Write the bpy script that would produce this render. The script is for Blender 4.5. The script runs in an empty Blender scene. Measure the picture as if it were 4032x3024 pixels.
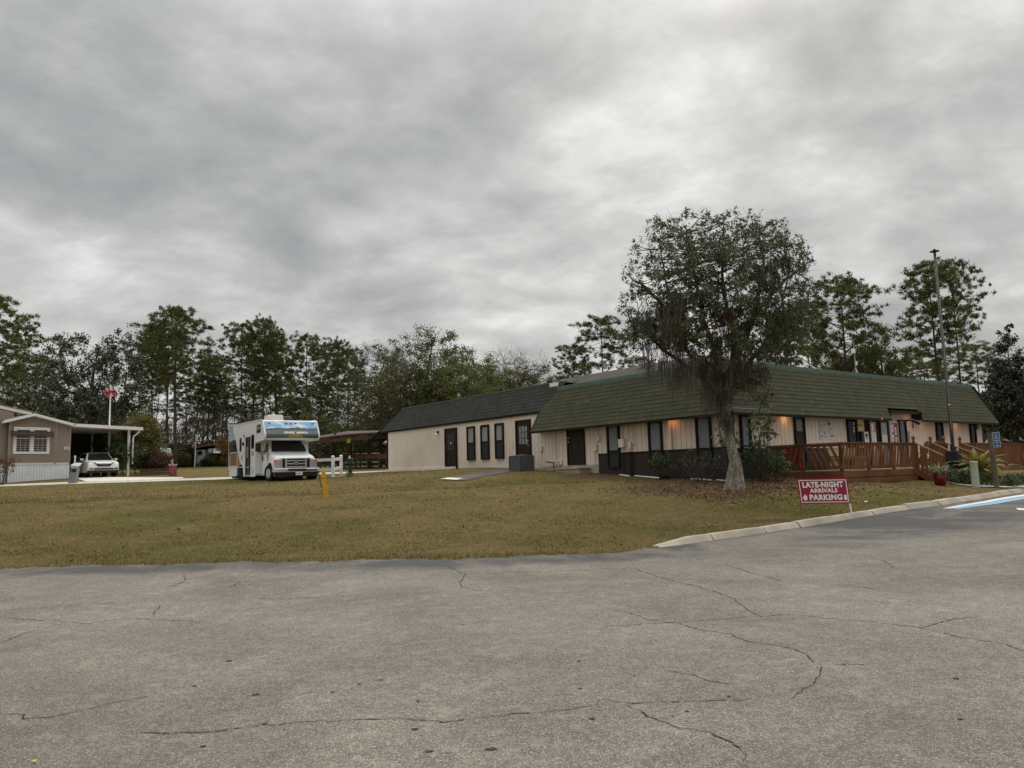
import bpy, bmesh, math, random
import numpy as np
from mathutils import Vector, Matrix
PI=math.pi
sc=bpy.context.scene
COL=sc.collection
rnd=random.Random(7)
# ------------------------------------------------------------------ camera model
EYE=1.6; FPX=3028.0
PITCH=math.atan(356/3028.0); ROLL=math.radians(-1.57)
CAMR=(Matrix.Rotation(PI/2+PITCH,3,'X') @ Matrix.Rotation(ROLL,3,'Z'))
def ray(x,y): return CAMR @ Vector(((x-2016)/FPX, -(y-1512)/FPX, -1.0))
def at(x,y,D):
    d=ray(x,y); s=D/d.y
    return Vector((d.x*s, D, EYE+d.z*s))
# ------------------------------------------------------------------ terrain
CP=[(0,-30,0),(-60,-30,0),(60,-30,0),(0,0,0),(-30,0,0),(30,0,0),(0,8,.02),(-20,8,.0),(20,8,.05),(-60,8,0),(60,8,.1),
(-9.5,14.3,.10),(-20,14.3,.08),(-40,14,.08),(0,13.8,.10),(2.9,14.3,.12),(8,17.7,.36),(8.3,18.5,.47),(15.3,22.9,.60),(30,26,.7),(60,26,.7),
(-6.7,27,.98),(-20,27,.98),(-40,27,.95),(7.0,23.5,.97),(0,22,.70),(-3,30,1.28),(-11.5,36,1.58),(-9,38,1.66),(-8.8,42,1.82),(-20,40,1.62),(-30,44,1.68),(-45,44,1.68),
(9.2,27.5,1.26),(3.1,32,1.55),(1.0,35,1.75),(-1.9,37.7,1.95),(-8.3,47,1.96),(11.4,26.4,1.04),(8.6,28.5,1.2),(15.5,29,1.0),(16.8,29,.82),(14.8,26.5,.78),(15.8,26,.75),(16.6,26,.70),(22,34,.9),(30,40,.9),(60,40,.9),
(-29,50,2.14),(-40,47,2.0),(-27,55,2.25),(-12,58,2.44),(0,60,2.3),(10,60,2.0),(30,60,1.5),(-70,60,2.5),
(-35,85,3.2),(0,85,3.0),(-45,110,3.85),(0,110,3.6),(60,110,2.6),(-90,110,3.8),(100,60,1.5),(0,150,4.0),(-120,150,4.0),(120,150,3.2)]
_P=np.array(CP,float); _A=_P[:,:2]
_K=np.sqrt(((_A[:,None]-_A[None])**2).sum(-1)+1.0)
_M=np.zeros((len(_P)+3,)*2); _M[:len(_P),:len(_P)]=_K+np.eye(len(_P))*-.15
_M[:len(_P),-3:]=np.c_[np.ones(len(_P)),_A]; _M[-3:,:len(_P)]=_M[:len(_P),-3:].T
_W=np.linalg.solve(_M,np.r_[_P[:,2],0,0,0])
def G(X,Y):
    X=np.asarray(X,float);Y=np.asarray(Y,float); sh=X.shape
    x=np.clip(X.ravel(),-115,115); y=np.clip(Y.ravel(),-29,148)
    out=np.empty(len(x))
    for i in range(0,len(x),20000):
        xx=x[i:i+20000];yy=y[i:i+20000]
        k=np.sqrt((xx[:,None]-_A[None,:,0])**2+(yy[:,None]-_A[None,:,1])**2+1.0)
        out[i:i+20000]=k@_W[:-3]+_W[-3]+_W[-2]*xx+_W[-1]*yy
    return out.reshape(sh)
def g(x,y): return float(G(np.array([x]),np.array([y]))[0])
def hit(px,py,lo=3.,hi=75.,dz=0.):
    d=ray(px,py); D=np.arange(lo,hi,.1); X=d.x/d.y*D; Z=EYE+d.z/d.y*D; h=Z-G(X,D)-dz
    k=np.where(h<=0)[0]
    Dd=D[k[0]] if len(k) else hi
    return Vector((d.x/d.y*Dd,Dd,g(d.x/d.y*Dd,Dd)))
# ------------------------------------------------------------------ materials
MATS={}
def nt(m): return m.node_tree
class N:
    def __init__(s,m): s.t=m.node_tree; s.n=s.t.nodes; s.l=s.t.links; s.b=s.n.get('Principled BSDF')
    def add(s,typ,**k):
        n=s.n.new(typ)
        for a,v in k.items():
            if a in n.bl_rna.properties: setattr(n,a,v)
        return n
    def link(s,a,b): s.l.new(a,b)
    def pos(s,obj=True):
        if not hasattr(s,'_tc'): s._tc=s.add('ShaderNodeTexCoord')
        return s._tc.outputs['Object']
    def uv(s): return s.add('ShaderNodeUVMap').outputs[0]
    def noise(s,scale,detail=4,rough=.55,vec=None,dist=0):
        n=s.add('ShaderNodeTexNoise'); n.inputs['Scale'].default_value=scale; n.inputs['Detail'].default_value=detail
        n.inputs['Roughness'].default_value=rough; n.inputs['Distortion'].default_value=dist
        s.link(vec if vec is not None else s.pos(),n.inputs['Vector']); return n.outputs['Fac']
    def ramp(s,fac,stops,interp='LINEAR'):
        n=s.add('ShaderNodeValToRGB'); n.color_ramp.interpolation=interp
        e=n.color_ramp.elements
        while len(e)>1: e.remove(e[-1])
        e[0].position=stops[0][0]; e[0].color=(*stops[0][1],1)
        for p,c in stops[1:]:
            q=e.new(p); q.color=(*c,1)
        s.link(fac,n.inputs[0]); return n.outputs[0]
    def rng(s,fac,a,b,c=0.,d=1.):
        n=s.add('ShaderNodeMapRange'); 
        for i,v in zip((1,2,3,4),(a,b,c,d)): n.inputs[i].default_value=v
        s.link(fac,n.inputs[0]); return n.outputs[0]
    def mix(s,fac,a,b,mode='MIX'):
        n=s.add('ShaderNodeMix',data_type='RGBA',blend_type=mode)
        for i,v in ((0,fac),(6,a),(7,b)):
            if hasattr(v,'is_output') or hasattr(v,'links'): s.link(v,n.inputs[i])
            else: n.inputs[i].default_value=v if i==0 else (*v,1)
        return n.outputs[2]
    def math(s,op,a,b=0.):
        n=s.add('ShaderNodeMath',operation=op)
        for i,v in ((0,a),(1,b)):
            if hasattr(v,'links'): s.link(v,n.inputs[i])
            else: n.inputs[i].default_value=v
        return n.outputs[0]
    def bump(s,h,strength=.3,dist=.02):
        n=s.add('ShaderNodeBump'); n.inputs['Strength'].default_value=strength; n.inputs['Distance'].default_value=dist
        s.link(h,n.inputs['Height']); s.link(n.outputs[0],s.b.inputs['Normal'])
    def col(s,c): s.link(c,s.b.inputs['Base Color'])
def newmat(name):
    m=bpy.data.materials.new(name); m.use_nodes=True; MATS[name]=m; return m,N(m)
def mat(name,c,rough=.7,metal=0,var=.12,vs=3.,bump=0,bs=40,spec=None,c2=None,dirt=0):
    if name in MATS: return MATS[name]
    m,n=newmat(name)
    n.b.inputs['Roughness'].default_value=rough; n.b.inputs['Metallic'].default_value=metal
    n.b.inputs['Specular IOR Level'].default_value=spec if spec is not None else (.45 if rough<.5 else .18)
    c2=c2 or tuple(max(0,x*(1-var*2.2)) for x in c); c1=tuple(min(1,x*(1+var)) for x in c) if c2 is None else c
    f=n.noise(vs,6,.6)
    n.col(n.ramp(f,[(.3,c2),(.68,c)]))
    if bump: n.bump(n.noise(bs,5,.6),bump,.01)
    return m
def wood(name,c1,c2,axis='X',rough=.65):
    m,n=newmat(name); mp=n.add('ShaderNodeMapping'); n.link(n.pos(),mp.inputs[0])
    mp.inputs['Scale'].default_value={'X':(1,14,14),'Z':(14,14,1),'Y':(14,1,14)}[axis]
    f=n.noise(2.2,6,.65,mp.outputs[0],.6); w=n.noise(1.1,3,.5)
    n.col(n.mix(n.rng(w,.35,.7,0,.55),n.ramp(f,[(.3,c2),(.7,c1)]),tuple(x*.5 for x in c2)))
    n.b.inputs['Roughness'].default_value=rough; n.b.inputs['Specular IOR Level'].default_value=.2; n.bump(f,.25,.006); return m
def emis(name,c,s):
    m,n=newmat(name); n.b.inputs['Base Color'].default_value=(*c,1); n.b.inputs['Emission Color'].default_value=(*c,1); n.b.inputs['Emission Strength'].default_value=s; return m
def glass(name,tint=(.04,.05,.055),alpha=.16):
    m,n=newmat(name); n.b.inputs['Base Color'].default_value=(*tint,1); n.b.inputs['Roughness'].default_value=.06
    n.b.inputs['Specular IOR Level'].default_value=.6; n.b.inputs['Alpha'].default_value=alpha
    m.use_transparent_shadow=True if hasattr(m,'use_transparent_shadow') else None
    return m
def leafmat(name,cols,rough=.6,spec=.3,trans=.12):
    m,n=newmat(name); gn=n.add('ShaderNodeNewGeometry'); r=gn.outputs['Random Per Island']
    st=[(i/(max(1,len(cols)-1)),c) for i,c in enumerate(cols)]
    c=n.ramp(r,st); f=n.noise(.55,3,.5)
    oi=n.add('ShaderNodeObjectInfo')
    k=n.rng(f,.3,.72,.62,1.25)
    k2=n.math('MULTIPLY',k,n.rng(oi.outputs['Random'],0,1,.8,1.2))
    v=n.add('ShaderNodeVectorMath',operation='SCALE'); n.link(c,v.inputs[0]); n.link(k2,v.inputs['Scale'])
    n.col(v.outputs[0]); n.b.inputs['Roughness'].default_value=rough; n.b.inputs['Specular IOR Level'].default_value=spec
    if trans:
        t=n.add('ShaderNodeBsdfTranslucent'); n.link(v.outputs[0],t.inputs[0]); mx=n.add('ShaderNodeMixShader'); mx.inputs[0].default_value=trans
        n.link(n.b.outputs[0],mx.inputs[1]); n.link(t.outputs[0],mx.inputs[2]); n.link(mx.outputs[0],n.n['Material Output'].inputs[0])
    return m
# ------------------------------------------------------------------ mesh builder
class MB:
    def __init__(s): s.v=[]; s.f=[]; s.smooth=False
    def add(s,vs,fs):
        o=len(s.v); s.v+= [tuple(p) for p in vs]; s.f+=[tuple(o+i for i in f) for f in fs]; return s
    def box(s,x0,x1,y0,y1,z0,z1,M=None):
        c=[(x,y,z) for z in (z0,z1) for y in (y0,y1) for x in (x0,x1)]
        if M: c=[M(*p) for p in c]
        return s.add(c,[(0,2,3,1),(4,5,7,6),(0,1,5,4),(2,6,7,3),(0,4,6,2),(1,3,7,5)])
    def hexa(s,bot,top):
        return s.add(list(bot)+list(top),[(3,2,1,0),(4,5,6,7),(0,1,5,4),(1,2,6,5),(2,3,7,6),(3,0,4,7)])
    def poly(s,pts): return s.add(pts,[tuple(range(len(pts)))])
    def prism(s,prof,t0,t1,M):
        n=len(prof); vs=[M(p[0],t0,p[1]) for p in prof]+[M(p[0],t1,p[1]) for p in prof]
        return s.add(vs,[tuple(range(n)),tuple(range(2*n-1,n-1,-1))]+[(i,(i+1)%n,n+(i+1)%n,n+i) for i in range(n)])
    def bar(s,a,b,w,h=None,up=(0,0,1)):
        a=Vector(a);b=Vector(b);h=h or w; d=(b-a).normalized(); u=Vector(up)
        if abs(d.dot(u))>.95: u=Vector((0,1,0))
        x=d.cross(u).normalized()*w/2; y=x.cross(d).normalized()*h/2
        c=[p+i*x+j*y for p in (a,b) for i,j in ((-1,-1),(1,-1),(1,1),(-1,1))]
        return s.add(c,[(3,2,1,0),(4,5,6,7),(0,1,5,4),(1,2,6,5),(2,3,7,6),(3,0,4,7)])
    def tube(s,pts,rs,n=8,cap=True):
        pts=[Vector(p) for p in pts]; 
        if not hasattr(rs,'__len__'): rs=[rs]*len(pts)
        rings=[]; ref=None
        for i,p in enumerate(pts):
            d=(pts[min(i+1,len(pts)-1)]-pts[max(i-1,0)])
            d=d.normalized() if d.length>1e-9 else Vector((0,0,1))
            if ref is None:
                ref=Vector((1,0,0)) if abs(d.x)<.8 else Vector((0,1,0))
            x=(ref-d*ref.dot(d)).normalized(); ref=x; y=d.cross(x)
            rings.append([p+x*(math.cos(2*PI*k/n)*rs[i])+y*(math.sin(2*PI*k/n)*rs[i]) for k in range(n)])
        vs=[q for r in rings for q in r]; fs=[]
        for i in range(len(pts)-1):
            for k in range(n): fs.append((i*n+k,i*n+(k+1)%n,(i+1)*n+(k+1)%n,(i+1)*n+k))
        if cap: fs+= [tuple(range(n-1,-1,-1)),tuple((len(pts)-1)*n+k for k in range(n))]
        return s.add(vs,fs)
    def lathe(s,prof,cx=0,cy=0,cz=0,n=20):
        vs=[(cx+r*math.cos(2*PI*k/n),cy+r*math.sin(2*PI*k/n),cz+z) for r,z in prof for k in range(n)]; fs=[]
        for i in range(len(prof)-1):
            for k in range(n): fs.append((i*n+k,i*n+(k+1)%n,(i+1)*n+(k+1)%n,(i+1)*n+k))
        fs+=[tuple(range(n-1,-1,-1)),tuple((len(prof)-1)*n+k for k in range(n))]
        return s.add(vs,fs)
    def build(s,name,m,parent=None,bevel=0,smooth=False,zs=0.,uv=None,seg=2,recalc=True,col=True):
        me=bpy.data.meshes.new(name)
        vs=s.v if not zs else [(p[0],p[1],p[2]-zs) for p in s.v]
        me.from_pydata(vs,[],s.f)
        if recalc or bevel:
            bm=bmesh.new(); bm.from_mesh(me)
            if bevel:
                bmesh.ops.remove_doubles(bm,verts=bm.verts,dist=1e-5)
                es=[e for e in bm.edges if len(e.link_faces)==2 and e.calc_face_angle(0)>.5]
                bmesh.ops.bevel(bm,geom=es,offset=bevel,segments=seg,affect='EDGES',profile=.6,clamp_overlap=True)
            bmesh.ops.recalc_face_normals(bm,faces=bm.faces); bm.to_mesh(me); bm.free()
        if uv:
            l=me.uv_layers.new(name='UVMap')
            co=[vv.co for vv in me.vertices]
            for lp in me.loops:
                p=co[lp.vertex_index]; l.data[lp.index].uv=uv(p.x,p.y,p.z+zs)
        if smooth: me.polygons.foreach_set('use_smooth',[True]*len(me.polygons))
        if isinstance(m,(list,tuple)):
            for q in m: me.materials.append(q)
        else: me.materials.append(m)
        o=bpy.data.objects.new(name,me); COL.objects.link(o)
        if parent: o.parent=parent
        if smooth=='auto':
            try: me.set_sharp_from_angle(angle=math.radians(40))
            except Exception: pass
        return o
def tag(o,label=None,cat=None,group=None,kind=None):
    if label: o['label']=label
    if cat: o['category']=cat
    if group: o['group']=group
    if kind: o['kind']=kind
    return o
def thing(name,loc,rz=0,label=None,cat=None,group=None):
    o=bpy.data.objects.new(name,None); COL.objects.link(o); o.location=loc; o.rotation_euler=(0,0,rz); o.empty_display_size=.2
    return tag(o,label,cat,group)
def copy_tree(o,parent=None):
    c=o.copy(); COL.objects.link(c); c.parent=parent
    for ch in list(o.children): copy_tree(ch,c)
    return c
def npmesh(name,V,F,m,parent=None,k=4,smooth=False):
    """V (n,3), faces F (m,k) as arrays"""
    me=bpy.data.meshes.new(name); me.vertices.add(len(V)); me.vertices.foreach_set('co',np.asarray(V,np.float32).ravel())
    me.loops.add(F.size); me.loops.foreach_set('vertex_index',F.astype(np.int32).ravel())
    me.polygons.add(len(F)); me.polygons.foreach_set('loop_start',np.arange(0,F.size,k,dtype=np.int32)); me.polygons.foreach_set('loop_total',np.full(len(F),k,np.int32))
    if smooth: me.polygons.foreach_set('use_smooth',np.ones(len(F),bool))
    me.update(calc_edges=True); me.validate(); me.materials.append(m)
    o=bpy.data.objects.new(name,me); COL.objects.link(o)
    if parent: o.parent=parent
    return o
def text_part(txt,size,m,parent,M,name='lettering',bold=.02,wid=None,x=0,z=0,align='CENTER'):
    c=bpy.data.curves.new('tmp','FONT'); c.body=txt; c.size=size; c.align_x=align; c.align_y='CENTER'; c.offset=bold*size; c.resolution_u=3; c.space_character=1.0+bold*2
    o=bpy.data.objects.new('tmp',c); COL.objects.link(o); bpy.context.view_layer.update()
    me=bpy.data.meshes.new_from_object(o.evaluated_get(bpy.context.evaluated_depsgraph_get())); bpy.data.objects.remove(o)
    xs=[v.co.x for v in me.vertices]; w=max(xs)-min(xs); cx=(max(xs)+min(xs))/2; k=(wid/w) if wid else 1
    for v in me.vertices: v.co=Vector(M(((v.co.x-(cx if align=='CENTER' else 0))*k+x, v.co.y+z)))
    me.name=name; me.materials.clear(); me.materials.append(m)
    q=bpy.data.objects.new(name,me); COL.objects.link(q); q.parent=parent; return q
# ------------------------------------------------------------------ world, sun, camera
w=bpy.data.worlds.new('World'); sc.world=w; w.use_nodes=True; t=w.node_tree; n=t.nodes; L=t.links
bg=n['Background']
sky=n.new('ShaderNodeTexSky'); sky.sky_type='NISHITA'; sky.sun_disc=False; sky.sun_elevation=math.radians(48); sky.sun_rotation=math.radians(20); sky.air_density=1.5; sky.dust_density=4
tc=n.new('ShaderNodeTexCoord'); sep=n.new('ShaderNodeSeparateXYZ'); L.new(tc.outputs['Generated'],sep.inputs[0])
def wm(op,a,b=None,c=None):
    q=n.new('ShaderNodeMath'); q.operation=op
    for i,v in enumerate((a,b,c)):
        if v is None: continue
        if hasattr(v,'links'): L.new(v,q.inputs[i])
        else: q.inputs[i].default_value=v
    return q.outputs[0]
def wnoise(vec,scale,detail,rough,dist=0):
    q=n.new('ShaderNodeTexNoise'); q.inputs['Scale'].default_value=scale; q.inputs['Detail'].default_value=detail; q.inputs['Roughness'].default_value=rough; q.inputs['Distortion'].default_value=dist
    L.new(vec,q.inputs['Vector']); return q.outputs['Fac']
zz=wm('ADD',wm('MAXIMUM',sep.outputs[2],0.0),.34)
cmb=n.new('ShaderNodeCombineXYZ'); L.new(wm('DIVIDE',sep.outputs[0],zz),cmb.inputs[0]); L.new(wm('DIVIDE',sep.outputs[1],zz),cmb.inputs[1]); cmb.inputs[2].default_value=3.7
mp=n.new('ShaderNodeMapping'); L.new(cmb.outputs[0],mp.inputs[0]); mp.inputs['Rotation'].default_value=(0,0,.5); mp.inputs['Scale'].default_value=(1.5,1.85,1)
big=wnoise(mp.outputs[0],.7,3,.5,.2); med=wnoise(mp.outputs[0],1.9,9,.54,.25); fine=wnoise(mp.outputs[0],6.0,9,.60,.2)
f=wm('ADD',wm('ADD',wm('MULTIPLY',big,.42),wm('MULTIPLY',med,.50)),wm('MULTIPLY',fine,.17))
# the place where the hidden sun brightens the cloud
sd=at(3150,250,30)-Vector((0,0,EYE)); sd.normalize()
dt=n.new('ShaderNodeVectorMath'); dt.operation='DOT_PRODUCT'; L.new(tc.outputs['Generated'],dt.inputs[0]); dt.inputs[1].default_value=sd
glow=wm('POWER',wm('MAXIMUM',dt.outputs['Value'],0.0),9.0)
f2=wm('ADD',f,wm('MULTIPLY',glow,.066))
cr=n.new('ShaderNodeValToRGB'); L.new(f2,cr.inputs[0]); e=cr.color_ramp.elements
e[0].position=.36; e[0].color=(.30,.315,.32,1); e[1].position=.74; e[1].color=(.98,.98,.965,1)
for p_,c_ in ((.44,(.36,.372,.375)),(.50,(.43,.438,.438)),(.56,(.52,.522,.517)),(.63,(.66,.66,.65))):
    q=e.new(p_); q.color=(*c_,1)
# overcast sky is brighter towards the zenith
zb=wm('ADD',1.0,wm('MULTIPLY',wm('POWER',wm('MAXIMUM',wm('SUBTRACT',sep.outputs[2],.50),0.0),1.0),SKYZ:=7.5))
vs=n.new('ShaderNodeVectorMath'); vs.operation='SCALE'; L.new(cr.outputs[0],vs.inputs[0]); L.new(zb,vs.inputs['Scale'])
sc2=n.new('ShaderNodeVectorMath'); sc2.operation='SCALE'; L.new(sky.outputs[0],sc2.inputs[0]); sc2.inputs['Scale'].default_value=.05
ad=n.new('ShaderNodeMix'); ad.data_type='RGBA'; ad.inputs[0].default_value=.93; L.new(sc2.outputs[0],ad.inputs[6]); L.new(vs.outputs[0],ad.inputs[7])
L.new(ad.outputs[2],bg.inputs[0]); bg.inputs[1].default_value=1.0
sl=bpy.data.lights.new('sun','SUN'); sl.energy=1.5; sl.angle=math.radians(35); sl.color=(1,.97,.92)
so=bpy.data.objects.new('sun',sl); COL.objects.link(so)
az=math.radians(20); el=math.radians(48); dv=Vector((math.sin(az)*math.cos(el),math.cos(az)*math.cos(el),math.sin(el)))
so.rotation_euler=dv.to_track_quat('Z','Y').to_euler()
cd=bpy.data.cameras.new('camera'); cam=bpy.data.objects.new('camera',cd); COL.objects.link(cam); sc.camera=cam
cam.location=(0,0,EYE); cam.rotation_euler=CAMR.to_euler(); cd.sensor_width=36; cd.lens=FPX/4032*36; cd.clip_end=3000; cd.clip_start=.05
sc.view_settings.view_transform='Standard'; sc.view_settings.look='None'; sc.view_settings.exposure=0; sc.view_settings.gamma=1
# ------------------------------------------------------------------ shared materials
m_cream=mat('siding_cream',(.73,.635,.535),.75,var=.05,vs=.8,bump=.1,bs=120,c2=(.61,.525,.43))
m_brown=mat('trim_dark_brown',(.020,.012,.009),.55,var=.15)
m_doorb=mat('door_brown',(.028,.016,.011),.55,var=.08)
m_blackbrown=mat('soffit_brown',(.014,.009,.008),.8)
m_green_trim=mat('green_metal_trim',(.11,.165,.14),.65,var=.12,vs=2)
m_white=mat('white_paint',(.80,.79,.76),.5,var=.04,vs=2,c2=(.70,.69,.66))
m_concrete=mat('concrete',(.42,.385,.32),.9,var=.18,vs=3,bump=.3,bs=60)
m_slab=mat('pale_concrete',(.50,.47,.40),.9,var=.08,vs=1.5,bump=.2,bs=60)
m_oldconc=mat('old_concrete',(.125,.112,.092),.9,var=.2,vs=1.2,bump=.3,bs=50)
m_glass=glass('window_glass')
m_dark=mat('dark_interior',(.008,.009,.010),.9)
m_screen=mat('window_screen',(.028,.034,.038),.7,var=.05)
m_blind=mat('blind_slats',(.46,.50,.51),.6,var=.04)
m_black=mat('black_plastic',(.012,.012,.013),.45)
m_rubber=mat('tyre_rubber',(.014,.014,.014),.85)
m_chrome=mat('chrome',(.62,.60,.57),.16,metal=1,var=.03)
m_steel=mat('galvanised_steel',(.36,.37,.37),.42,metal=.8,var=.1)
m_bark=mat('bark_grey',(.115,.095,.072),.95,var=.25,vs=6,bump=.8,bs=22)
m_pbark=mat('bark_pine',(.105,.070,.052),.95,var=.25,vs=5,bump=.8,bs=14)
m_paper=mat('paper',(.60,.60,.57),.7,var=.04)
deckw=wood('deck_wood',(.265,.115,.048),(.125,.050,.021),'Z'); deckx=wood('deck_board_wood',(.255,.112,.046),(.12,.049,.021),'X')
deckgrey=wood('deck_floor_wood',(.42,.34,.25),(.28,.22,.16),'X'); railw=wood('handrail_wood',(.33,.20,.10),(.2,.11,.05),'X')
def shingles(name,c1,c2,mort,course=.16,wtab=.30):
    m,n=newmat(name); b=n.add('ShaderNodeTexBrick'); n.link(n.uv(),b.inputs['Vector'])
    b.inputs['Color1'].default_value=(*c1,1); b.inputs['Color2'].default_value=(*c2,1); b.inputs['Mortar'].default_value=(*mort,1)
    b.inputs['Scale'].default_value=1; b.inputs['Brick Width'].default_value=wtab; b.inputs['Row Height'].default_value=course; b.inputs['Mortar Size'].default_value=.008; b.inputs['Mortar Smooth'].default_value=.5; b.offset=.37; b.squash=1.4; b.squash_frequency=3
    big=n.noise(.45,4,.6); st=n.noise(2.2,4,.6); mz=n.add('ShaderNodeMapping'); n.link(n.uv(),mz.inputs[0]); mz.inputs['Scale'].default_value=(2.6,.35,1); sk_=n.noise(1.6,4,.6,mz.outputs[0]); c=n.mix(n.rng(big,.38,.68,0,.5),b.outputs['Color'],tuple(x*.62 for x in c2))
    c=n.mix(n.rng(st,.3,.75,0,.35),c,c1); c=n.mix(n.rng(sk_,.5,.75,0,.5),c,tuple(x*.55 for x in c2)); c=n.mix(n.rng(n.noise(120,3,.6),.3,.7,0,.35),c,tuple(x*1.5 for x in c1)); n.col(c)
    n.b.inputs['Roughness'].default_value=.95; n.b.inputs['Specular IOR Level'].default_value=.15
    n.bump(b.outputs['Fac'],-.4,.01) if False else None
    return m
m_shg=shingles('shingle_green',(.078,.078,.047),(.046,.047,.031),(.014,.015,.012))
m_shd=shingles('shingle_dark',(.054,.055,.048),(.031,.032,.028),(.014,.016,.015))
m_shb=shingles('shingle_brown',(.085,.072,.06),(.055,.047,.04),(.02,.017,.015))
def bricks(name):
    m,n=newmat(name); b=n.add('ShaderNodeTexBrick'); n.link(n.uv(),b.inputs['Vector'])
    b.inputs['Color1'].default_value=(.030,.016,.012,1); b.inputs['Color2'].default_value=(.020,.011,.009,1); b.inputs['Mortar'].default_value=(.008,.005,.004,1)
    b.inputs['Scale'].default_value=1; b.inputs['Brick Width'].default_value=.23; b.inputs['Row Height'].default_value=.085; b.inputs['Mortar Size'].default_value=.009
    n.col(b.outputs['Color']); n.b.inputs['Roughness'].default_value=.7
    bp=n.add('ShaderNodeBump'); bp.invert=True; bp.inputs['Distance'].default_value=.01; n.link(b.outputs['Fac'],bp.inputs['Height']); n.link(bp.outputs[0],n.b.inputs['Normal']); return m
m_brick=bricks('brick_painted_brown')
# ------------------------------------------------------------------ ground
def grass_color(n,k=1.0,vec=None):
    v=vec if vec is not None else n.pos()
    big=n.noise(.16,4,.6,v,.5); mid=n.noise(1.1,5,.65,v,.3); mp=n.add('ShaderNodeMapping'); n.link(v,mp.inputs[0]); mp.inputs['Scale'].default_value=(1,1.6,1)
    fine=n.noise(14,6,.75,mp.outputs[0]); vf=n.noise(55,4,.8,mp.outputs[0])
    straw=n.ramp(fine,[(.28,(.105*k,.072*k,.028*k)),(.5,(.245*k,.178*k,.075*k)),(.72,(.43*k,.33*k,.165*k))])
    green=n.ramp(fine,[(.28,(.06*k,.060*k,.014*k)),(.5,(.135*k,.128*k,.032*k)),(.72,(.24*k,.22*k,.07*k))])
    s=n.math('ADD',n.math('MULTIPLY',big,.75),n.math('MULTIPLY',mid,.45))
    c=n.mix(n.rng(s,.55,.72,0,1),straw,green)
    tuf=n.noise(3.2,5,.75,v,.6); c=n.mix(n.rng(tuf,.42,.66,0,.55),c,(.10*k,.078*k,.030*k)); bare=n.rng(n.noise(.7,5,.7,v,.8),.58,.70,0,.75)
    c=n.mix(bare,c,(.17*k,.115*k,.065*k)); mps=n.add('ShaderNodeMapping'); n.link(v,mps.inputs[0]); mps.inputs['Scale'].default_value=(.6,1.8,1); pale=n.rng(n.noise(1.7,6,.75,mps.outputs[0],.5),.60,.70,0,.75); c=n.mix(n.math('MULTIPLY',pale,n.rng(fine,.35,.6)),c,(.46*k,.37*k,.21*k))
    c=n.mix(n.rng(vf,.35,.65,.0,.55),c,(.07*k,.055*k,.02*k))
    return c,fine,vf
m_grass,ng=newmat('lawn_grass'); c,fi,vf=grass_color(ng,.86); 
ab=ng.add('ShaderNodeAttribute'); ab.attribute_name='bed'
soil=ng.ramp(ng.noise(26,6,.75),[(.3,(.030,.020,.012)),(.5,(.095,.062,.038)),(.7,(.20,.14,.085))])
c=ng.mix(ng.rng(ng.math('ADD',ab.outputs['Fac'],ng.math('MULTIPLY',ng.math('SUBTRACT',ng.noise(2.4,5,.7),.5),.9)),.4,.6),c,soil)
ng.col(c); ng.b.inputs['Roughness'].default_value=1; ng.b.inputs['Specular IOR Level'].default_value=.05
ng.bump(vf,.9,.03)
m_blade,nb=newmat('grass_blade'); gn=nb.add('ShaderNodeNewGeometry'); c,fi,vf=grass_color(nb,1.08); 
nb.col(nb.mix(nb.rng(gn.outputs['Random Per Island'],0,1,.0,.5),c,(.33,.27,.13))); nb.b.inputs['Roughness'].default_value=.9; nb.b.inputs['Specular IOR Level'].default_value=.05
# road edge as a curve Y = YB(X)
edge_px=[(-900,2262),(-400,2250),(0,2238),(350,2231),(700,2222),(1100,2215),(1500,2207),(2000,2197),(2300,2182),(2480,2172),(2590,2163),(2700,2150),(3000,2108),(3346,2048),(3700,1996),(3900,1963),(4025,1943)]
ed=[hit(*p) for p in edge_px]; EX=np.array([-60]+[p.x for p in ed]+[24,45,90.]); EY=np.array([ed[0].y-.5]+[p.y for p in ed]+[ed[-1].y+4.5,ed[-1].y+9,ed[-1].y+12])
def YB(X): return np.interp(X,EX,EY)
XK0=ed[10].x
def jit(X): 
    X=np.asarray(X); return .09*np.sin(X*2.3+1)+.06*np.sin(X*6.1)+.05*np.sin(X*15.3+2)+.04*np.sin(X*37)+.03*np.sin(X*71)
def axis(*seg):
    a=[]
    for lo,hi,st in seg: a+=list(np.arange(lo,hi,st))
    return np.array(a+[seg[-1][1]])
xs=axis((-900,-200,100),(-200,-60,10),(-60,-14,.9),(-14,18,.35),(18,60,.9),(60,200,10),(200,900,100))
ys=axis((-300,-40,40),(-40,6,3),(6,11,.8),(11,30,.35),(30,62,.6),(62,150,4),(150,400,40),(400,1200,100))
X,Y=np.meshgrid(xs,ys); Z=G(X,Y)
dd=np.clip((YB(X)-Y)/.5,0,1); Z=Z-.10*dd
Z+=np.where((np.abs(X)<60)&(Y>12)&(Y<60),.012*np.sin(X*1.7+Y*.6)*np.sin(Y*1.3-X*.4),0)*(1-dd)
idx=np.arange(X.size).reshape(X.shape); F=np.stack([idx[:-1,:-1],idx[:-1,1:],idx[1:,1:],idx[1:,:-1]],-1).reshape(-1,4)
gr=npmesh('ground',np.stack([X,Y,Z],-1).reshape(-1,3),F,m_grass,smooth=True); tag(gr,'brown and green winter lawn rising to the houses','lawn',kind='structure')

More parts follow.
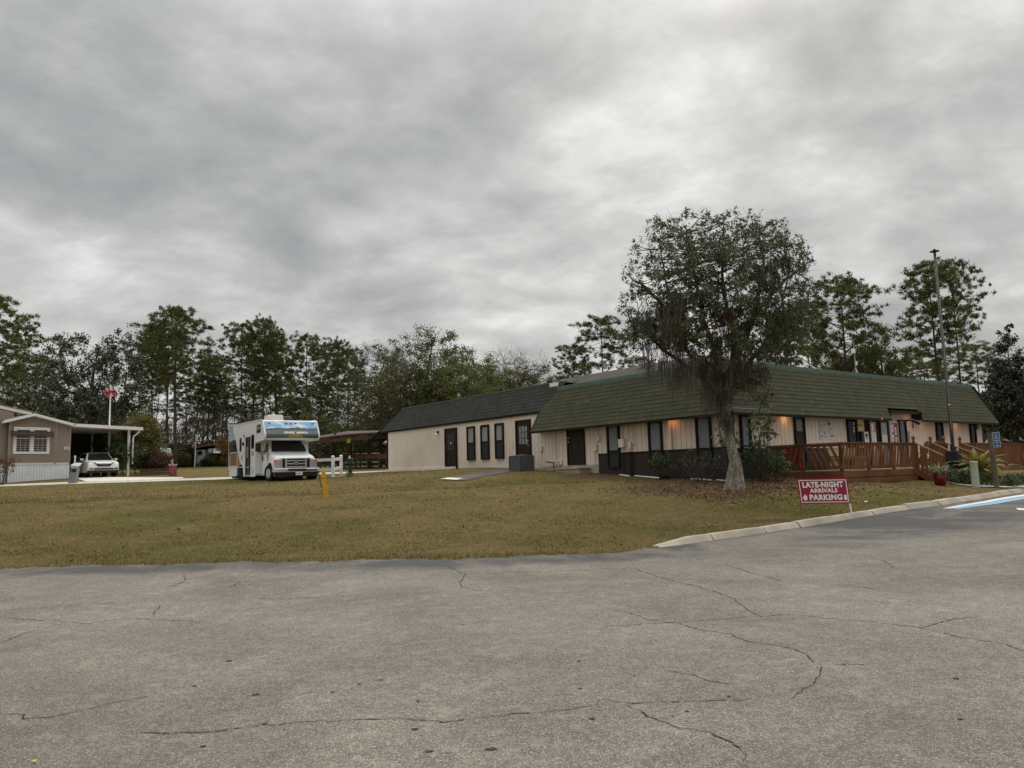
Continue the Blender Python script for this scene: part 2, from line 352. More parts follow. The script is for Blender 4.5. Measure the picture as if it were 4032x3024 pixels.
la=(X-7.437)*math.sin(math.radians(53.3))+(Y-26.093)*math.cos(math.radians(53.3)); lb=-(X-7.437)*math.cos(math.radians(53.3))+(Y-26.093)*math.sin(math.radians(53.3))
def box_d(lo,hi,v,s): return np.clip(1-np.maximum(np.maximum(lo-v,v-hi),0)/s,0,1)
bed=np.maximum(box_d(-1.3,1,la,1.0)*box_d(-1.5,7,lb,1.0), box_d(-3.4,2.4,la,1.2)*box_d(-2.3,1,lb,1.4))
cp_=at(3060,2010,17.8); bed=np.maximum(bed,.75*np.clip(1-np.hypot((X-cp_.x)/1.6,(Y-cp_.y)/.55),0,1)**.5)
yp_=at(1290,1957,27.); bed=np.maximum(bed,.7*np.clip(1-np.hypot((X-yp_.x)/1.1,(Y-yp_.y)/.5),0,1)**.5)
a=gr.data.attributes.new('bed','FLOAT','POINT'); a.data.foreach_set('value',np.clip(bed,0,1).astype(np.float32).ravel())
# road
m_road,nr=newmat('asphalt'); at1=nr.add('ShaderNodeAttribute'); at1.attribute_name='fresh'
gn=nr.noise(.35,5,.6,None,.6); mp=nr.add('ShaderNodeMapping'); nr.link(nr.pos(),mp.inputs[0]); mp.inputs['Scale'].default_value=(.6,.9,1); mp.inputs['Rotation'].default_value=(0,0,.35)
st=nr.noise(.9,6,.65,mp.outputs[0],.8)
vo=nr.add('ShaderNodeTexVoronoi'); vo.inputs['Scale'].default_value=95; nr.link(nr.pos(),vo.inputs['Vector'])
vo2=nr.add('ShaderNodeTexVoronoi'); vo2.inputs['Scale'].default_value=42; nr.link(nr.pos(),vo2.inputs['Vector'])
sp=nr.noise(85,4,.8); sp2=nr.noise(38,8,.88)
base=nr.ramp(sp2,[(.34,(.062,.054,.045)),(.48,(.170,.150,.125)),(.64,(.40,.355,.295))])
base=nr.mix(nr.rng(sp,.35,.7,0,.75),base,(.085,.075,.063)); base=nr.mix(nr.rng(nr.noise(14,7,.85),.44,.60,0,.65),base,(.105,.094,.080)); base=nr.mix(nr.rng(nr.noise(4.5,6,.75),.50,.66,0,.40),base,(.30,.27,.22))
vs_=nr.add('ShaderNodeSeparateColor'); nr.link(vo.outputs['Color'],vs_.inputs[0]); vs2=nr.add('ShaderNodeSeparateColor'); nr.link(vo2.outputs['Color'],vs2.inputs[0])
base=nr.mix(nr.math('MULTIPLY',nr.rng(vs_.outputs[0],.62,.72,0,.8),nr.rng(vo.outputs['Distance'],.25,.42,1,0)),base,(.60,.55,.44))
base=nr.mix(nr.math('MULTIPLY',nr.rng(vs2.outputs[0],.78,.84,0,.75),nr.rng(vo2.outputs['Distance'],.2,.36,1,0)),base,(.045,.04,.036))
lt=nr.rng(st,.35,.70,.86,1.10); lt2=nr.rng(gn,.35,.65,.84,1.12); v=nr.add('ShaderNodeVectorMath',operation='SCALE'); nr.link(base,v.inputs[0]); nr.link(nr.math('MULTIPLY',lt,lt2),v.inputs['Scale'])
fr=nr.math('MULTIPLY',at1.outputs['Fac'],nr.rng(st,.38,.62,1.25,.35)); frc=nr.math('MINIMUM',fr,1.0)
c=nr.mix(frc,v.outputs[0],nr.ramp(sp,[(.3,(.040,.038,.036)),(.7,(.098,.093,.087))])); nr.col(c)
nr.b.inputs['Roughness'].default_value=.9; nr.b.inputs['Specular IOR Level'].default_value=.2; nr.bump(sp,.5,.006)
xr=axis((-60,-20,1.2),(-20,20,.22),(20,90,1.5)); tt=np.r_[np.linspace(0,.55,18)[:-1],np.linspace(.55,.97,60)[:-1],np.linspace(.97,1,8)]
XX=np.repeat(xr[None],len(tt),0); yb=YB(xr)+jit(xr)*(xr<XK0+.2); YY=-30+(yb[None]+30)*tt[:,None]
ZZ=G(XX,YY)+.010
idx=np.arange(XX.size).reshape(XX.shape); F=np.stack([idx[:-1,:-1],idx[:-1,1:],idx[1:,1:],idx[1:,:-1]],-1).reshape(-1,4)
road=npmesh('road',np.stack([XX,YY,ZZ],-1).reshape(-1,3),F,m_road,smooth=True); tag(road,'worn cracked grey asphalt in the foreground','road',kind='structure')
fresh=np.zeros(XX.shape); dist=yb[None]-YY
fresh=np.where(XX<3.5,np.clip(1-(dist-.75)/.55,0,1)*.95,0)+np.clip((XX-3.0)/5,0,1)*np.clip(1-(dist-.9-.25*np.clip(XX-4,0,9))/1.6,0,1)*.85+ .35*np.clip((XX-2)/6,0,1)*np.clip(1-dist/7,0,1)
a=road.data.attributes.new('fresh','FLOAT','POINT'); a.data.foreach_set('value',np.clip(fresh,0,1).astype(np.float32).ravel())
# cracks
def rp(px,py):
    d=ray(px,py); p=hit(px,py,1.5,40); return p
cracks=[[(0,2412),(110,2404),(300,2388),(560,2378)],[(30,2436),(130,2448),(260,2455),(340,2463),(420,2452),(520,2443),(600,2447),(800,2455)],[(0,2542),(80,2510),(180,2480),(270,2463)],
[(0,2832),(100,2832),(100,2850),(200,2834),(320,2812),(440,2780),(520,2758),(660,2745)],[(500,2898),(700,2890),(900,2882),(1150,2872),(1350,2858),(1600,2852),(1750,2856),(1900,2842),(2100,2825),(2240,2812),(2350,2788),(2370,2768)],
[(2370,2768),(2480,2780),(2620,2790),(2800,2784),(2980,2765)],[(2480,2782),(2490,2812),(2560,2840),(2680,2880),(2780,2905),(2880,2935),(2910,2965),(2935,3000),(2940,3024)],
[(1760,2235),(1830,2265),(1815,2300),(1820,2320),(1900,2330)],[(2500,2245),(2600,2280),(2760,2318),(2830,2340),(2890,2365),(2950,2410),(3000,2435)],[(2370,2475),(2600,2462),(2800,2448),(2950,2438),(3100,2428),(3300,2442),(3420,2460),(3600,2480),(3780,2520),(3960,2550),(4060,2590)],
[(2460,2415),(2560,2450),(2680,2468),(2750,2492),(2880,2510),(2940,2535),(3050,2550),(3140,2570),(3200,2608),(3230,2632)],[(3230,2632),(3330,2632),(3450,2625)],[(3230,2632),(3225,2675),(3190,2722),(3140,2755),(3120,2775)],
[(3620,2490),(3680,2465),(3780,2450),(3860,2440)],[(2610,2640),(2700,2668),(2800,2692),(2920,2712)],[(2880,2235),(2960,2260),(3080,2295)],[(3400,2195),(3480,2215),(3530,2240)],[(650,2320),(700,2308),(730,2290),(720,2270)],[(900,2320),(940,2295),(1150,2282)],[(0,2060)],[(850,2370),(1000,2360),(1150,2365),(1400,2348)],[(600,2430),(625,2400),(620,2385)],[(1830,2268),(2000,2262),(2300,2250),(2500,2245)],[(3950,2745),(4040,2760)],[(3240,2305),(3400,2315),(3480,2330)]]
ck=MB(); r2=random.Random(3)
for line in cracks:
    if len(line)<2: continue
    P=[]
    for (a0,b0),(a1,b1) in zip(line[:-1],line[1:]):
        A=rp(a0,b0);B=rp(a1,b1); nseg=max(2,int((B-A).length/.035)); 
        for k in range(nseg): P.append(A.lerp(B,k/nseg))
    P.append(B); Q=[]; off=Vector((0,0,0))
    for k,p in enumerate(P):
        off=off*.86+Vector((r2.uniform(-1,1),r2.uniform(-1,1),0))*.014; Q.append(p+off)
    for k in range(len(Q)-1):
        p,q=Q[k],Q[k+1]; e_=min(k,len(Q)-2-k)/6; wd=(.0014+.0038*r2.random()**1.5)*min(1,.35+e_)*(1+.06*p.y)
        d=(q-p); d.z=0
        if d.length<1e-6: continue
        s_=Vector((-d.y,d.x,0)).normalized()*wd
        for pt in (p,q): pt.z=g(pt.x,pt.y)+.0145
        ck.add([p-s_,p+s_,q+s_,q-s_],[(0,1,2,3)])
m_crack=mat('crack_dark',(.040,.035,.030),1.0)  # dark tone of the cracks in the asphalt
ck.build('crack',m_crack,road,recalc=False)
sp_=MB()
for px,py,r in [(1010,2744,.055),(765,2713,.035),(1036,2472,.03),(1015,2424,.03),(1055,2423,.02),(1935,2983,.055),(905,2614,.05),(1035,2523,.03),(1415,2700,.03),(1500,2696,.03),(1310,2732,.03),(800,2953,.04),(1645,2772,.03),(2330,2845,.035),(2280,2616,.03),(2285,2722,.03),(2705,2820,.03),(2495,2670,.025),(3765,2693,.04),(3785,2858,.03),(1690,2986,.04),(1635,2885,.04),(2650,2840,.02),(1045,2858,.035),(1820,2470,.03),(1650,2363,.03),(205,2404,.03),(720,2668,.02),(2870,2750,.03)]:
    p=rp(px,py); k=9; sp_.poly([(p.x+math.cos(2*PI*i/k)*r*.75*r2.uniform(.5,1.1),p.y+math.sin(2*PI*i/k)*r*.5*r2.uniform(.5,1.1),g(p.x,p.y)+.015) for i in range(k)])
sp_.build('oil_spot',mat('oil_stain',(.075,.066,.056),.95,var=.3,vs=40),road,recalc=False)
# parking stripes at the right
def strip(pxs0,pxs1,m,name,label,cat,dz=.016,parent=None):
    P0=[];P1=[]
    for (a0,b0),(a1,b1) in zip(pxs0,pxs1): P0.append(hit(a0,b0)); P1.append(hit(a1,b1))
    b=MB(); V=[]
    K=24
    def rs(P):
        out=[]
        for i in range(len(P)-1):
            for k in range(K): out.append(P[i].lerp(P[i+1],k/K))
        return out+[P[-1]]
    R0=rs(P0);R1=rs(P1); Wn=5; n_=len(R0)
    for a_,b_ in zip(R0,R1):
        for k in range(Wn):
            p=a_.lerp(b_,k/(Wn-1)); V.append((p.x,p.y,g(p.x,p.y)+dz))
    b.add(V,[(i*Wn+k,i*Wn+k+1,(i+1)*Wn+k+1,(i+1)*Wn+k) for i in range(n_-1) for k in range(Wn-1)])
    o=b.build(name,m,parent,recalc=False,smooth=True)
    if label: tag(o,label,cat,kind='structure')
    return o
m_pw=mat('road_paint_white',(.62,.61,.57),.7,var=.08,vs=8); m_pb=mat('road_paint_blue',(.22,.40,.55),.7,var=.1,vs=8)
strip([(3710,2005),(3870,1978),(4100,1938)],[(3742,2005),(3900,1981),(4120,1943)],m_pw,'parking_line',None,None,.018,road)
strip([(3742,2006),(3900,1982),(4120,1944)],[(3775,2007),(3925,1987),(4150,1952)],m_pb,'accessible_parking_line',None,None,.018,road)
strip([(4000,2004),(4060,2006)],[(4010,2012),(4070,2016)],m_pw,'parking_line',None,None,.018,road)
# kerb of cast stones
kb=MB(); kx=XK0+.05; r3=random.Random(5); T=[]
s=kx
def kpt(x): return Vector((x,float(YB(x)),0))
L_=0; prev=kpt(kx); pts=[prev]; xx=kx
while xx<ed[-1].x+.15:
    xx+=.12; p=kpt(xx); pts.append(p)
cum=[0]
for a_,b_ in zip(pts[:-1],pts[1:]): cum.append(cum[-1]+(b_-a_).length)
def atlen(l):
    i=int(np.searchsorted(cum,l)); i=min(max(i,1),len(pts)-1); t_=(l-cum[i-1])/(cum[i]-cum[i-1]+1e-9); p=pts[i-1].lerp(pts[i],t_)
    d=(pts[min(i+2,len(pts)-1)]-pts[max(i-3,0)]).normalized(); return p,Vector((-d.y,d.x,0))
l=0; tot=cum[-1]
while l<tot-.3:
    seg=min(r3.uniform(1.1,1.5),tot-l); dz=r3.uniform(-.012,.012); dn=r3.uniform(-.012,.012); rings=[]
    for k in range(9):
        p,nn=atlen(l+.012+(seg-.03)*k/8); z0=g(p.x,p.y); hh=.135+dz; 
        if l<.1 : hh*= .35+.65*min(1,k/5)
        if k in (0,8): hh-=.008
        rings.append([(p+nn*(o_+dn)).to_tuple()[:2]+(z0+zz_,) for o_,zz_ in ((.0,-.1),(.0,.02),(.05,hh*.62),(.085,hh*.93),(.12,hh),(.26,hh-.01),(.275,hh-.03),(.28,-.1))])
    vs=[q for r in rings for q in r]; m_=8
    kb.add(vs,[(i*m_+k,i*m_+k+1,(i+1)*m_+k+1,(i+1)*m_+k) for i in range(8) for k in range(m_-1)]+[tuple(range(m_)),tuple(8*m_+k for k in range(m_-1,-1,-1))])
    l+=seg
kb.build('kerb',mat('kerb_concrete',(.44,.39,.31),.9,var=.2,vs=1.6,bump=.4,bs=40,c2=(.27,.235,.19)),None,smooth=False); tag(bpy.data.objects['kerb'],'worn concrete kerb between lawn and asphalt','kerb',kind='structure')
# back street, driveway, paths
strip([(-300,1919),(0,1909),(280,1899),(620,1889),(900,1879.5),(1100,1874),(1240,1862),(1400,1859),(1534,1853)],[(-300,1927),(0,1917),(280,1907),(620,1897),(900,1888),(1100,1882),(1240,1870),(1400,1864),(1534,1858)],m_slab,'street','narrow pale concrete lane behind the lawn','lane',.02)
strip([(300,1884),(440,1880),(560,1881),(720,1881)],[(338,1897),(440,1896),(560,1892),(722,1885)],mat('driveway_concrete',(.60,.56,.47),.9,var=.05),'driveway','pale concrete driveway in front of the carport','driveway',.03)
# walkway to the second wing door
strip([(1729,1890),(1810,1876),(2044,1842)],[(1830,1894),(1960,1869),(2106,1846)],m_oldconc,'path','weathered concrete path to the wing door','path',.025)
strip([(1732,1889),(1768,1883)],[(1798,1893),(1824,1887)],mat('fresh_concrete',(.66,.62,.53),.9,var=.03),'path','fresh white end slab of the wing path','path',.036)
strip([(3725,1900),(3850,1905),(3960,1913),(4100,1916)],[(3765,1912),(3850,1918),(3950,1922),(4100,1922)],m_slab,'pavement','pale concrete pavement at the foot of the stairs','pavement',.03)
# mulch bed at the foot of the building
m_mulch=mat('mulch_soil',(.085,.058,.038),1,var=.3,vs=9,bump=.8,bs=60)

# blades of grass
rg=np.random.default_rng(11)
def blades(nb_,xlo,xhi,ylo,yhi,h,wd,pow_=1.6,zoff=0):
    Yv=ylo+(yhi-ylo)*rg.random(nb_)**pow_; Xv=(xlo+(xhi-xlo)*rg.random(nb_))*Yv/20.
    k=(Yv>YB(Xv)+jit(Xv)*(Xv<XK0)-.03+np.where(Xv>XK0,.30,0)); Xv=Xv[k];Yv=Yv[k]
    E0=np.array([BE.x,BE.y]); la=(Xv-E0[0])*BU[0]+(Yv-E0[1])*BU[1]; lb=-(Xv-E0[0])*BU[1]+(Yv-E0[1])*BU[0]
    k=~((la>.3)&(lb>.3)) & ~((la>2.4)&(lb>-2.9)); Xv=Xv[k];Yv=Yv[k]
    Zv=G(Xv,Yv)+zoff; n_=len(Xv); a_=rg.random(n_)*2*PI; hh=h*(.45+.9*rg.random(n_)); ww=wd*(.6+.8*rg.random(n_)); le=hh*rg.normal(0,.55,n_); le2=hh*rg.normal(0,.55,n_)
    dx=np.cos(a_)*ww;dy=np.sin(a_)*ww
    V=np.stack([np.stack([Xv-dx,Yv-dy,Zv-.01],-1),np.stack([Xv+dx,Yv+dy,Zv-.01],-1),np.stack([Xv+le,Yv+le2,Zv+hh],-1)],1).reshape(-1,3)
    return V
BE=Vector((7.437,26.093,0)); _ph=math.radians(53.3); BU=(math.sin(_ph),math.cos(_ph))
V=np.concatenate([blades(200000,-15,16,12.5,30,.034,.007),blades(60000,-15,14,28,46,.045,.012),blades(9000,-15,5,13.2,14.6,.06,.008,1.0)])
go=npmesh('grass',V,np.arange(len(V)).reshape(-1,3),m_blade,k=3); tag(go,'short dry winter grass blades over the lawn','grass',kind='stuff')
# ------------------------------------------------------------------ office building (local frame: x along the entrance front, y along the lawn side)
BROT=PI/2-_ph; ZB=1.3
BUv=Vector((BU[0],BU[1],0)); BVv=Vector((-BU[1],BU[0],0))
def bw(a,b,z): return Vector((BE.x,BE.y,0))+BUv*a+BVv*b+Vector((0,0,z))
def onplane(px,py,nv,off):
    d=ray(px,py); s=(off+BE.dot(nv)-0)/(d.dot(nv)); P=Vector((0,0,EYE))+d*s; q=P-BE; return q.dot(BUv),q.dot(BVv),P.z
def onR(px,py,b): r=onplane(px,py,BVv,b); return r[0],r[2]
def onL(px,py,a): r=onplane(px,py,BUv,a); return r[1],r[2]
def bpt(px,py,D): P=at(px,py,D); q=P-BE; return q.dot(BUv),q.dot(BVv),P.z
B=thing('office_building',(BE.x,BE.y,ZB),BROT,'long low cream office with dark brick base and green shingle mansard roof','building')
WI=.5
ML=lambda s,d,z:(WI-d,s,z)
MR=lambda s,d,z:(s,WI-d,z)
def part(mb,name,m,parent=B,**k): return mb.build(name,m,parent,zs=ZB,**k)
BL=10.9; BW=26.0; AR=20.45
groove=mat('groove_shade',(.10,.078,.055),.9,var=.1)  # backing darkened so the gaps between boards carry painted groove shade
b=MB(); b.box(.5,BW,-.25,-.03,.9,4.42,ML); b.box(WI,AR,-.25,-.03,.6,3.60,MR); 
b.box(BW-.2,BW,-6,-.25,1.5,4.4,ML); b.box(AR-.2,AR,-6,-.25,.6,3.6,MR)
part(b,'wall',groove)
bd=MB(); x=WI-.02
openL=[]; 
k=0; r4=random.Random(2)
while x<BW-.02:
    x1=min(x+.232,BW); z0=2.34 if x<7.2 else (1.85 if x<18 else 1.98)
    if x<BL: zt=3.56
    else: zt=4.40
    bd.box(x,x1,-.03,0,z0,zt,ML); x+=.25
part(bd,'siding',m_cream)
bd=MB(); x=WI-.02
while x<AR:
    x1=min(x+.232,AR); bd.box(x,x1,-.03,0,2.28 if x<9.3 else 1.2,3.86 if 10.2<x<13.4 else 3.56,MR); x+=.25
part(bd,'siding',m_cream)
# foundation kick of the wing
b=MB(); b.box(18.2,26.15,0,.10,1.72,2.10,ML); part(b,'base_board',m_cream,bevel=.01)
b=MB(); b.box(7.2,10.9,-.02,.02,1.2,1.92,ML); b.box(10.9,18.2,-.02,.012,1.5,1.86,ML); part(b,'foundation',mat('foundation_paint',(.46,.39,.30),.85,var=.15))
# brick wainscot
def uvL(x,y,z): return (y,z)
def uvR(x,y,z): return (x,z)
b=MB(); b.box(WI+.0,7.2,-.05,.035,.75,2.30,ML); part(b,'brick_base',m_brick,uv=uvL)
b=MB(); b.box(WI-.035,9.3,-.05,.035,.5,2.24,MR); part(b,'brick_base',m_brick,uv=uvR)
b=MB(); b.box(WI-.06,7.2,.0,.06,2.30,2.36,ML); b.box(WI-.06,9.3,0,.06,2.24,2.30,MR); part(b,'brick_cap',m_brown,bevel=.01)
# windows
def window(M,s0,s1,z0,z1,split,blind=True,fr=.07,dark_low=True,lowblind=False,name='window',light=False,fmat=None):
    f=MB(); P=.10
    f.box(s0,s0+fr,0,P,z0,z1,M); f.box(s1-fr,s1,0,P,z0,z1,M); f.box(s0+fr,s1-fr,0,P,z1-fr,z1,M); f.box(s0+fr,s1-fr,0,P,z0,z0+fr,M)
    if split: f.box(s0+fr,s1-fr,.01,P-.02,split-.02,split+.02,M)
    fo=part(f,name,fmat or m_brown)
    q=MB(); q.box(s0+fr,s1-fr,.004,.012,z0+fr,z1-fr,M); part(q,'backing',m_dark,fo)
    if blind:
        bl=MB(); zz=(split or z0)+.03; zt=z1-fr-.02
        if lowblind: zz=z0+fr
        n_=int((zt-zz)/.045)
        for i in range(n_):
            zc=zz+i*.045; bl.box(s0+fr+.015,s1-fr-.015,.022,.030,zc,zc+.036,M)
        part(bl,'blind',m_blind if not light else m_blindw,fo)
    if split and dark_low and not lowblind:
        q=MB(); q.box(s0+fr,s1-fr,.045,.05,z0+fr,split-.02,M); part(q,'insect_screen',m_screen,fo)
    q=MB(); q.box(s0+fr,s1-fr,.055,.060,(split+.02 if split else z0+fr),z1-fr,M); part(q,'pane',m_glass,fo)
    return fo
m_blindw=mat('blind_white',(.62,.63,.59),.6,var=.04)
window(ML,5.90,6.60,1.74,3.55,2.44,blind=True)
window(ML,3.61,4.30,1.72,3.55,2.36)
window(ML,1.28,1.96,1.84,3.55,2.34)
for s0,s1 in ((16.38,17.08),(15.11,15.80),(13.87,14.55)): window(ML,s0,s1,2.38,4.12,3.27,light=True,fr=.06)
window(MR,1.02,1.58,1.96,3.52,2.38,lowblind=True)
window(MR,4.27,4.93,1.7,3.52,2.9)
window(MR,7.94,8.65,1.5,3.52,None,blind=False)
window(MR,12.07,12.70,1.5,3.52,None,blind=False,light=True)
window(MR,15.53,16.15,1.5,3.52,None,blind=False)
window(MR,19.02,19.60,1.5,3.52,None,blind=False)
# curtain behind the pane right of the notice board
q=MB(); q.box(12.15,12.62,.02,.03,1.6,3.44,MR); part(q,'curtain',mat('pale_curtain',(.24,.29,.27),.8))
# doors
def door(M,s0,s1,z0,z1,lite,name='door',hand=1):
    f=MB(); P=.09; fr=.07
    f.box(s0,s0+fr,0,P,z0,z1,M); f.box(s1-fr,s1,0,P,z0,z1,M); f.box(s0+fr,s1-fr,0,P,z1-fr,z1,M); fo=part(f,'door_frame',m_brown)
    q=MB(); q.box(s0+fr,s1-fr,0,.045,z0,z1-fr,M); do=part(q,'door',m_doorb,B)
    w_=s1-s0-2*fr; c0=s0+fr
    p=MB()
    def rim(a0,a1,zz0,zz1,t_=.025):
        p.box(a0,a1,.045,.056,zz0,zz0+t_,M); p.box(a0,a1,.045,.056,zz1-t_,zz1,M); p.box(a0,a0+t_,.045,.056,zz0+t_,zz1-t_,M); p.box(a1-t_,a1,.045,.056,zz0+t_,zz1-t_,M)
    if lite:
        for i in range(2): rim(c0+.10+i*(w_/2-.02),c0+w_/2-.06+i*(w_/2-.02)+.0,z0+.2,z0+.85)
        ga,gb,gz0,gz1=c0+.16,c0+w_-.16,z1-1.15,z1-.28
        q=MB(); q.box(ga,gb,.046,.05,gz0,gz1,M); part(q,'door_glass',lite,do)
        for i in range(4): xx=ga+(gb-ga)*i/3; p.box(xx-.012,xx+.012,.05,.062,gz0,gz1,M)
        for i in range(4): zz=gz0+(gz1-gz0)*i/3; p.box(ga,gb,.05,.060,zz-.012,zz+.012,M)
    else:
        rim(c0+.28,c1:=c0+w_-.18,z0+.35,z1-.55)
    part(p,'door_moulding',m_doorb,do)
    sx=s0+fr+.07 if hand<0 else s1-fr-.07
    for zz,nm_ in ((z0+1.0,'door_handle'),(z0+1.17,'door_lock')):
        h=MB(); X0=M(sx,.045,zz);X1=M(sx,.11,zz); h.tube([X0,X1],[.028,.032],8); part(h,nm_,m_chrome,do)
    return do
m_litd=mat('door_curtain_dark',(.05,.055,.05),.25,var=.4,vs=9); m_litl=mat('door_curtain_pale',(.30,.32,.31),.35,var=.35,vs=6,c2=(.08,.09,.09))
door(ML,18.10,19.28,1.98,4.16,m_litd,hand=1)
door(ML,11.72,12.85,1.95,4.14,m_litl,hand=-1)
door(ML,8.02,9.13,1.93,3.60,None,hand=1)
q=MB(); q.box(18.62,18.72,.06,.066,3.30,3.40,ML); part(q,'door_notice',m_paper)
# entrance double doors with two glass panels
f=MB(); f.box(9.34,11.25,0,.06,1.2,3.84,MR); part(f,'entrance_surround',m_blackbrown)
for s0,s1 in ((9.62,10.13),(10.50,11.02)):
    f=MB()
    f.box(s0-.07,s0,.06,.10,1.5,3.45,MR); f.box(s1,s1+.07,.06,.10,1.5,3.45,MR); f.box(s0,s1,.06,.10,3.38,3.45,MR); d_=part(f,'entrance_door',m_brown)
    q=MB(); q.box(s0,s1,.065,.07,1.55,3.38,MR); part(q,'curtain',mat('door_net_curtain',(.30,.33,.33),.4,var=.2,vs=3),d_)
for q_ in ((9.74,9.93,2.98,3.28),(9.70,10.08,2.2,2.95),(10.56,10.77,2.3,2.85),(10.79,10.98,2.28,2.86)):
    q=MB(); q.box(q_[0],q_[1],.075,.08,q_[2],q_[3],MR); part(q,'door_notice',m_paper)
# corner boards and pilaster, fascia, soffit
b=MB(); b.box(3.12,3.26,.0,.10,2.36,3.55,ML); part(b,'corner_board',m_cream,bevel=.01)
b=MB(); b.box(BW-.005,BW+.10,-.12,.03,1.7,4.4,ML); part(b,'corner_board',m_brown)
b=MB(); b.box(AR,AR+.12,-.1,.03,1.2,3.6,MR); part(b,'corner_board',m_brown)
TR=21.30; Q=.85; TZ=5.42; EZ=3.50
b=MB()   # soffits
b.poly([(0.02,0.02,3.53),(0.02,11.1,3.53),(.6,11.1,3.53),(.6,.6,3.53)]); b.poly([(0.02,0.02,3.53),(10.70,.02,3.53),(10.70,.6,3.53),(.6,.6,3.53)]); b.poly([(13.42,.02,3.53),(TR,.02,3.53),(TR,.6,3.53),(13.42,.6,3.53)]); b.poly([(AR-.2,.6,3.53),(TR,.6,3.53),(TR,6,3.53),(AR-.2,6,3.53)])
b.poly([(10.70,.14,3.86),(13.42,.14,3.86),(13.42,.6,3.86),(10.70,.6,3.86)]); b.poly([(.40,10.9,4.44),(.40,27,4.44),(.6,27,4.44),(.6,10.9,4.44)]); b.poly([(.4,26,4.12),(.4,27.3,4.12),(6,27.3,4.12),(6,26,4.12)])
part(b,'soffit',m_blackbrown,recalc=False)
b=MB() # fascia boards under the shingle edge
b.box(0,11.1,.46,.49,3.415,3.53,ML); b.box(.01,10.70,.46,.49,3.415,3.53,MR); b.box(13.42,TR,.46,.49,3.415,3.53,MR); b.box(10.9,27.0,.05,.075,4.34,4.47,ML)
b.box(10.70,13.42,.36,.39,3.75,3.88,MR)
b.box(TR-.04,TR-.01,.0,6,3.415,3.53,lambda s,d,z:(s,d,z)) ; b.box(10.70,10.74,.0,.46,3.53,3.86,MR); b.box(13.38,13.42,.0,.46,3.53,3.86,MR)
part(b,'fascia',m_brown)
# ---- shingled slopes in real courses
SL=Q/(TZ-EZ)
def course_roof(name,m,z0,z1,smin,smax,M,uv,h=.158,lip=.013,parent=B,notch=None):
    """M(s,q,z): q= inset along the slope plane; smin/smax functions of z"""
    mb=MB(); z=z0
    rr=random.Random(1)
    while z<z1-1e-4:
        zt=min(z+h,z1); zo=zt+.012
        segs=[(smin,smax)]
        if notch and z<notch[2]: segs=[(smin,lambda zz:notch[0]+.0),(lambda zz:notch[1],smax)]
        for A_,B_ in segs:
            a0,a1=A_(z),B_(z); b0,b1=A_(zt),B_(zt)
            q0=(z-EZ)*SL; q1=(zt-EZ)*SL
            nseg=max(1,int((a1-a0)/1.0)); 
            for i in range(nseg):
                u0=a0+(a1-a0)*i/nseg;u1=a0+(a1-a0)*(i+1)/nseg;w0=b0+(b1-b0)*i/nseg;w1=b0+(b1-b0)*(i+1)/nseg
                dz=rr.uniform(-.006,.006)
                mb.add([M(u0,q0-lip,z+dz),M(u1,q0-lip,z+dz),M(w1,q1-.002,zt),M(w0,q1-.002,zt)],[(0,1,2,3)])
                mb.add([M(u0,q0+.01,z+dz),M(u1,q0+.01,z+dz),M(u1,q0-lip,z+dz),M(u0,q0-lip,z+dz)],[(0,1,2,3)])
        z+=h
    return part(mb,name,m,parent,uv=uv,recalc=False)
QL=lambda s,q,z:(q,s,z); QR=lambda s,q,z:(s,q,z)
qz=lambda z:(z-EZ)*SL
bnd=lambda z: 11.12-(z-3.5)*.22 if z<4.45 else 10.9-(z-4.45)*1.05
course_roof('green_roof',m_shg,EZ,TZ,lambda z:qz(z),bnd,QL,lambda x,y,z:(y,z-EZ+.001))
course_roof('dark_roof',m_shd,4.448,5.72,bnd,lambda z:27.05-(z-4.45)*1.5,QL,lambda x,y,z:(y,z-EZ+.001))
course_roof('green_roof',m_shg,EZ,TZ,lambda z:qz(z),lambda z:TR-qz(z)*.85,QR,lambda x,y,z:(x,z-EZ+.001),notch=(10.72,13.40,3.84))
# end slopes
course_roof('green_roof',m_shg,EZ,TZ,lambda z:qz(z)*.85,lambda z:9,lambda s,q,z:(TR-q*.85,s,z),lambda x,y,z:(y,z-EZ+.001))
mb=MB(); mb.poly([(.41,27.1,4.45),(1.0,25.1,5.75),(6,25.1,5.75),(6,27.7,4.02),(.3,27.7,4.02)]); part(mb,'dark_roof',m_shd,uv=lambda x,y,z:(x,z),recalc=False)
b=MB(); b.bar((.40,27.08,4.44),(.22,27.72,4.0),.12,.05); b.bar((.22,27.70,4.0),(6,27.70,4.0),.05,.12); part(b,'fascia',m_blackbrown)
# ridge trims
b=MB(); b.box(Q-.035,Q+.10,Q,10.15,5.28,5.50); b.box(Q,TR-Q*.82,Q-.035,Q+.10,5.28,5.50); part(b,'roof_trim',m_green_trim,bevel=.01)
b=MB(); b.bar((1.01,10.0,5.74),(1.01,25.1,5.76),.10,.05); part(b,'ridge_cap',m_green_trim)
for q0_,q1_,m__ in (((0,0,3.52),(Q,Q,5.32),m_shg),((.40,27.08,4.45),(1.0,25.1,5.77),m_shd),((0.0,11.13,3.5),(.42,10.92,4.46),m_shg)):
    b=MB(); b.bar(q0_,q1_,.10,.05); part(b,'hip_cap',m__,uv=lambda x,y,z:(x,z))
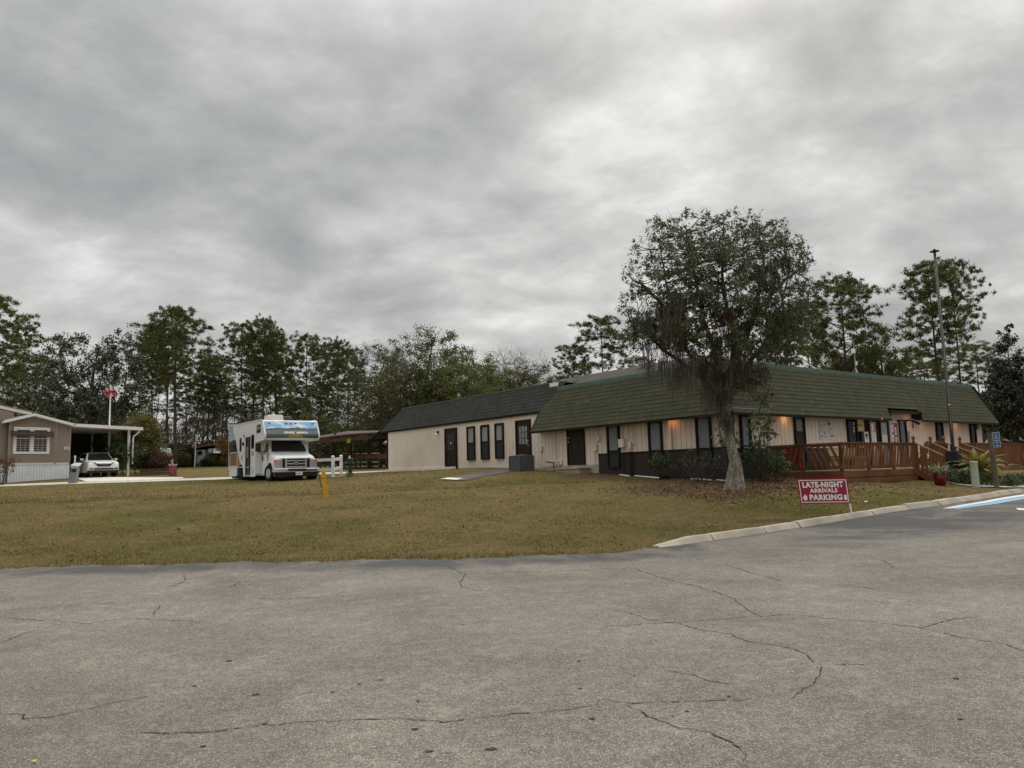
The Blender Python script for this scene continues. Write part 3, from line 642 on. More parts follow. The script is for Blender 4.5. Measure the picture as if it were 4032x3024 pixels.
# flat roof behind the mansard and the brown upper roof
b=MB(); b.poly([(Q,Q,5.25),(TR-Q,Q,5.25),(TR-Q,10,5.25),(Q,10,5.25)]); b.poly([(1,10,5.72),(6,10,5.72),(6,25.1,5.72),(1,25.1,5.72)]); part(b,'flat_roof',mat('roof_gravel',(.25,.24,.22),.95),recalc=False)
b=MB(); b.poly([(1.0,10.35,5.5),(3.0,12.4,6.22),(3.0,3.6,6.18),(1.1,2.6,5.3),(1.0,8,5.3)]); b.poly([(3.0,3.6,6.18),(8,3.6,6.18),(8,1.6,5.26),(1.1,2.6,5.3)]); b.poly([(3.0,12.4,6.22),(8,12.4,6.22),(8,3.6,6.18),(3.0,3.6,6.18)]); part(b,'upper_roof',m_shb,uv=lambda x,y,z:(y,(x)*1.05),recalc=False)
b=MB(); b.box(.9,1.0,10.15,10.75,5.5,5.72); part(b,'roof_panel',m_white)
# roof vents
def lon(px,py,a): s_,z_=onL(px,py,a); return s_,z_
for px,py,a,r,h in ((2268,1486,2.2,.13,.30),(2524,1436,2.6,.20,.42)):
    s_,z_=lon(px,py,a); v=MB(); v.lathe([(r*.75,0),(r*.75,h*.45),(r*.8,h*.47)],a,s_,z_-.02,14)
    vo=part(v,'roof_vent',m_steel); v=MB()
    for k in range(14):
        a0=2*PI*k/14; pts=[(a+math.cos(a0+t_*.5)*r*rr_,s_+math.sin(a0+t_*.5)*r*rr_,z_+h*(.45+.5*t_)) for t_,rr_ in ((0,.8),(.3,1.15),(.6,1.2),(1,.5))]
        v.tube(pts,[.018]*4,5)
    v.lathe([(r*.7,h*.45),(r*.95,h*.6),(r*.95,h*.8),(r*.3,h*.97)],a,s_,z_,14); part(v,'vent_turbine',m_steel,vo)
for px,py,a,r,h in ((2381,1448,2.4,.09,.25),(2570,1466,1.6,.06,.24)):
    s_,z_=lon(px,py,a); v=MB(); v.lathe([(r,-.05),(r,h),(r*1.25,h),(r*1.25,h+.08),(r*.6,h+.12)],a,s_,z_,12); part(v,'vent_pipe',m_steel)
# aerial mast on tripod
am=bpt(3371,1474,36.); mast=thing('antenna_mast',bw(am[0],am[1],am[2]).to_tuple(),0,'grey aerial mast with white box on a tripod above the green roof','antenna')
v=MB(); v.tube([(0,0,0),(-.0,0,1.55)],[.03,.02],8); v.build('mast',m_steel,mast)
for k in range(3):
    a_=k*2.1+.4; v=MB(); v.tube([(0,0,.32),(math.cos(a_)*.28,math.sin(a_)*.28,-.10)],.016,6); v.build('tripod_leg',m_steel,mast)
v=MB(); v.box(-.17,.02,-.08,-.02,1.0,1.22); v.build('receiver_box',m_white,mast,bevel=.01)
v=MB(); v.box(.0,.07,-.08,-.03,.42,.62); v.build('receiver_box',m_white,mast,bevel=.01)
# eave lamps
m_bulb=emis('lamp_glow',(1,.55,.22),9)
m_bulb2=emis('lamp_glow_red',(1,.30,.16),5)
def eavelamp(M,s,red=False,energy=9,d=.27):
    v=MB(); c=M(s,d,3.50); v.lathe([(.095,0.0),(.095,-.02),(.07,-.035),(.02,-.04)],c[0],c[1],3.50,14); part(v,'eave_lamp',m_bulb2 if red else m_bulb,smooth=True)
    if energy:
        l=bpy.data.lights.new('lamp_light','POINT'); l.energy=energy; l.color=(1,.50,.22); l.shadow_soft_size=.06; o=bpy.data.objects.new('lamp_light',l); COL.objects.link(o); o.location=bw(c[0],c[1],3.34)
eavelamp(ML,3.0,True,.45,.22); eavelamp(MR,3.72,False,.7,.22); eavelamp(MR,9.9,True,.8,.40); eavelamp(MR,12.9,True,0,.3); eavelamp(MR,17.6,True,.4,.22)
l=bpy.data.lights.new('lamp_light','POINT'); l.energy=1; l.color=(1,.5,.25); l.shadow_soft_size=.06; o=bpy.data.objects.new('lamp_light',l); COL.objects.link(o); o.location=bw(14.2,.15,3.3)
# wall lamp on the wing
s_,z_=onL(1727,1702,.5); v=MB(); v.box(s_-.05,s_+.05,0,.05,z_-.07,z_+.07,ML); v.box(s_-.03,s_+.03,.05,.16,z_-.02,z_+.04,ML); wl=part(v,'wall_lamp',m_black,bevel=.01); v=MB(); c=ML(s_,.15,z_-.10); v.lathe([(.05,-.10),(.07,-.05),(.06,.03),(.03,.06)],c[0],c[1],c[2],12); part(v,'lamp_shade',m_white,wl)
# utility boxes and conduits on the lawn side (pixels: left,top,right,bottom of each box)
def ubox(x0,y0,x1,y1,dep,m=m_cream,name='utility_box'):
    s1,z1=onL(x0,y0,.5); s0,z0=onL(x1,y1,.5); v=MB(); v.box(s0,s1,0,dep,z0,z1,ML); return part(v,name,m,bevel=.012)
for q_ in ((2128,1756,2139,1775,.10),(2444,1729,2466,1761,.16),(2481,1739,2492,1766,.12),(2354,1721,2365,1737,.08),(2342,1753,2354,1776,.10),(2349,1740,2353,1746,.04),(2494,1741,2500,1751,.06)): ubox(*q_)
def pipe(pts,r=.016,m=m_cream,d=.05,name='conduit'):
    v=MB(); P=[ML(*(lambda t_:(t_[0],d,t_[1]))(onL(x_,y_,.5))) for x_,y_ in pts]; v.tube(P,r,6); return part(v,name,m)
for q_ in ([(2133,1775),(2134,1802)],[(2185,1686),(2193,1857)],[(2188,1686),(2196,1812)],[(2445,1665),(2452,1672),(2454,1729)],[(2475,1665),(2480,1739)],[(2494,1663),(2499,1741)],[(2484,1766),(2484,1780)],[(2462,1761),(2462,1780)],[(2355,1672),(2357,1721)],[(2347,1776),(2349,1861)]): pipe(q_)
for q_ in ([(2461,1780),(2465,1874)],[(2484,1778),(2491,1874)],[(2492,1778),(2498,1876)]): pipe(q_,.022,m_brown,.10)
# AC line set by the condenser
pipe([(2162,1818),(2192,1822),(2196,1860)],.03,m_black,.18,'refrigerant_line'); pipe([(2192,1812),(2206,1816),(2209,1858)],.022,m_cream,.12)
ubox(2188,1811,2216,1830,.07)
# step at the recessed door
v=MB(); v.box(7.75,9.35,.0,.62,1.40,1.76,ML); so_=part(v,'door_step',mat('step_paint',(.42,.36,.28),.85,var=.12),bevel=.015)
v=MB(); v.box(7.70,9.40,-.02,.68,1.765,1.80,ML); part(v,'step_tread',mat('step_paint2',(.48,.42,.33),.85),so_)
# entrance eave floodlight and wall shields
s_,z_=onR(3600,1660,-.1); v=MB(); v.tube([MR(s_-.15,.5,z_+.1),MR(s_+.2,.7,z_-.08)],[.06,.08],10); v.tube([MR(s_-.45,.5,z_+.05),MR(s_-.15,.6,z_+.08)],[.05,.04],10); part(v,'floodlight',m_black)
def wallitem(name,x0,y0,x1,y1,m,dep,label=None,cat=None,off=.0):
    a0,z1=onR(x0,y0,.5); a1,z0=onR(x1,y1,.5)
    o_=thing(name,bw((a0+a1)/2,.5-off,z0),BROT,label,cat); w_=a1-a0;h_=z1-z0; v=MB(); v.box(-w_/2,w_/2,-dep,-.003,0,h_); bd_=v.build('board',m,o_); return o_,w_,h_
# map poster
m_map,nm=newmat('map_print'); tn=nm.noise(9,6,.7); c=nm.ramp(tn,[(.3,(.28,.38,.40)),(.45,(.46,.48,.46)),(.6,(.52,.52,.50)),(.75,(.42,.50,.46))]); nm.col(c); nm.b.inputs['Roughness'].default_value=.4
mo,w_,h_=wallitem('wall_map',3223,1657,3287,1730,m_map,.02,'large pale blue campground map on the cream wall behind the deck rail','map')
r5=random.Random(8)
v=MB()
for i in range(26): zz=h_*(.08+.82*r5.random()); xx=-w_*.45+w_*.22*r5.randint(0,1); v.box(xx,xx+w_*.18*r5.uniform(.6,1),-.0225,-.0215,zz,zz+.010)
v.build('printed_line',mat('ink_dark',(.12,.13,.14),.6),mo)
v=MB()
for i in range(22): xx=w_*r5.uniform(.05,.45); zz=h_*r5.uniform(.08,.62); v.poly([(xx,-.0225,zz),(xx+.04,-.0225,zz+.01),(xx+.03,-.0225,zz+.05),(xx-.005,-.0225,zz+.03)])
v.build('map_lot',mat('ink_violet',(.12,.07,.16),.6),mo,recalc=False)
v=MB(); v.lathe([(.085,0),(.085,.003)],0,0,0,18); em=v.build('map_emblem',mat('ink_maroon',(.25,.03,.05),.6),mo); em.rotation_euler=(PI/2,0,0); em.location=(w_*.14,-.0215,h_*.86)
v=MB(); v.box(-w_*.5,w_*.5,-.0228,-.0208,0,.03); v.box(-w_*.5,w_*.5,-.0228,-.0208,h_-.02,h_); v.build('map_border',m_white,mo)
ys,w_,h_=wallitem('notice_sign',3372,1669,3396,1681,mat('sign_yellow',(.62,.36,.02),.5,var=.03),.012,'small orange yellow notice on the wall left of the entrance doors','sign')
for i,wd in enumerate((.8,.6)):
    v=MB(); 
    for k in range(7): v.box(-w_*.42+k*w_*.12*wd/.8,-w_*.42+k*w_*.12*wd/.8+w_*.08,-.0145,-.0125,h_*(.62-i*.38),h_*(.80-i*.38))
    v.build('printed_line',mat('ink_brown',(.16,.05,.01),.6),ys)
nb_,w_,h_=wallitem('leaflet_box',3378,1699,3408,1746,m_black,.16,'black leaflet box with a poster front beside the entrance doors','leaflet box')
v=MB(); v.box(-w_*.15,w_*.5,-.168,-.162,.02,h_*.95); v.build('poster',m_paper,nb_)
v=MB(); v.box(-w_*.02,w_*.38,-.172,-.169,h_*.55,h_*.8); v.build('poster_picture',mat('ink_red',(.16,.05,.04),.6,vs=30,var=.4),nb_)
text_part('News',.09,mat('ink_black',(.03,.03,.03),.6),nb_,lambda p:(w_*.17+p[0],-.171,h_*.42+p[1]),bold=.03,wid=.16)
# notice board
m_cork=mat('cork_board',(.26,.10,.05),.9,var=.1)
no,w_,h_=wallitem('notice_board',3502,1664,3534,1745,m_cork,.06,'notice board covered with pinned papers right of the entrance doors','notice board')
v=MB(); v.box(-w_/2-.03,-w_/2,-.08,0,-.02,h_+.02); v.box(w_/2,w_/2+.02,-.08,0,-.02,h_+.02); v.box(-w_/2,w_/2,-.08,-.06,h_,h_+.03); v.build('board_frame',m_white,no)
for x_,z_,ww,hh in ((-.16,.42,.15,.32),(.07,.30,.15,.34),(-.17,.02,.16,.30),(.08,.00,.15,.22),(-.05,.72,.1,.1)):
    z_=h_*.06+z_*1.0; v=MB(); v.box(x_-ww/2,x_+ww/2,-.066,-.0605,z_,z_+hh); p_=v.build('pinned_paper',m_paper,no)
    v=MB(); v.box(x_-ww*.35,x_+ww*.35,-.0675,-.0662,z_+hh*.25,z_+hh*.62)
    v.build('printed_block',mat('ink_red2',(.35,.12,.10),.6,vs=60,var=.4,c2=(.6,.55,.5)),p_)
pp,w_,h_=wallitem('wall_notice',3582,1698,3595,1724,m_paper,.01,'white sheet notice beside a beige wall panel near the first newel post','notice')
pn,w_,h_=wallitem('wall_panel',3563,1698,3581,1745,mat('panel_beige',(.30,.27,.21),.8),.05,'flat beige panel on the wall behind the deck rail end','panel')
v=MB(); a0,z0=onR(3594,1677,.5); v.poly([(0,-.02,-.17),(.07,-.02,0),(0,-.02,.17),(-.07,-.02,0)]); v.poly([(0,-.004,-.17),(.07,-.004,0),(0,-.004,.17),(-.07,-.004,0)]); de=v.build('diamond_plaque',mat('plaque_red',(.20,.03,.02),.5),None,recalc=False); de.location=bw(a0,.5,z0); de.rotation_euler=(0,0,BROT); tag(de,'small dark red diamond plaque on the wall above the white notice','plaque')
a0,z0=onR(3844,1677,.5); v=MB(); v.tube([(math.cos(k*PI/8)*.11,0,math.sin(k*PI/8)*.17) for k in range(17)],.018,6); v.bar((0,0,-.05),(0,0,.12),.04,.02); v.bar((-.05,0,-.08),(.05,0,-.08),.02,.05); de=v.build('wall_ornament',m_black,None); de.location=bw(a0,.46,z0); de.rotation_euler=(0,0,BROT); tag(de,'oval dark metal ornament right of the last front window','ornament')
# window stickers near the second dark door
v=MB(); 
for x_,y_,w0,h0 in ((3356,1668,4,9),(3357,1684,6,9),(3357,1697,3,6)):
    a0,z0=onR(x_,y_,.5); v.box(a0-.03,a0+.04,.062,.066,z0-.06,z0+.05,MR)
part(v,'sticker',m_paper)
# ------------------------------------------------------------------ deck
FB=-2.40
A1=onR(3594,1741,FB)[0]; A2=onR(3665,1739,FB)[0]; A3=onR(3715,1739,FB)[0]; A4=onR(3780,1740,FB)[0]; A5=onR(4006,1745,FB)[0]; A0=onR(3307,1741,FB)[0]
DZ=1.44; RZ=2.37
D=thing('wooden_deck',bw(A0,FB,1.0),BROT,'brown stained timber deck with slatted railings and two flights of stairs','deck')
def dpart(mb,name,m,parent=None,**k):
    off=bw(0,0,0); # vertices in building frame -> deck frame
    mb.v=[(p[0]-A0,p[1]-FB,p[2]-1.0) for p in mb.v]; return mb.build(name,m,parent or D,**k)
v=MB(); y=FB
nn=0
while y<.36:
    y1=min(y+.138,.38); v.box(A0,A5,y,y1,DZ-.03,DZ+(nn%2)*.001); y+=.142; nn+=1
dpart(v,'deck_floor',deckgrey)
# rim boards front (three rows), broken at the stairs
for (a0,a1) in ((A0-.02,A1+.05),(A4-.05,A5+.05)):
    for k,(z1,z0) in enumerate(((DZ-.035,DZ-.25),(DZ-.27,DZ-.46),(DZ-.49,DZ-.62))):
        for c0 in ([a0,(a0+a1)/2] ):
            c1=c0+(a1-a0)/2-.004
            if a0>8 and k>0: continue
            v=MB(); v.box(c0,c1,FB-.045-.004*k,FB,z0,z1); dpart(v,'rim_board',deckx,bevel=.006)
for k,(z1,z0) in enumerate(((DZ-.035,DZ-.25),(DZ-.27,DZ-.46),(DZ-.49,DZ-.62))):
    v=MB(); v.box(A0-.045,A0-.001,FB-.04,.36,z0,z1); dpart(v,'rim_board',deckw,bevel=.006)
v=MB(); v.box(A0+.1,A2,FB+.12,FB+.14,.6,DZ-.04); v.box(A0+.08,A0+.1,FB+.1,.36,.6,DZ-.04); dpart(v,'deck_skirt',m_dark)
v=MB(); v.box(A1+.05,A4-.05,FB-.03,FB,DZ-.25,DZ-.035); dpart(v,'rim_board',deckx)
def rail(p0,p1,posts,nb,lean,cap=True,dz=0.,first=True):
    """p0,p1=(a,b) at floor level; posts fractions"""
    p0=Vector((p0[0],p0[1],0));p1=Vector((p1[0],p1[1],0)); d=(p1-p0); L_=d.length; d.normalize(); n_=Vector((d.y,-d.x,0))
    if cap:
        v=MB(); v.bar(p0+Vector((0,0,RZ-.018)),p1+Vector((0,0,RZ-.018)),.14,.036); dpart(v,'cap_rail',deckx,bevel=.005)
    v=MB(); v.bar(p0+Vector((0,0,RZ-.085)),p1+Vector((0,0,RZ-.085)),.036,.085); dpart(v,'top_rail',deckx)
    v=MB(); v.bar(p0+Vector((0,0,DZ+.10)),p1+Vector((0,0,DZ+.10)),.036,.085); dpart(v,'bottom_rail',deckx)
    for f_ in posts:
        q=p0+d*(L_*f_); v=MB(); v.bar(q+Vector((0,0,DZ-.20)),q+Vector((0,0,RZ-.02)),.089,.089,up=(d.x,d.y,0)); dpart(v,'rail_post',deckw,bevel=.004)
    for i in range(nb):
        t_=(i+.5)/nb*L_; l_=lean(i,nb); q0=p0+d*(t_-l_/2)+n_*.03; q1=p0+d*(t_+l_/2)+n_*.03
        v=MB(); v.bar(q0+Vector((0,0,DZ+.04)),q1+Vector((0,0,RZ-.045)),.085,.03,up=tuple(n_)); dpart(v,'baluster',deckw)
rail((A0,FB),(A0,.36),(0,.52),0,lambda i,n:0)
# left side: slats fan both ways in two bays
def slat(q0,q1,zz0=DZ+.04,zz1=RZ-.045,up=(0,1,0),m=deckw):
    v=MB(); v.bar((q0[0],q0[1],zz0),(q1[0],q1[1],zz1),.085,.03,up=up); dpart(v,'baluster',m)
for k in range(-1,6):
    f0=.62+.235*k; slat((A0-.035,FB+f0-.42),(A0-.035,FB+f0-.02),up=(1,0,0)) if f0-.02<1.38 else None
for k in range(6):
    f0=1.55+.22*k; slat((A0-.035,FB+f0+.1),(A0-.035,FB+f0-.22),up=(1,0,0)) if f0+.1<2.74 else None
rail((A0,FB),(A1,FB),(0,.345,.69,1),26,lambda i,n:.21+.02*((i*7)%5-2))
rail((A2,FB),(A3,FB),(),7,lambda i,n:.10)
rail((A4,FB),(A5,FB),(.25,.5,.75,1),38,lambda i,n:-.16)
# newel posts with ball finials, stairs
def newel(a):
    v=MB(); v.box(a-.048,a+.048,FB-.05,FB+.046,1.0,RZ+.03); no_=dpart(v,'newel_post',deckw,bevel=.005)
    v=MB(); v.lathe([(.035,0),(.055,.01),(.055,.03),(.03,.045),(.035,.06),(.062,.10),(.068,.14),(.055,.18),(.03,.215),(.01,.235)],a,FB,RZ+.03,14); dpart(v,'finial',deckw,no_,smooth=True)
for a in (A1+.06,A2-.02,A3+.0,A4): newel(a)
def stairs(a0,a1,run,drop,steps=3):
    for s_ in range(steps):
        z1=DZ-(s_+1)*.165; y0=FB-(s_+1)*.28
        v=MB(); v.box(a0,a1,y0-.02,y0+.28,z1-.035,z1); dpart(v,'stair_tread',deckx,bevel=.005)
        v=MB(); v.box(a0,a1,y0+.262,y0+.28,z1,z1+.13); dpart(v,'stair_riser',deckw)
    for a in (a0-.03,a1+.03):
        v=MB(); v.bar((a,FB-.02,DZ-.12),(a,FB-.28*steps,DZ-.165*steps-.12),.04,.24); dpart(v,'stringer',deckw)
        v=MB(); v.bar((a,FB-.02,RZ+.0),(a,FB-run,RZ-drop),.07,.05); dpart(v,'handrail',railw,bevel=.012)
        v=MB(); yb=FB-.28*steps; v.box(a-.045,a+.045,yb-.045,yb+.045,DZ-.165*steps-.25,RZ-drop*(.28*steps/run)-.01); dpart(v,'rail_post',deckw,bevel=.004)
        n_=5
        for i in range(n_):
            t_=(i+.6)/(n_+.4); yy=FB-.28*steps*t_; zt=RZ-drop*(.28*steps*t_/run)-.03; zb=DZ-.165*steps*t_-.05; v=MB(); v.bar((a,yy,zb),(a,yy,zt),.085,.03,up=(1,0,0)); dpart(v,'baluster',deckw)
stairs(A1+.09,A2-.06,1.0,.52); stairs(A3+.05,A4-.05,1.15,.50)
v=MB(); v.box(A1,A2+.25,FB-1.25,FB-.80,.62,.86); dpart(v,'stair_landing',deckx,bevel=.01)
# ramp beyond the right end
v=MB(); v.bar((A5,FB,RZ-.02),(A5+3,FB-.1,RZ-.32),.12,.04); dpart(v,'cap_rail',deckx)
for i in range(14):
    a=A5+.2+i*.2; slat((a+.05,FB-.03),(a-.05,FB-.03),DZ-.0-i*.02,RZ-.05-i*.02)
v=MB(); v.bar((A5,FB,DZ-.12),(A5+3,FB-.1,DZ-.42),.04,.2); dpart(v,'rim_board',deckx)
# ------------------------------------------------------------------ chairs on the deck
def adirondack(m,loc,rz,label):
    c=thing('garden_chair',loc,rz,label,'chair')
    for i in range(5):
        x0=-.25+.1*i; top=1.02+.06*(1-abs(i-2)/2); v=MB(); v.bar((x0+.05,.18,.30),(x0+.05+(i-2)*.035,.52,top),.088,.02,up=(0,1,.4)); v.build('back_slat',m,c,bevel=.004)
    for i in range(4):
        v=MB(); y=-.32+i*.12; v.box(-.26,.26,y,y+.105,.36-.03*i-.01,.38-.03*i-.01); v.build('seat_slat',m,c)
    for sx in (-1,1):
        v=MB(); v.box(sx*.28-.03,sx*.28+.03,-.36,-.28,0,.56); v.build('leg',m,c); v=MB(); v.bar((sx*.28,-.3,.34),(sx*.28,.55,.02),.03,.10); v.build('side_rail',m,c)
        v=MB(); v.box(sx*.33-.07,sx*.33+.07,-.42,.34,.56,.585); v.build('arm',m,c,bevel=.01)
    return c
m_redch=mat('red_paint',(.42,.025,.022),.5,var=.08)
ac_=onR(3122,1800,-.35)[0]; rc_=adirondack(m_redch,bw(ac_,-.35,DZ).to_tuple(),BROT+PI-1.0,'bright red garden chair behind the left deck railing'); rc_.scale=(.82,.82,.80)
chw=wood('chair_wood',(.20,.125,.07),(.12,.07,.04),'Z')
a_,z_=onR(3636,1760,-.9); adirondack(chw,bw(a_,-.6,DZ).to_tuple(),BROT+PI,'weathered wooden garden chair behind the newel posts, the left one')
a_,z_=onR(3660,1760,-.9); adirondack(chw,bw(a_+.35,-.6,DZ).to_tuple(),BROT+PI-.1,'weathered wooden garden chair behind the second newel post, the right one')
# pale bench behind the front rail
bn=thing('deck_bench',bw(4.8,-1.3,DZ).to_tuple(),BROT,'pale timber bench behind the slatted front railing','bench')
mbn=mat('bench_pale',(.42,.34,.2),.7)
v=MB(); v.box(-.9,.9,-.2,.2,.42,.46); v.build('seat',mbn,bn); v=MB(); v.box(-.9,.9,.2,.24,.5,.8); v.build('backrest',mbn,bn)
for sx in (-.8,.8):
    v=MB(); v.box(sx-.03,sx+.03,-.18,.22,0,.42); v.build('leg',mbn,bn)
# ------------------------------------------------------------------ late-night sign
def gz(x,y): return g(x,y)
TL=at(3137,1886,18.7);TR_=at(3336,1892,18.5); SW=(Vector((TR_.x,TR_.y,0))-Vector((TL.x,TL.y,0))).length
SH=.60; so_=Vector((TR_.x,TR_.y,0)); sg=thing('road_sign',(TL.x,TL.y,gz(TL.x,TL.y)),math.atan2(TR_.y-TL.y,TR_.x-TL.x),'tilted crimson sign with white late-night arrivals lettering on the lawn','sign')
zt=TL.z-gz(TL.x,TL.y); tilt=math.atan2((1988-1892)-(1978-1886)+0,1)*0
m_crim=mat('sign_crimson',(.30,.006,.04),.45,var=.05); m_sw=mat('sign_white',(.76,.74,.70),.5,var=.03)
sh=-.012 # slight fall to the right, board leans with the stake
def SM(p,d=0): x,z=p; return (x+.045*(SH-z)/SH, -d, zt-SH+z - x*.006/SW)
v=MB(); v.hexa([SM((0,0),.0),SM((SW,0),.0),SM((SW,0),-.012),SM((0,0),-.012)],[SM((0,SH),.0),SM((SW,SH),.0),SM((SW,SH),-.012),SM((0,SH),-.012)]); pl=v.build('sign_board',m_crim,sg)
v=MB(); bw_=.018; i_=.032
def rect(x0,x1,z0,z1,d=.004): v.add([SM((x0,z0),d),SM((x1,z0),d),SM((x1,z1),d),SM((x0,z1),d)],[(0,1,2,3)])
rect(i_,SW-i_,SH-i_-bw_,SH-i_);rect(i_,SW-i_,i_,i_+bw_);rect(i_,i_+bw_,i_+bw_,SH-i_-bw_);rect(SW-i_-bw_,SW-i_,i_+bw_,SH-i_-bw_); v.build('sign_border',m_sw,pl,recalc=False)
text_part('LATE-NIGHT',.175,m_sw,pl,lambda p:SM((p[0],p[1]),.005),'lettering',.05,SW*.81,SW*.5,SH*.745)
text_part('ARRIVALS',.125,m_sw,pl,lambda p:SM((p[0],p[1]),.005),'lettering',.05,SW*.55,SW*.5,SH*.515)
text_part('PARKING',.175,m_sw,pl,lambda p:SM((p[0],p[1]),.005),'lettering',.05,SW*.65,SW*.525,SH*.245)
v=MB(); v.add([SM(q,.005) for q in ((SW*.06,SH*.245),(SW*.125,SH*.40),(SW*.125,SH*.33),(SW*.155,SH*.33),(SW*.155,SH*.16),(SW*.125,SH*.16),(SW*.125,SH*.09))],[tuple(range(7))]); v.build('arrow',m_sw,pl,recalc=False)
v=MB(); v.add([SM(q,.005) for q in ((SW*.88,SH*.14),(SW*.945,SH*.14),(SW*.945,SH*.34),(SW*.88,SH*.34))],[(0,1,2,3)]); v.build('arrow_tail',m_sw,pl,recalc=False)
zr=gz(TR_.x,TR_.y)-gz(TL.x,TL.y)
v=MB(); v.bar((SW-.03,.02,zt-.02),(SW+.055,.02,zr-.1),.035,.035); v.build('stake',m_white,sg); v=MB(); v.bar((.03,.03,zt-.02),(.07,.03,-.1),.012,.012); v.build('stake',mat('stake_grey',(.2,.2,.17),.8),sg)
# ------------------------------------------------------------------ flagpole with dark flared base
p=bw(8.0,-3.35,0); z0=gz(p.x,p.y); P=at(3753,1772,p.y)
fp=thing('flagpole',(P.x,p.y,z0),BROT,'tall grey flagpole with a flat cap rising from a dark flared base','flagpole')
top=at(3715,990,p.y).z-z0; bt=P.z-z0
v=MB(); v.tube([(0,0,bt-.05),(0,0,top*.5),(0,0,top)],[.062,.054,.045],12); v.build('pole',mat('pole_grey',(.15,.145,.135),.75,var=.25,vs=4),fp,smooth=True)
v=MB(); v.lathe([(.03,0),(.17,.0),(.17,.02),(.05,.03),(.04,.10),(.02,.11)],0,0,top,14); v.build('pole_cap',m_black,fp)
v=MB(); v.tube([(-.09,-.05,bt+1.7),(-.09,-.05,bt+1.0),(-.09,-.05,1.9),(-.08,-.05,top*.75),(-.05,-.03,top-.3)],.006,5); v.build('halyard',mat('rope_grey',(.4,.39,.36),.8),fp); v=MB(); v.bar((-.14,-.05,bt+1.65),(-.02,-.05,bt+1.66),.03,.03); v.build('cleat',m_white,fp)
v=MB(); v.hexa([(-.36,-.36,-.1),(.42,-.36,-.1),(.42,.36,-.1),(-.36,.36,-.1)],[(-.17,-.17,bt-.02),(.20,-.17,bt-.02),(.20,.17,bt-.02),(-.17,.17,bt-.02)]); v.build('pole_base',mat('base_black',(.018,.019,.020),.6,bump=.3,bs=20),fp,bevel=.03)
# ------------------------------------------------------------------ bollard
p=at(3843,1916,26); z0=gz(p.x,p.y)
bo=thing('utility_bollard',(p.x,p.y,z0),0,'pale green cylindrical utility bollard beside the concrete pavement','bollard')
v=MB(); v.lathe([(.125,-.1),(.125,.11),(.118,.13),(.116,.8)],0,0,0,24); v.build('body',mat('bollard_green',(.36,.40,.31),.6,var=.08,vs=4),bo,smooth='auto')
v=MB(); v.lathe([(.12,.80),(.124,.81),(.124,.85),(.11,.87),(.02,.875)],0,0,0,24); v.build('cap',mat('bollard_cap',(.44,.46,.40),.55),bo,smooth='auto')
v=MB(); v.poly([(.085,-.088,.62),(.112,-.05,.62),(.112,-.05,.74),(.085,-.088,.74)]); v.build('warning_sticker',mat('ink_red3',(.3,.03,.03),.6),bo,recalc=False)
# ------------------------------------------------------------------ accessible parking sign on a round post
p=at(3925,1918,26); z0=gz(p.x,p.y); ap=thing('parking_sign_post',(p.x,p.y,z0),0,'round weathered timber post carrying a small blue wheelchair sign','sign post')
hp=at(3908,1703,26).z-z0
v=MB(); v.tube([(0,0,-.1),(-.03,0,hp*.5),(-.07,0,hp)],[.088,.084,.082],14); v.build('post',wood('post_grey_wood',(.17,.135,.10),(.095,.075,.055),'Z'),ap,smooth='auto')
m_blue=mat('sign_blue',(.035,.10,.27),.5,var=.05)
a_=-.35; ca,sa=math.cos(a_),math.sin(a_)
def AM(p,d=0): x,z=p; return (x*ca+.03-d*math.sin(-a_)*1, -.10+x*sa-d*ca, hp-.50+z)
def rrect(w_,h_,r_,n_=5):
    o_=[]
    for cx_,cy_,s_ in ((w_-r_,r_,-PI/2),(w_-r_,h_-r_,0),(r_,h_-r_,PI/2),(r_,r_,PI)):
        for k in range(n_+1): t_=s_+k/n_*PI/2; o_.append((cx_+r_*math.cos(t_),cy_+r_*math.sin(t_)))
    return o_
def plate(w_,h_,r_,d,m,name,par,x=0,z=0,th=.004):
    o_=rrect(w_,h_,r_); v=MB(); n_=len(o_); v.add([AM((a+x,b+z),d) for a,b in o_]+[AM((a+x,b+z),d-th) for a,b in o_],[tuple(range(n_)),tuple(range(2*n_-1,n_-1,-1))]+[(i,(i+1)%n_,n_+(i+1)%n_,n_+i) for i in range(n_)]); return v.build(name,m,par)
pw=plate(.20,.50,.02,0,m_sw,'sign_plate',ap,-.05); plate(.18,.48,.015,.003,m_blue,'sign_face',pw,-.04,.01)
v=MB(); c0=(.045,.30)
def ribbon(pts,wd,d=.007):
    for (x0,y0),(x1,y1) in zip(pts[:-1],pts[1:]):
        dx,dy=x1-x0,y1-y0; l_=math.hypot(dx,dy); nx,ny=-dy/l_*wd/2,dx/l_*wd/2; v.add([AM((x0+nx,y0+ny),d),AM((x1+nx,y1+ny),d),AM((x1-nx,y1-ny),d),AM((x0-nx,y0-ny),d)],[(0,1,2,3)])
ribbon([(.045+.04*math.cos(t_*.35+2.2),.315+.04*math.sin(t_*.35+2.2)) for t_ in range(14)],.010)
ribbon([(.04,.415),(.042,.345),(.08,.345),(.095,.30),(.108,.305)],.012); ribbon([(.042,.38),(.072,.38)],.010); ribbon([(.034,.43),(.046,.43)],.016)
ribbon([(-.01,.245),(.11,.245)],.004); ribbon([(-.01,.44),(.11,.44)],.004)
v.build('wheelchair_symbol',m_sw,pw,recalc=False)
text_part('PARKING',.035,m_sw,pw,lambda p:AM((p[0],p[1]),.007),'lettering',.04,.12,.05,.215); text_part('VAN',.04,m_sw,pw,lambda p:AM((p[0],p[1]),.007),'lettering',.04,.07,.05,.150)
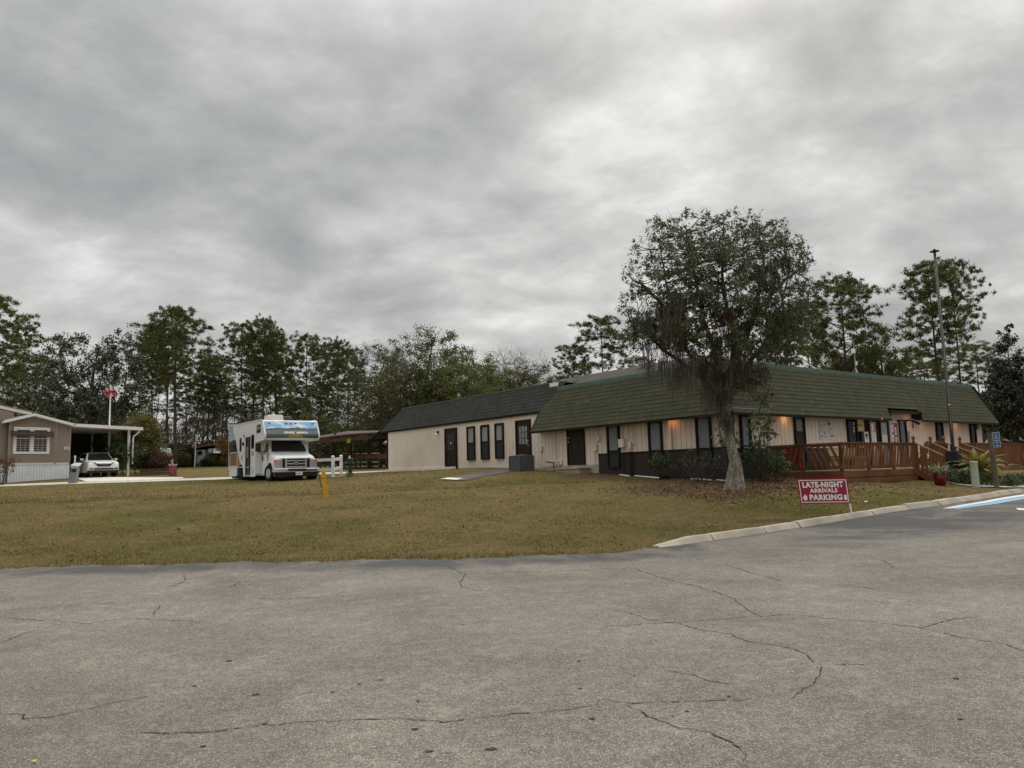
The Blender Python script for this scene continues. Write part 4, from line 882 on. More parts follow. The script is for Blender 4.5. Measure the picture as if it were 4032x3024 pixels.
v=MB(); ribbon([(.02,.055),(.07,.055)],.022); v.add([AM(q,.007) for q in ((.065,.025),(.095,.055),(.065,.085))],[(0,1,2)]); v.build('arrow',m_sw,pw,recalc=False)
# ------------------------------------------------------------------ potted plant
def leafblades(name,m,parent,n_,L_,W_,rng_,z0=0,r0=.12,arch=1.0,spread=1.0):
    V=[];F=[]
    for i in range(n_):
        a=rng_.uniform(0,2*PI); l_=L_*rng_.uniform(.6,1.15); e0=rng_.uniform(.5,1.35)*spread; r_=rng_.uniform(0,r0); p=np.array([math.cos(a)*r_,math.sin(a)*r_,z0]); el_=PI/2-e0*.55; K=6; w0=W_*rng_.uniform(.7,1.2); s=np.array([-math.sin(a),math.cos(a),0]); base=len(V)
        for k in range(K+1):
            t_=k/K; wd=w0*(math.sin(PI*min(1,t_*.85+.15))**.6)*(1-t_**3*.9); V.append(p-s*wd/2);V.append(p+s*wd/2)
            d=np.array([math.cos(a)*math.cos(el_),math.sin(a)*math.cos(el_),math.sin(el_)]); p=p+d*l_/K; el_-=arch*(.10+.42*t_)*e0
        for k in range(K): F.append((base+2*k,base+2*k+1,base+2*k+3,base+2*k+2))
    return npmesh(name,np.array(V),np.array(F),m,parent)
p=at(3704,1913,26.8); z0=gz(p.x,p.y); pot=thing('flower_pot',(p.x,p.y,z0),0,'glossy dark red glazed pot at the foot of the deck stairs','plant pot')
v=MB(); v.lathe([(.13,0),(.165,.03),(.20,.14),(.215,.25),(.205,.34),(.19,.375),(.20,.39),(.20,.41),(.175,.41),(.165,.36),(.02,.35)],0,0,0,28); v.build('pot_body',mat('pot_red',(.16,.008,.012),.15,var=.25,vs=6,c2=(.05,.004,.006)),pot,smooth=True)
r6=random.Random(4)
pl_=thing('lily_plant',(p.x,p.y,z0+.36),0,'bright green strap-leaved lily growing in the red pot','plant')
leafblades('foliage',leafmat('lily_leaf',[(.10,.17,.035),(.16,.25,.06),(.26,.33,.10),(.08,.13,.03)],.45,.5),pl_,95,.55,.035,r6,0,.14)
leafblades('dry_leaf',leafmat('dry_leaf_m',[(.22,.13,.09),(.30,.22,.15)],.8),pl_,16,.55,.014,r6,0,.17,2.0,1.5)
# sago / fern clump
def frond_plant(loc,n_,L_,rng_,m,name,label,cat='plant',leaf=.16,lw=.012,stem=True):
    o_=thing(name,loc,0,label,cat); V=[];F=[];st=MB()
    for i in range(n_):
        a=rng_.uniform(0,2*PI); e=rng_.uniform(.15,1.15); l_=L_*rng_.uniform(.7,1.1); p=Vector((0,0,.3*L_*rng_.random())); el_=PI/2-e*.7; K=14; pts=[p.copy()]; s=Vector((-math.sin(a),math.cos(a),0))
        for k in range(K):
            d=Vector((math.cos(a)*math.cos(el_),math.sin(a)*math.cos(el_),math.sin(el_))); q=p+d*l_/K; up=s.cross(d)
            for sub in range(3):
                c_=p.lerp(q,sub/3); t_=(k+sub/3)/K
                if t_<.12: continue
                ll=leaf*math.sin(PI*min(1,.12+t_*.88))**.7
                for sd_ in (-1,1):
                    tip=c_+s*sd_*ll*.8+d*ll*.5+up*ll*.22*rng_.uniform(.5,1.3); b_=len(V); V+= [c_-d*lw,c_+d*lw,tip]; F.append((b_,b_+1,b_+2))
            p=q; el_-=(.03+.09*k/K)*(1+e); pts.append(p.copy())
        st.tube(pts,[.009*(1-.8*j/K) for j in range(K+1)],4)
    npmesh('foliage',np.array([tuple(x) for x in V]),np.array(F),m,o_,3); st.build('stem',mat('frond_stem',(.20,.17,.05),.7),o_); return o_
p=at(3850,1868,27.6); m_fern=leafmat('fern_leaf',[(.15,.15,.02),(.22,.20,.03),(.30,.24,.035),(.10,.12,.025)],.6,.3,.2)
frond_plant((p.x,p.y,gz(p.x,p.y)),70,1.25,random.Random(9),m_fern,'fern_palm','yellow green feathery fern palm between the pole base and the sign post',leaf=.20,lw=.014)
# ------------------------------------------------------------------ AC condenser
s_,z_=onL(2107,1858,-.05); c=bw(-.55,11.15,0); z0=gz(c.x,c.y); acz=at(2107,1858,c.y).z
ac=thing('air_conditioner',(c.x,c.y,acz-.04),BROT,'dark grey louvred air conditioning condenser on a green pad by the wing wall','air conditioner')
m_ac=mat('ac_paint',(.11,.12,.115),.5,var=.1); v=MB(); v.box(-.44,.44,-.44,.44,-.25,.05); v.build('pad',mat('ac_pad',(.10,.13,.11),.8),ac,bevel=.02)
v=MB(); v.box(-.36,.36,-.36,.36,.05,.74); v.build('coil',m_dark,ac)
v=MB(); v.box(-.40,.40,-.40,.40,.74,.79); v.build('top_cover',m_ac,ac,bevel=.01)
v=MB(); v.box(-.39,.39,-.39,.39,.05,.10); v.build('base_pan',m_ac,ac,bevel=.01)
v=MB()
for sx in (-1,1):
    for sy in (-1,1): v.box(sx*.39-.025,sx*.39+.025,sy*.39-.025,sy*.39+.025,.1,.74)
v.build('corner_post',m_ac,ac)
v=MB()
for k in range(13):
    t_=-.36+.72*k/12
    v.box(t_-.011,t_+.011,-.395,-.37,.1,.74); v.box(t_-.011,t_+.011,.37,.395,.1,.74); v.box(-.395,-.37,t_-.011,t_+.011,.1,.74); v.box(.37,.395,t_-.011,t_+.011,.1,.74)
v.build('louvre_grille',mat('ac_louvre',(.17,.18,.175),.5),ac)
v=MB(); v.lathe([(.34,.79),(.34,.80),(.05,.83)],0,0,0,20); v.build('fan_guard',m_ac,ac)
# ------------------------------------------------------------------ yellow post
p=at(1283,1957,27); z0=gz(p.x,p.y); yp=thing('marker_post',(p.x,p.y,z0),.25,'leaning bright yellow timber post with a tap, alone on the lawn','post')
hp=.93; m_y=mat('yellow_paint',(.72,.36,.008),.55,var=.1,vs=5); v=MB(); v.hexa([(-.06,-.05,-.1),(.085,-.05,-.1),(.085,.05,-.1),(-.06,.05,-.1)],[(-.16,-.05,hp),(-.02,-.05,hp-.02),(-.02,.05,hp-.02),(-.16,.05,hp)]); v.build('post',m_y,yp,bevel=.008)
v=MB(); v.bar((-.155,-.052,hp*.72),(-.0,-.052,hp*.71),.006,.012); v.build('strap',m_brown,yp)
v=MB(); v.tube([(-.12,.0,hp*.3),(-.20,0,hp*.6),(-.23,0,hp*.9),(-.25,0,hp*.93)],.016,6); v.build('standpipe',mat('rusty_pipe',(.12,.05,.03),.8),yp)
v=MB(); v.lathe([(.02,-.03),(.045,-.01),(.045,.03),(.02,.05)],-.25,0,hp*.95,10); v.build('tap',mat('tap_green',(.03,.09,.06),.6),yp); v=MB(); v.lathe([(.02,0),(.035,.01),(.02,.03)],-.25,0,hp*.95+.05,10); v.build('tap_cap',m_white,yp)
v=MB(); v.tube([(-.10,-.02,hp*.34),(-.17,-.05,hp*.34)],.018,6); v.build('hose_bib',m_steel,yp)
# sandy patch
# ------------------------------------------------------------------ green pedestal and hose
p=at(1379,1884,38.); z0=gz(p.x,p.y); gp=thing('power_pedestal',(p.x,p.y,z0),0,'dark green hookup pedestal on a concrete block behind the white fence','pedestal')
dz=p.z-z0; m_gp=mat('pedestal_green',(.018,.065,.035),.5,var=.1)
v=MB(); v.hexa([(-.19,-.16,-.2),(.17,-.16,-.2),(.17,.16,-.2),(-.19,.16,-.2)],[(-.12,-.11,.22),(.12,-.11,.22),(.12,.11,.22),(-.12,.11,.22)]); v.build('base_block',m_oldconc,gp,bevel=.02)
v=MB(); v.box(-.085,.085,-.08,.08,.22,.62); v.build('column',m_gp,gp,bevel=.01)
v=MB(); v.hexa([(-.08,-.07,.56),(.09,-.07,.56),(.09,.07,.56),(-.08,.07,.56)],[(-.13,-.12,.64),(.14,-.12,.64),(.14,.12,.64),(-.13,.12,.64)]); v.box(-.13,.14,-.12,.12,.64,.86); v.build('meter_head',m_gp,gp,bevel=.01)
v=MB(); v.hexa([(-.15,-.14,.86),(.16,-.14,.86),(.16,.14,.86),(-.15,.14,.86)],[(-.10,-.10,.92),(.11,-.10,.92),(.11,.10,.92),(-.10,.10,.92)]); hd=v.build('hood',m_gp,gp,bevel=.01); v=MB(); v.lathe([(.05,0),(.05,.05),(.02,.06),(.02,.12),(.01,.13)],-.03,0,.92,10); v.build('light_cap',m_white,gp)
hs=[at(x_,y_,38) for x_,y_ in ((1371,1858),(1355,1874),(1338,1883),(1318,1887),(1300,1884))]; v=MB(); v.tube([(q.x,q.y-.2,max(q.z,gz(q.x,q.y)+.03)) for q in hs],.028,6); ho=v.build('hose',mat('hose_cream',(.45,.38,.25),.6),None,smooth=True); tag(ho,'pale hose curling from the green pedestal down to the grass','hose')
# ------------------------------------------------------------------ white ranch fence
def P0(px,py,D): q=at(px,py,D); return Vector((q.x,q.y,gz(q.x,q.y)))
m_vinyl=mat('vinyl_white',(.74,.74,.74),.45,var=.03)
a=P0(1311,1882,38.0); b_=P0(1343,1869,42.0); c_=P0(1225,1882,38.6); d_=P0(1140,1882,39.3)
wf=thing('white_fence',a.to_tuple(),0,'white two-rail fence with square capped posts beside the motorhome','fence')
def rel(q,o_): return q-Vector(o_.location)
for q in (a,b_,c_,d_):
    v=MB(); r_=rel(q,wf); v.box(r_.x-.07,r_.x+.07,r_.y-.07,r_.y+.07,r_.z-.2,r_.z+1.05); po=v.build('post',m_vinyl,wf,bevel=.006); v=MB(); v.hexa([(r_.x-.085,r_.y-.085,r_.z+1.05),(r_.x+.085,r_.y-.085,r_.z+1.05),(r_.x+.085,r_.y+.085,r_.z+1.05),(r_.x-.085,r_.y+.085,r_.z+1.05)],[(r_.x-.02,r_.y-.02,r_.z+1.10),(r_.x+.02,r_.y-.02,r_.z+1.10),(r_.x+.02,r_.y+.02,r_.z+1.10),(r_.x-.02,r_.y+.02,r_.z+1.10)]); v.build('post_cap',m_vinyl,po)
for q,r_ in ((a,b_),(a,c_),(c_,d_)):
    for hz in (.42,.90):
        v=MB(); v.bar(rel(q,wf)+Vector((0,0,hz)),rel(r_,wf)+Vector((0,0,hz)),.045,.15); v.build('rail',m_vinyl,wf)
# ------------------------------------------------------------------ motorhome
O=at(1044,1727,36.0); RZV=PI*0+math.radians(32.5); rz0=min(gz(O.x,O.y),1.62)
zg=at(1069,1896,36.3).z
RV=thing('motorhome',(O.x,O.y,zg),RZV,'white motorhome with landscape graphics on its cab-over, parked on the lawn','motorhome')
rvw=mat('gelcoat_white',(.78,.78,.76),.28,var=.03,vs=1); rvg=mat('gelcoat_grey',(.60,.60,.58),.35,var=.03)  # second gelcoat is a greyer tone for the seam and service hatch
W=2.58
# coach body: side profile (y back, z up)
prof=[(0.02,2.02),(-.02,2.12),(.0,2.22),(.42,2.86),(.50,2.90),(.75,2.92),(7.45,3.06),(7.55,2.98),(7.55,.78),(7.15,.38),(5.6,.36),(5.6,.52),(5.42,.88),(4.75,.98),(4.30,.88),(4.1,.45),(4.1,.30),(1.75,.30),(1.70,.40),(1.70,1.88),(1.62,1.95),(.15,1.95)]
v=MB(); v.prism(prof,0,W,lambda y,x,z:(x,y,z)); v.build('coach_body',rvw,RV,bevel=.035)
v=MB(); v.tube([(0.0,.40,2.90),(-.012,.75,2.95),(-.012,7.45,3.09),(-.012,7.58,3.0)],.02,5); v.tube([(-.01,.40,2.88),(-.01,-.02,2.2),(-.01,-.03,2.1),(-.01,.08,1.97),(-.01,1.6,1.93)],.028,6); v.tube([(W+.01,.40,2.88),(W+.01,-.02,2.2),(W+.01,-.03,2.1),(W+.01,.08,1.97)],.028,6); v.build('roof_moulding',rvw,RV)
# cab-over graphic
gm,ng_=newmat('cabover_print'); tc_=ng_.pos(); sx=ng_.add('ShaderNodeSeparateXYZ'); ng_.link(tc_,sx.inputs[0])
zn=ng_.add('ShaderNodeMath',operation='ADD'); ng_.link(sx.outputs[2],zn.inputs[0]); nn_=ng_.noise(1.3,4,.6); zn2=ng_.math('MULTIPLY',ng_.math('SUBTRACT',nn_,.5),.35); ng_.link(zn2,zn.inputs[1])
mpc=ng_.add('ShaderNodeMapping'); ng_.link(tc_,mpc.inputs[0]); mpc.inputs['Scale'].default_value=(1.1,1,3)
cl=ng_.noise(1.5,6,.6,mpc.outputs[0],.4); skyc=ng_.mix(ng_.rng(cl,.48,.62),(.16,.36,.62),(.62,.68,.74))
wat=ng_.ramp(ng_.noise(16,5,.7,mpc.outputs[0]),[(.3,(.03,.045,.05)),(.7,(.10,.125,.13))])
hill=ng_.mix(ng_.rng(zn.outputs[0],2.50,2.51),(.035,.035,.045),skyc); lake=ng_.mix(ng_.rng(sx.outputs[2],2.40,2.405),wat,hill)
dx_=ng_.math('SUBTRACT',sx.outputs[0],1.42); dz_=ng_.math('SUBTRACT',sx.outputs[2],2.05); rr_=ng_.math('ADD',ng_.math('MULTIPLY',dx_,dx_),ng_.math('MULTIPLY',ng_.math('MULTIPLY',dz_,dz_),4.2))
lake=ng_.mix(ng_.rng(rr_,.13,.16,.85,0),lake,(.30,.20,.02)); ng_.col(lake); ng_.b.inputs['Roughness'].default_value=.3
v=MB(); e_=.05
for (y0,z0),(y1,z1) in zip([(.03,2.03),(-.035,2.12),(-.015,2.22)],[(-.035,2.12),(-.015,2.22),(.405,2.862)]): v.add([(e_,y0-.012,z0),(W-e_,y0-.012,z0),(W-e_,y1-.012,z1),(e_,y1-.012,z1)],[(0,1,2,3)])
cg=v.build('cabover_graphic',gm,RV,recalc=False)
sl_=(2.86-2.22)/(.42)
def NM(p,d=.02): return (W*.5+p[0]-.0, -.015+(p[1]-2.22)/sl_-d, p[1]) if p[1]>=2.22 else (W*.5+p[0],-.035-d,p[1])
text_part('CRUISE',.13,m_sw,cg,lambda p:NM((p[0],p[1])),'lettering',.05,.50,-.16,2.29); text_part('AMERICA',.13,m_sw,cg,lambda p:NM((p[0],p[1])),'lettering',.05,.56,.46,2.29)
v=MB(); v.lathe([(.055,0),(.055,.004)],0,0,0,16); q_=v.build('sun_emblem',mat('emblem_gold',(.45,.28,.02),.5),cg); q_.rotation_euler=(PI/2-.55,0,0); q_.location=NM((.15,2.35),.03)
m_amber=mat('amber_lens',(.75,.16,.04),.3)
for xx in (-1.02,-.22,0.0,.22,1.05):
    v=MB(); c0=NM((xx,2.76),.0); v.box(c0[0]-.055,c0[0]+.055,c0[1]-.06,c0[1]+.02,c0[2]-.025,c0[2]+.025); v.build('marker_lamp',m_amber,RV,bevel=.01)
# rear side graphic
gm2,n2=newmat('canyon_print'); sx2=n2.add('ShaderNodeSeparateXYZ'); n2.link(n2.pos(),sx2.inputs[0]); nz=n2.noise(5,5,.7)
rock=n2.ramp(nz,[(.35,(.16,.055,.03)),(.55,(.42,.15,.06)),(.7,(.55,.32,.18))]); mesa=n2.ramp(n2.noise(3,4,.6),[(.4,(.022,.008,.008)),(.7,(.09,.018,.012))])
skyg=n2.ramp(n2.rng(sx2.outputs[2],2.2,3.0),[(0,(.42,.50,.60)),(1,(.25,.33,.45))])
cc=n2.mix(n2.rng(sx2.outputs[2],1.38,1.44),rock,mesa); nb2=n2.math('ADD',sx2.outputs[2],n2.math('MULTIPLY',n2.noise(2.5,3,.5),.5)); cc=n2.mix(n2.rng(nb2,2.38,2.44),cc,skyg); n2.col(cc); n2.b.inputs['Roughness'].default_value=.3
v=MB(); edge=[(7.50,.82),(4.95,.82),(4.85,1.0),(5.35,1.5),(5.75,2.0),(6.2,2.5),(6.45,2.75),(6.6,3.02),(7.50,3.03)]
v.poly([(-.004,y_,z_) for y_,z_ in edge]); v.build('side_graphic',gm2,RV,recalc=False)
v=MB(); v.box(-.015,0,4.0,7.5,.76,.80); v.box(-.015,0,1.75,4.1,.72,.76); v.build('belt_moulding',rvw,RV)
m_tint=mat('tinted_glass',(.006,.007,.008),.08,var=.0,spec=.8)
def rvwin(y0,y1,z0,z1,name='side_window',r=.08):
    o_=rrect(y1-y0,z1-z0,r); v=MB(); n_=len(o_); v.add([(-.012,y0+a,z0+b) for a,b in o_]+[(.0,y0+a,z0+b) for a,b in o_],[tuple(range(n_)),tuple(range(2*n_-1,n_-1,-1))]+[(i,(i+1)%n_,n_+(i+1)%n_,n_+i) for i in range(n_)]); f_=v.build(name,m_black,RV)
    o_=rrect(y1-y0-.08,z1-z0-.08,r*.7); v=MB(); v.poly([(-.016,y0+.04+a,z0+.04+b) for a,b in o_]); v.build('pane',m_tint,f_,recalc=False)
rvwin(.80,1.55,2.34,2.74); rvwin(2.03,2.55,1.62,2.32,r=.1); rvwin(4.60,5.0,1.58,2.28,r=.1); rvwin(5.86,6.9,1.58,2.25)
# open entry door recess (dark), door leaf, grab handle
v=MB(); v.box(-.010,-.002,2.78,3.55,.36,2.25); v.build('entry_opening',m_black,RV); v=MB(); v.box(-.05,-.012,2.74,2.80,.34,2.26); v.box(-.05,-.012,3.5,3.56,.34,2.26); v.build('door_jamb',m_black,RV)
v=MB(); v.box(-.10,-.03,2.98,3.13,1.2,1.75); v.build('door_handle',mat('latch_grey',(.35,.34,.31),.4),RV,bevel=.01)
v=MB(); v.tube([(-.03,3.62,1.25),(-.10,3.62,1.3),(-.10,3.62,1.62),(-.03,3.62,1.67)],.014,6); v.build('grab_handle',m_chrome,RV)
v=MB(); v.box(-.16,0,2.85,3.5,.26,.32); v.build('entry_step',m_steel,RV)
for y_,z_,w_,h_ in ((4.15,1.95,.18,.16),(3.95,2.35,.10,.10)): v=MB(); v.box(-.07,0,y_-w_/2,y_+w_/2,z_-h_/2,z_+h_/2); v.build('porch_lamp',m_black if w_>.15 else m_steel,RV,bevel=.01)
v=MB(); v.box(-.006,0,2.05,2.5,1.28,1.50); v.build('vent_cover',mat('vent_grey',(.33,.33,.31),.6),RV); v=MB(); v.box(-.01,0,4.38,4.55,1.15,1.35); v.build('fuel_flap',m_black,RV)
v=MB(); v.box(-.012,-.004,5.5,7.1,.86,1.58); hf=v.build('storage_hatch',mat('hatch_print',(.25,.11,.06),.4,vs=7,var=.3),RV)
v=MB(); 
for a,b_,c0,d0 in ((5.47,7.13,1.56,1.60),(5.47,7.13,.83,.87),(5.47,5.51,.85,1.58),(7.09,7.13,.85,1.58)): v.box(-.022,-.005,a,b_,c0,d0)
v.build('hatch_frame',rvw,hf)
v=MB(); v.box(-.016,0,2.05,2.45,.44,.66); v.build('service_hatch',rvg,RV,bevel=.01); v=MB(); v.box(-.02,0,7.25,7.38,.58,.68); v.build('side_marker',mat('red_lens',(.35,.02,.02),.3),RV)
v=MB(); v.box(-.01,.0,1.70,1.74,.32,1.9); v.build('body_seam',rvg,RV)
# roof equipment
v=MB(); v.hexa([(.55,1.6,2.92),(1.35,1.6,2.92),(1.35,2.6,2.94),(.55,2.6,2.94)],[(.60,1.72,3.28),(1.30,1.72,3.28),(1.30,2.45,3.28),(.60,2.45,3.28)]); v.build('roof_air_conditioner',mat('cream_plastic',(.62,.58,.48),.5),RV,bevel=.06,seg=3)
v=MB(); v.hexa([(1.55,2.6,2.94),(2.1,2.6,2.94),(2.1,3.3,2.96),(1.55,3.3,2.96)],[(1.57,2.75,3.30),(2.05,2.75,3.30),(2.05,3.2,3.30),(1.57,3.2,3.30)]); v.build('roof_vent_cover',m_black,RV,bevel=.04,seg=3)
v=MB(); v.box(.15,.70,4.3,5.0,2.99,3.12); v.build('roof_vent_cover',m_black,RV,bevel=.03)
# rear bumper, undercarriage
v=MB(); v.box(.3,W-.3,.4,7.2,.28,.45); v.box(.25,.35,2.9,4.2,.20,.34); v.build('chassis',m_black,RV)
v=MB(); v.box(.05,W-.05,6.2,6.9,.22,.40); v.build('hitch_frame',m_black,RV)
# cab: lofted hood and doors
c0,c1=.29,2.29
def cabsec(y,xi,zb,zt,r=.06): # cross-section ring at station y
    a,b=c0+xi,c1-xi; return [(a,y,zb),(a-.0,y,zb+(zt-zb)*.55),(a+.05,y,zt-.10),(a+.14,y,zt),(b-.14,y,zt),(b-.05,y,zt-.10),(b,y,zb+(zt-zb)*.55),(b,y,zb)]
st=[(-.52,.05,.52,1.04),(-.46,.02,.48,1.12),(-.30,.0,.46,1.19),(.15,-.01,.46,1.28),(.62,-.01,.40,1.38),(1.0,-.01,.30,1.40),(1.75,-.01,.30,1.40)]
v=MB(); rings=[cabsec(*s_) for s_ in st]; k_=8
v.add([q for r_ in rings for q in r_],[(i*k_+j,i*k_+(j+1)%k_,(i+1)*k_+(j+1)%k_,(i+1)*k_+j) for i in range(len(st)-1) for j in range(k_)]+[tuple(range(k_)),tuple((len(st)-1)*k_+j for j in range(k_-1,-1,-1))])
cabm=mat('cab_white',(.80,.80,.80),.2,var=.02); cb=v.build('cab_body',cabm,RV,bevel=.015)
# wheel arch dark discs
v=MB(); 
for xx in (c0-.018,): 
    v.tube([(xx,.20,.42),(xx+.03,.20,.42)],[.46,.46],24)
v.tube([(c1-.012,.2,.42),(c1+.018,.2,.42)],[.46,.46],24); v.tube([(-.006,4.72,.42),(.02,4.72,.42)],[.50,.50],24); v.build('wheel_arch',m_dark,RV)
# greenhouse
v=MB(); v.hexa([(c0+.04,.50,1.36),(c1-.04,.50,1.36),(c1-.02,1.75,1.36),(c0+.02,1.75,1.36)],[(c0+.20,1.12,1.96),(c1-.20,1.12,1.96),(c1-.12,1.75,1.96),(c0+.12,1.75,1.96)]); v.build('cab_roof',cabm,RV,bevel=.03)
def lerp3(a,b,t): return tuple(a[i]+(b[i]-a[i])*t for i in range(3))
wb0=(c0+.04,.50,1.36);wb1=(c1-.04,.50,1.36);wt0=(c0+.20,1.12,1.96);wt1=(c1-.20,1.12,1.96)
def wq(u_,t_): return lerp3(lerp3(wb0,wb1,u_),lerp3(wt0,wt1,u_),t_)
v=MB(); off=(0,-.035,.03); pts=[wq(.06,.05),wq(.94,.05),wq(.95,.5),wq(.93,.95),wq(.07,.95),wq(.05,.5)]; v.poly([tuple(p_[i]+off[i] for i in range(3)) for p_ in pts]); ws=v.build('windscreen',m_tint,RV,recalc=False)
v=MB(); 
for u0,u1 in ((.1,.5),(.5,.88)): v.tube([tuple(x+o_ for x,o_ in zip(wq(u0,.04),(0,-.06,.05))),tuple(x+o_ for x,o_ in zip(wq(u1,.13),(0,-.06,.05)))],.008,5)
v.build('wiper',m_black,ws)
v=MB(); a_=(c0+.045,.66,1.42);b_=(c0+.03,1.42,1.42);c_=(c0+.135,1.42,1.86);d_=(c0+.165,1.12,1.86); v.poly([tuple((q[0]-.012,q[1],q[2])) for q in (a_,b_,c_,d_)]); v.build('door_window',m_tint,RV,recalc=False)
v=MB(); v.box(c0-.026,c0-.008,1.40,1.45,1.0,1.2); v.build('door_handle',m_black,RV); 
v=MB(); v.box(c0-.012,c0+.02,.60,.615,.5,1.35); v.box(c0-.012,c0+.02,1.62,1.635,.4,1.35); v.build('door_gap',m_dark,RV)
v=MB(); v.box(c0-.03,c0+.02,.62,1.62,.42,.47); v.build('sill_trim',cabm,RV)
# mirrors
for sx in (-1,1):
    x0=c0-.02 if sx<0 else c1+.02; xm=x0+sx*.42; v=MB(); v.box(xm-.13,xm+.13,.62,.72,1.42,1.82); mo_=v.build('mirror',m_black,RV,bevel=.03); v=MB(); v.tube([(x0,.75,1.42),(xm,.70,1.42)],.025,6); v.tube([(x0,.80,1.36),(xm,.72,1.36)],.015,6); v.build('mirror_arm',m_black,mo_)
# grille and lights
yF=-.53
v=MB(); v.box(c0+.53,c1-.53,yF-.03,yF+.02,.62,1.02); gr_=v.build('grille',m_black,RV,bevel=.01)
v=MB(); 
for zz in (.66,.80,.94): v.box(c0+.58,c1-.58,yF-.05,yF-.025,zz-.022,zz+.022)
v.box(c0+.50,c0+.57,yF-.05,yF,.62,1.04); v.box(c1-.57,c1-.50,yF-.05,yF,.62,1.04); v.box(c0+.30,c0+.35,yF-.045,yF,.62,1.04); v.box(c1-.35,c1-.30,yF-.045,yF,.62,1.04); v.box(c0+.30,c1-.30,yF-.045,yF,1.03,1.07); v.box(c0+.30,c1-.30,yF-.045,yF,.58,.62); v.build('grille_bar',m_chrome,gr_)
v=MB(); v.box(c0+.35,c0+.50,yF-.035,yF,.62,1.03); v.box(c1-.50,c1-.35,yF-.035,yF,.62,1.03); v.build('grille_insert',m_black,gr_)
v=MB(); v.lathe([(.11,0),(.11,.012),(.095,.016)],0,0,0,20); q_=v.build('badge_rim',m_chrome,gr_); q_.rotation_euler=(PI/2,0,0); q_.scale=(1,.48,1); q_.location=(W/2,yF-.045,.81)
v=MB(); v.lathe([(.088,0),(.088,.006)],0,0,0,20); q_=v.build('badge',mat('badge_blue',(.02,.04,.12),.3),gr_); q_.rotation_euler=(PI/2,0,0); q_.scale=(1,.44,1); q_.location=(W/2,yF-.058,.81)
m_lens=mat('headlamp_lens',(.50,.50,.49),.12,metal=.6,var=.2,vs=12)
for sx in (-1,1):
    xa=c0+.0 if sx<0 else c1-.28; v=MB(); v.box(xa,xa+.28,yF-.025,yF+.06,.62,1.00); hl=v.build('headlight',m_lens,RV,bevel=.015); xo=xa-.008 if sx<0 else xa+.16; v=MB(); v.box(xo,xo+.13,yF-.032,yF+.05,.86,.98); v.build('indicator',m_amber,hl)
v=MB(); v.hexa([(c0-.06,-.78,.40),(c1+.06,-.78,.40),(c1+.08,-.40,.40),(c0-.08,-.40,.40)],[(c0-.06,-.76,.58),(c1+.06,-.76,.58),(c1+.08,-.40,.58),(c0-.08,-.40,.58)]); bu_=v.build('bumper',m_chrome,RV,bevel=.03,seg=3)
v=MB(); v.box(c0-.02,c1+.02,-.70,-.4,.20,.40); v.build('air_dam',m_black,RV,bevel=.02); v=MB(); v.box(W/2-.42,W/2+.42,-.79,-.77,.47,.57); v.build('bumper_inlet',m_black,bu_)
v=MB(); v.box(W/2-.08,W/2+.24,-.80,-.785,.27,.42); pl_=v.build('number_plate',m_sw,RV); text_part('8HBNE12',.075,mat('ink_blue',(.03,.04,.12),.5),pl_,lambda p:(W/2+.08+p[0],-.803,.34+p[1]),bold=.02,wid=.25)
v=MB(); v.box(.9,1.7,-.3,.5,.12,.3); v.build('axle',m_black,RV)
def wheel(par,x,y,r,w_,face,hubm,rz=0,name='wheel'):
    v=MB(); s_=face
    rimr=r*.58
    prof_=[(rimr,-w_/2),(r*.93,-w_/2),(r,-w_*.36),(r,w_*.36),(r*.93,w_/2),(rimr,w_/2)]
    n_=26; vs=[];fs=[]
    ca,sa=math.cos(rz),math.sin(rz)
    def R_(px,py,pz): return (x+px*ca-py*sa,y+px*sa+py*ca,pz)
    for rr,t_ in prof_:
        for k in range(n_): vs.append(R_(t_,rr*math.cos(2*PI*k/n_),r+rr*math.sin(2*PI*k/n_)))
    for i in range(len(prof_)-1):
        for k in range(n_): fs.append((i*n_+k,i*n_+(k+1)%n_,(i+1)*n_+(k+1)%n_,(i+1)*n_+k))
    v.add(vs,fs); wo=v.build(name,m_rubber,par,smooth='auto')
    v=MB(); vs=[];fs=[]
    for rr,t_ in ((rimr,w_*.46),(rimr*.9,w_*.40),(rimr*.55,w_*.22),(rimr*.4,w_*.38),(.02,w_*.42)):
        for k in range(n_): vs.append(R_(face*t_,rr*math.cos(2*PI*k/n_),r+rr*math.sin(2*PI*k/n_)))
    for i in range(4):
        for k in range(n_): fs.append((i*n_+k,i*n_+(k+1)%n_,(i+1)*n_+(k+1)%n_,(i+1)*n_+k))
    fs.append(tuple(range(n_))); v.add(vs,fs); v.build('rim',hubm,wo,smooth='auto'); return wo
m_rim=mat('rim_silver',(.55,.55,.54),.3,metal=.5)
wheel(RV,c0+.02,.20,.39,.24,-1,m_rim,.22); wheel(RV,c1-.02,.20,.39,.24,1,m_rim,.22); wheel(RV,.20,4.72,.39,.26,-1,mat('rim_white',(.62,.62,.6),.35)); wheel(RV,W-.2,4.72,.39,.26,1,m_rim); wheel(RV,.50,4.72,.39,.22,-1,m_rim)
# ------------------------------------------------------------------ house with carport (left)
FH=math.radians(40)  # facade runs away to the right
cr_=at(272,1884,50.); HU=Vector((math.sin(FH),math.cos(FH),0)); HN=Vector((HU.y,-HU.x,0)) # HN toward camera side
HO=Vector((cr_.x,cr_.y,0)); HZ=cr_.z
def onH(px,py,off=0.):
    d=ray(px,py); s_=((HO-Vector((0,0,0))).dot(HN)+off)/d.dot(HN); P=Vector((0,0,EYE))+d*s_; q=P-HO; return q.dot(HU),P.z-HZ
H=thing('mobile_home',(HO.x,HO.y,HZ),math.atan2(HU.y,HU.x),'taupe sided mobile home with white fascia and an attached carport','house')
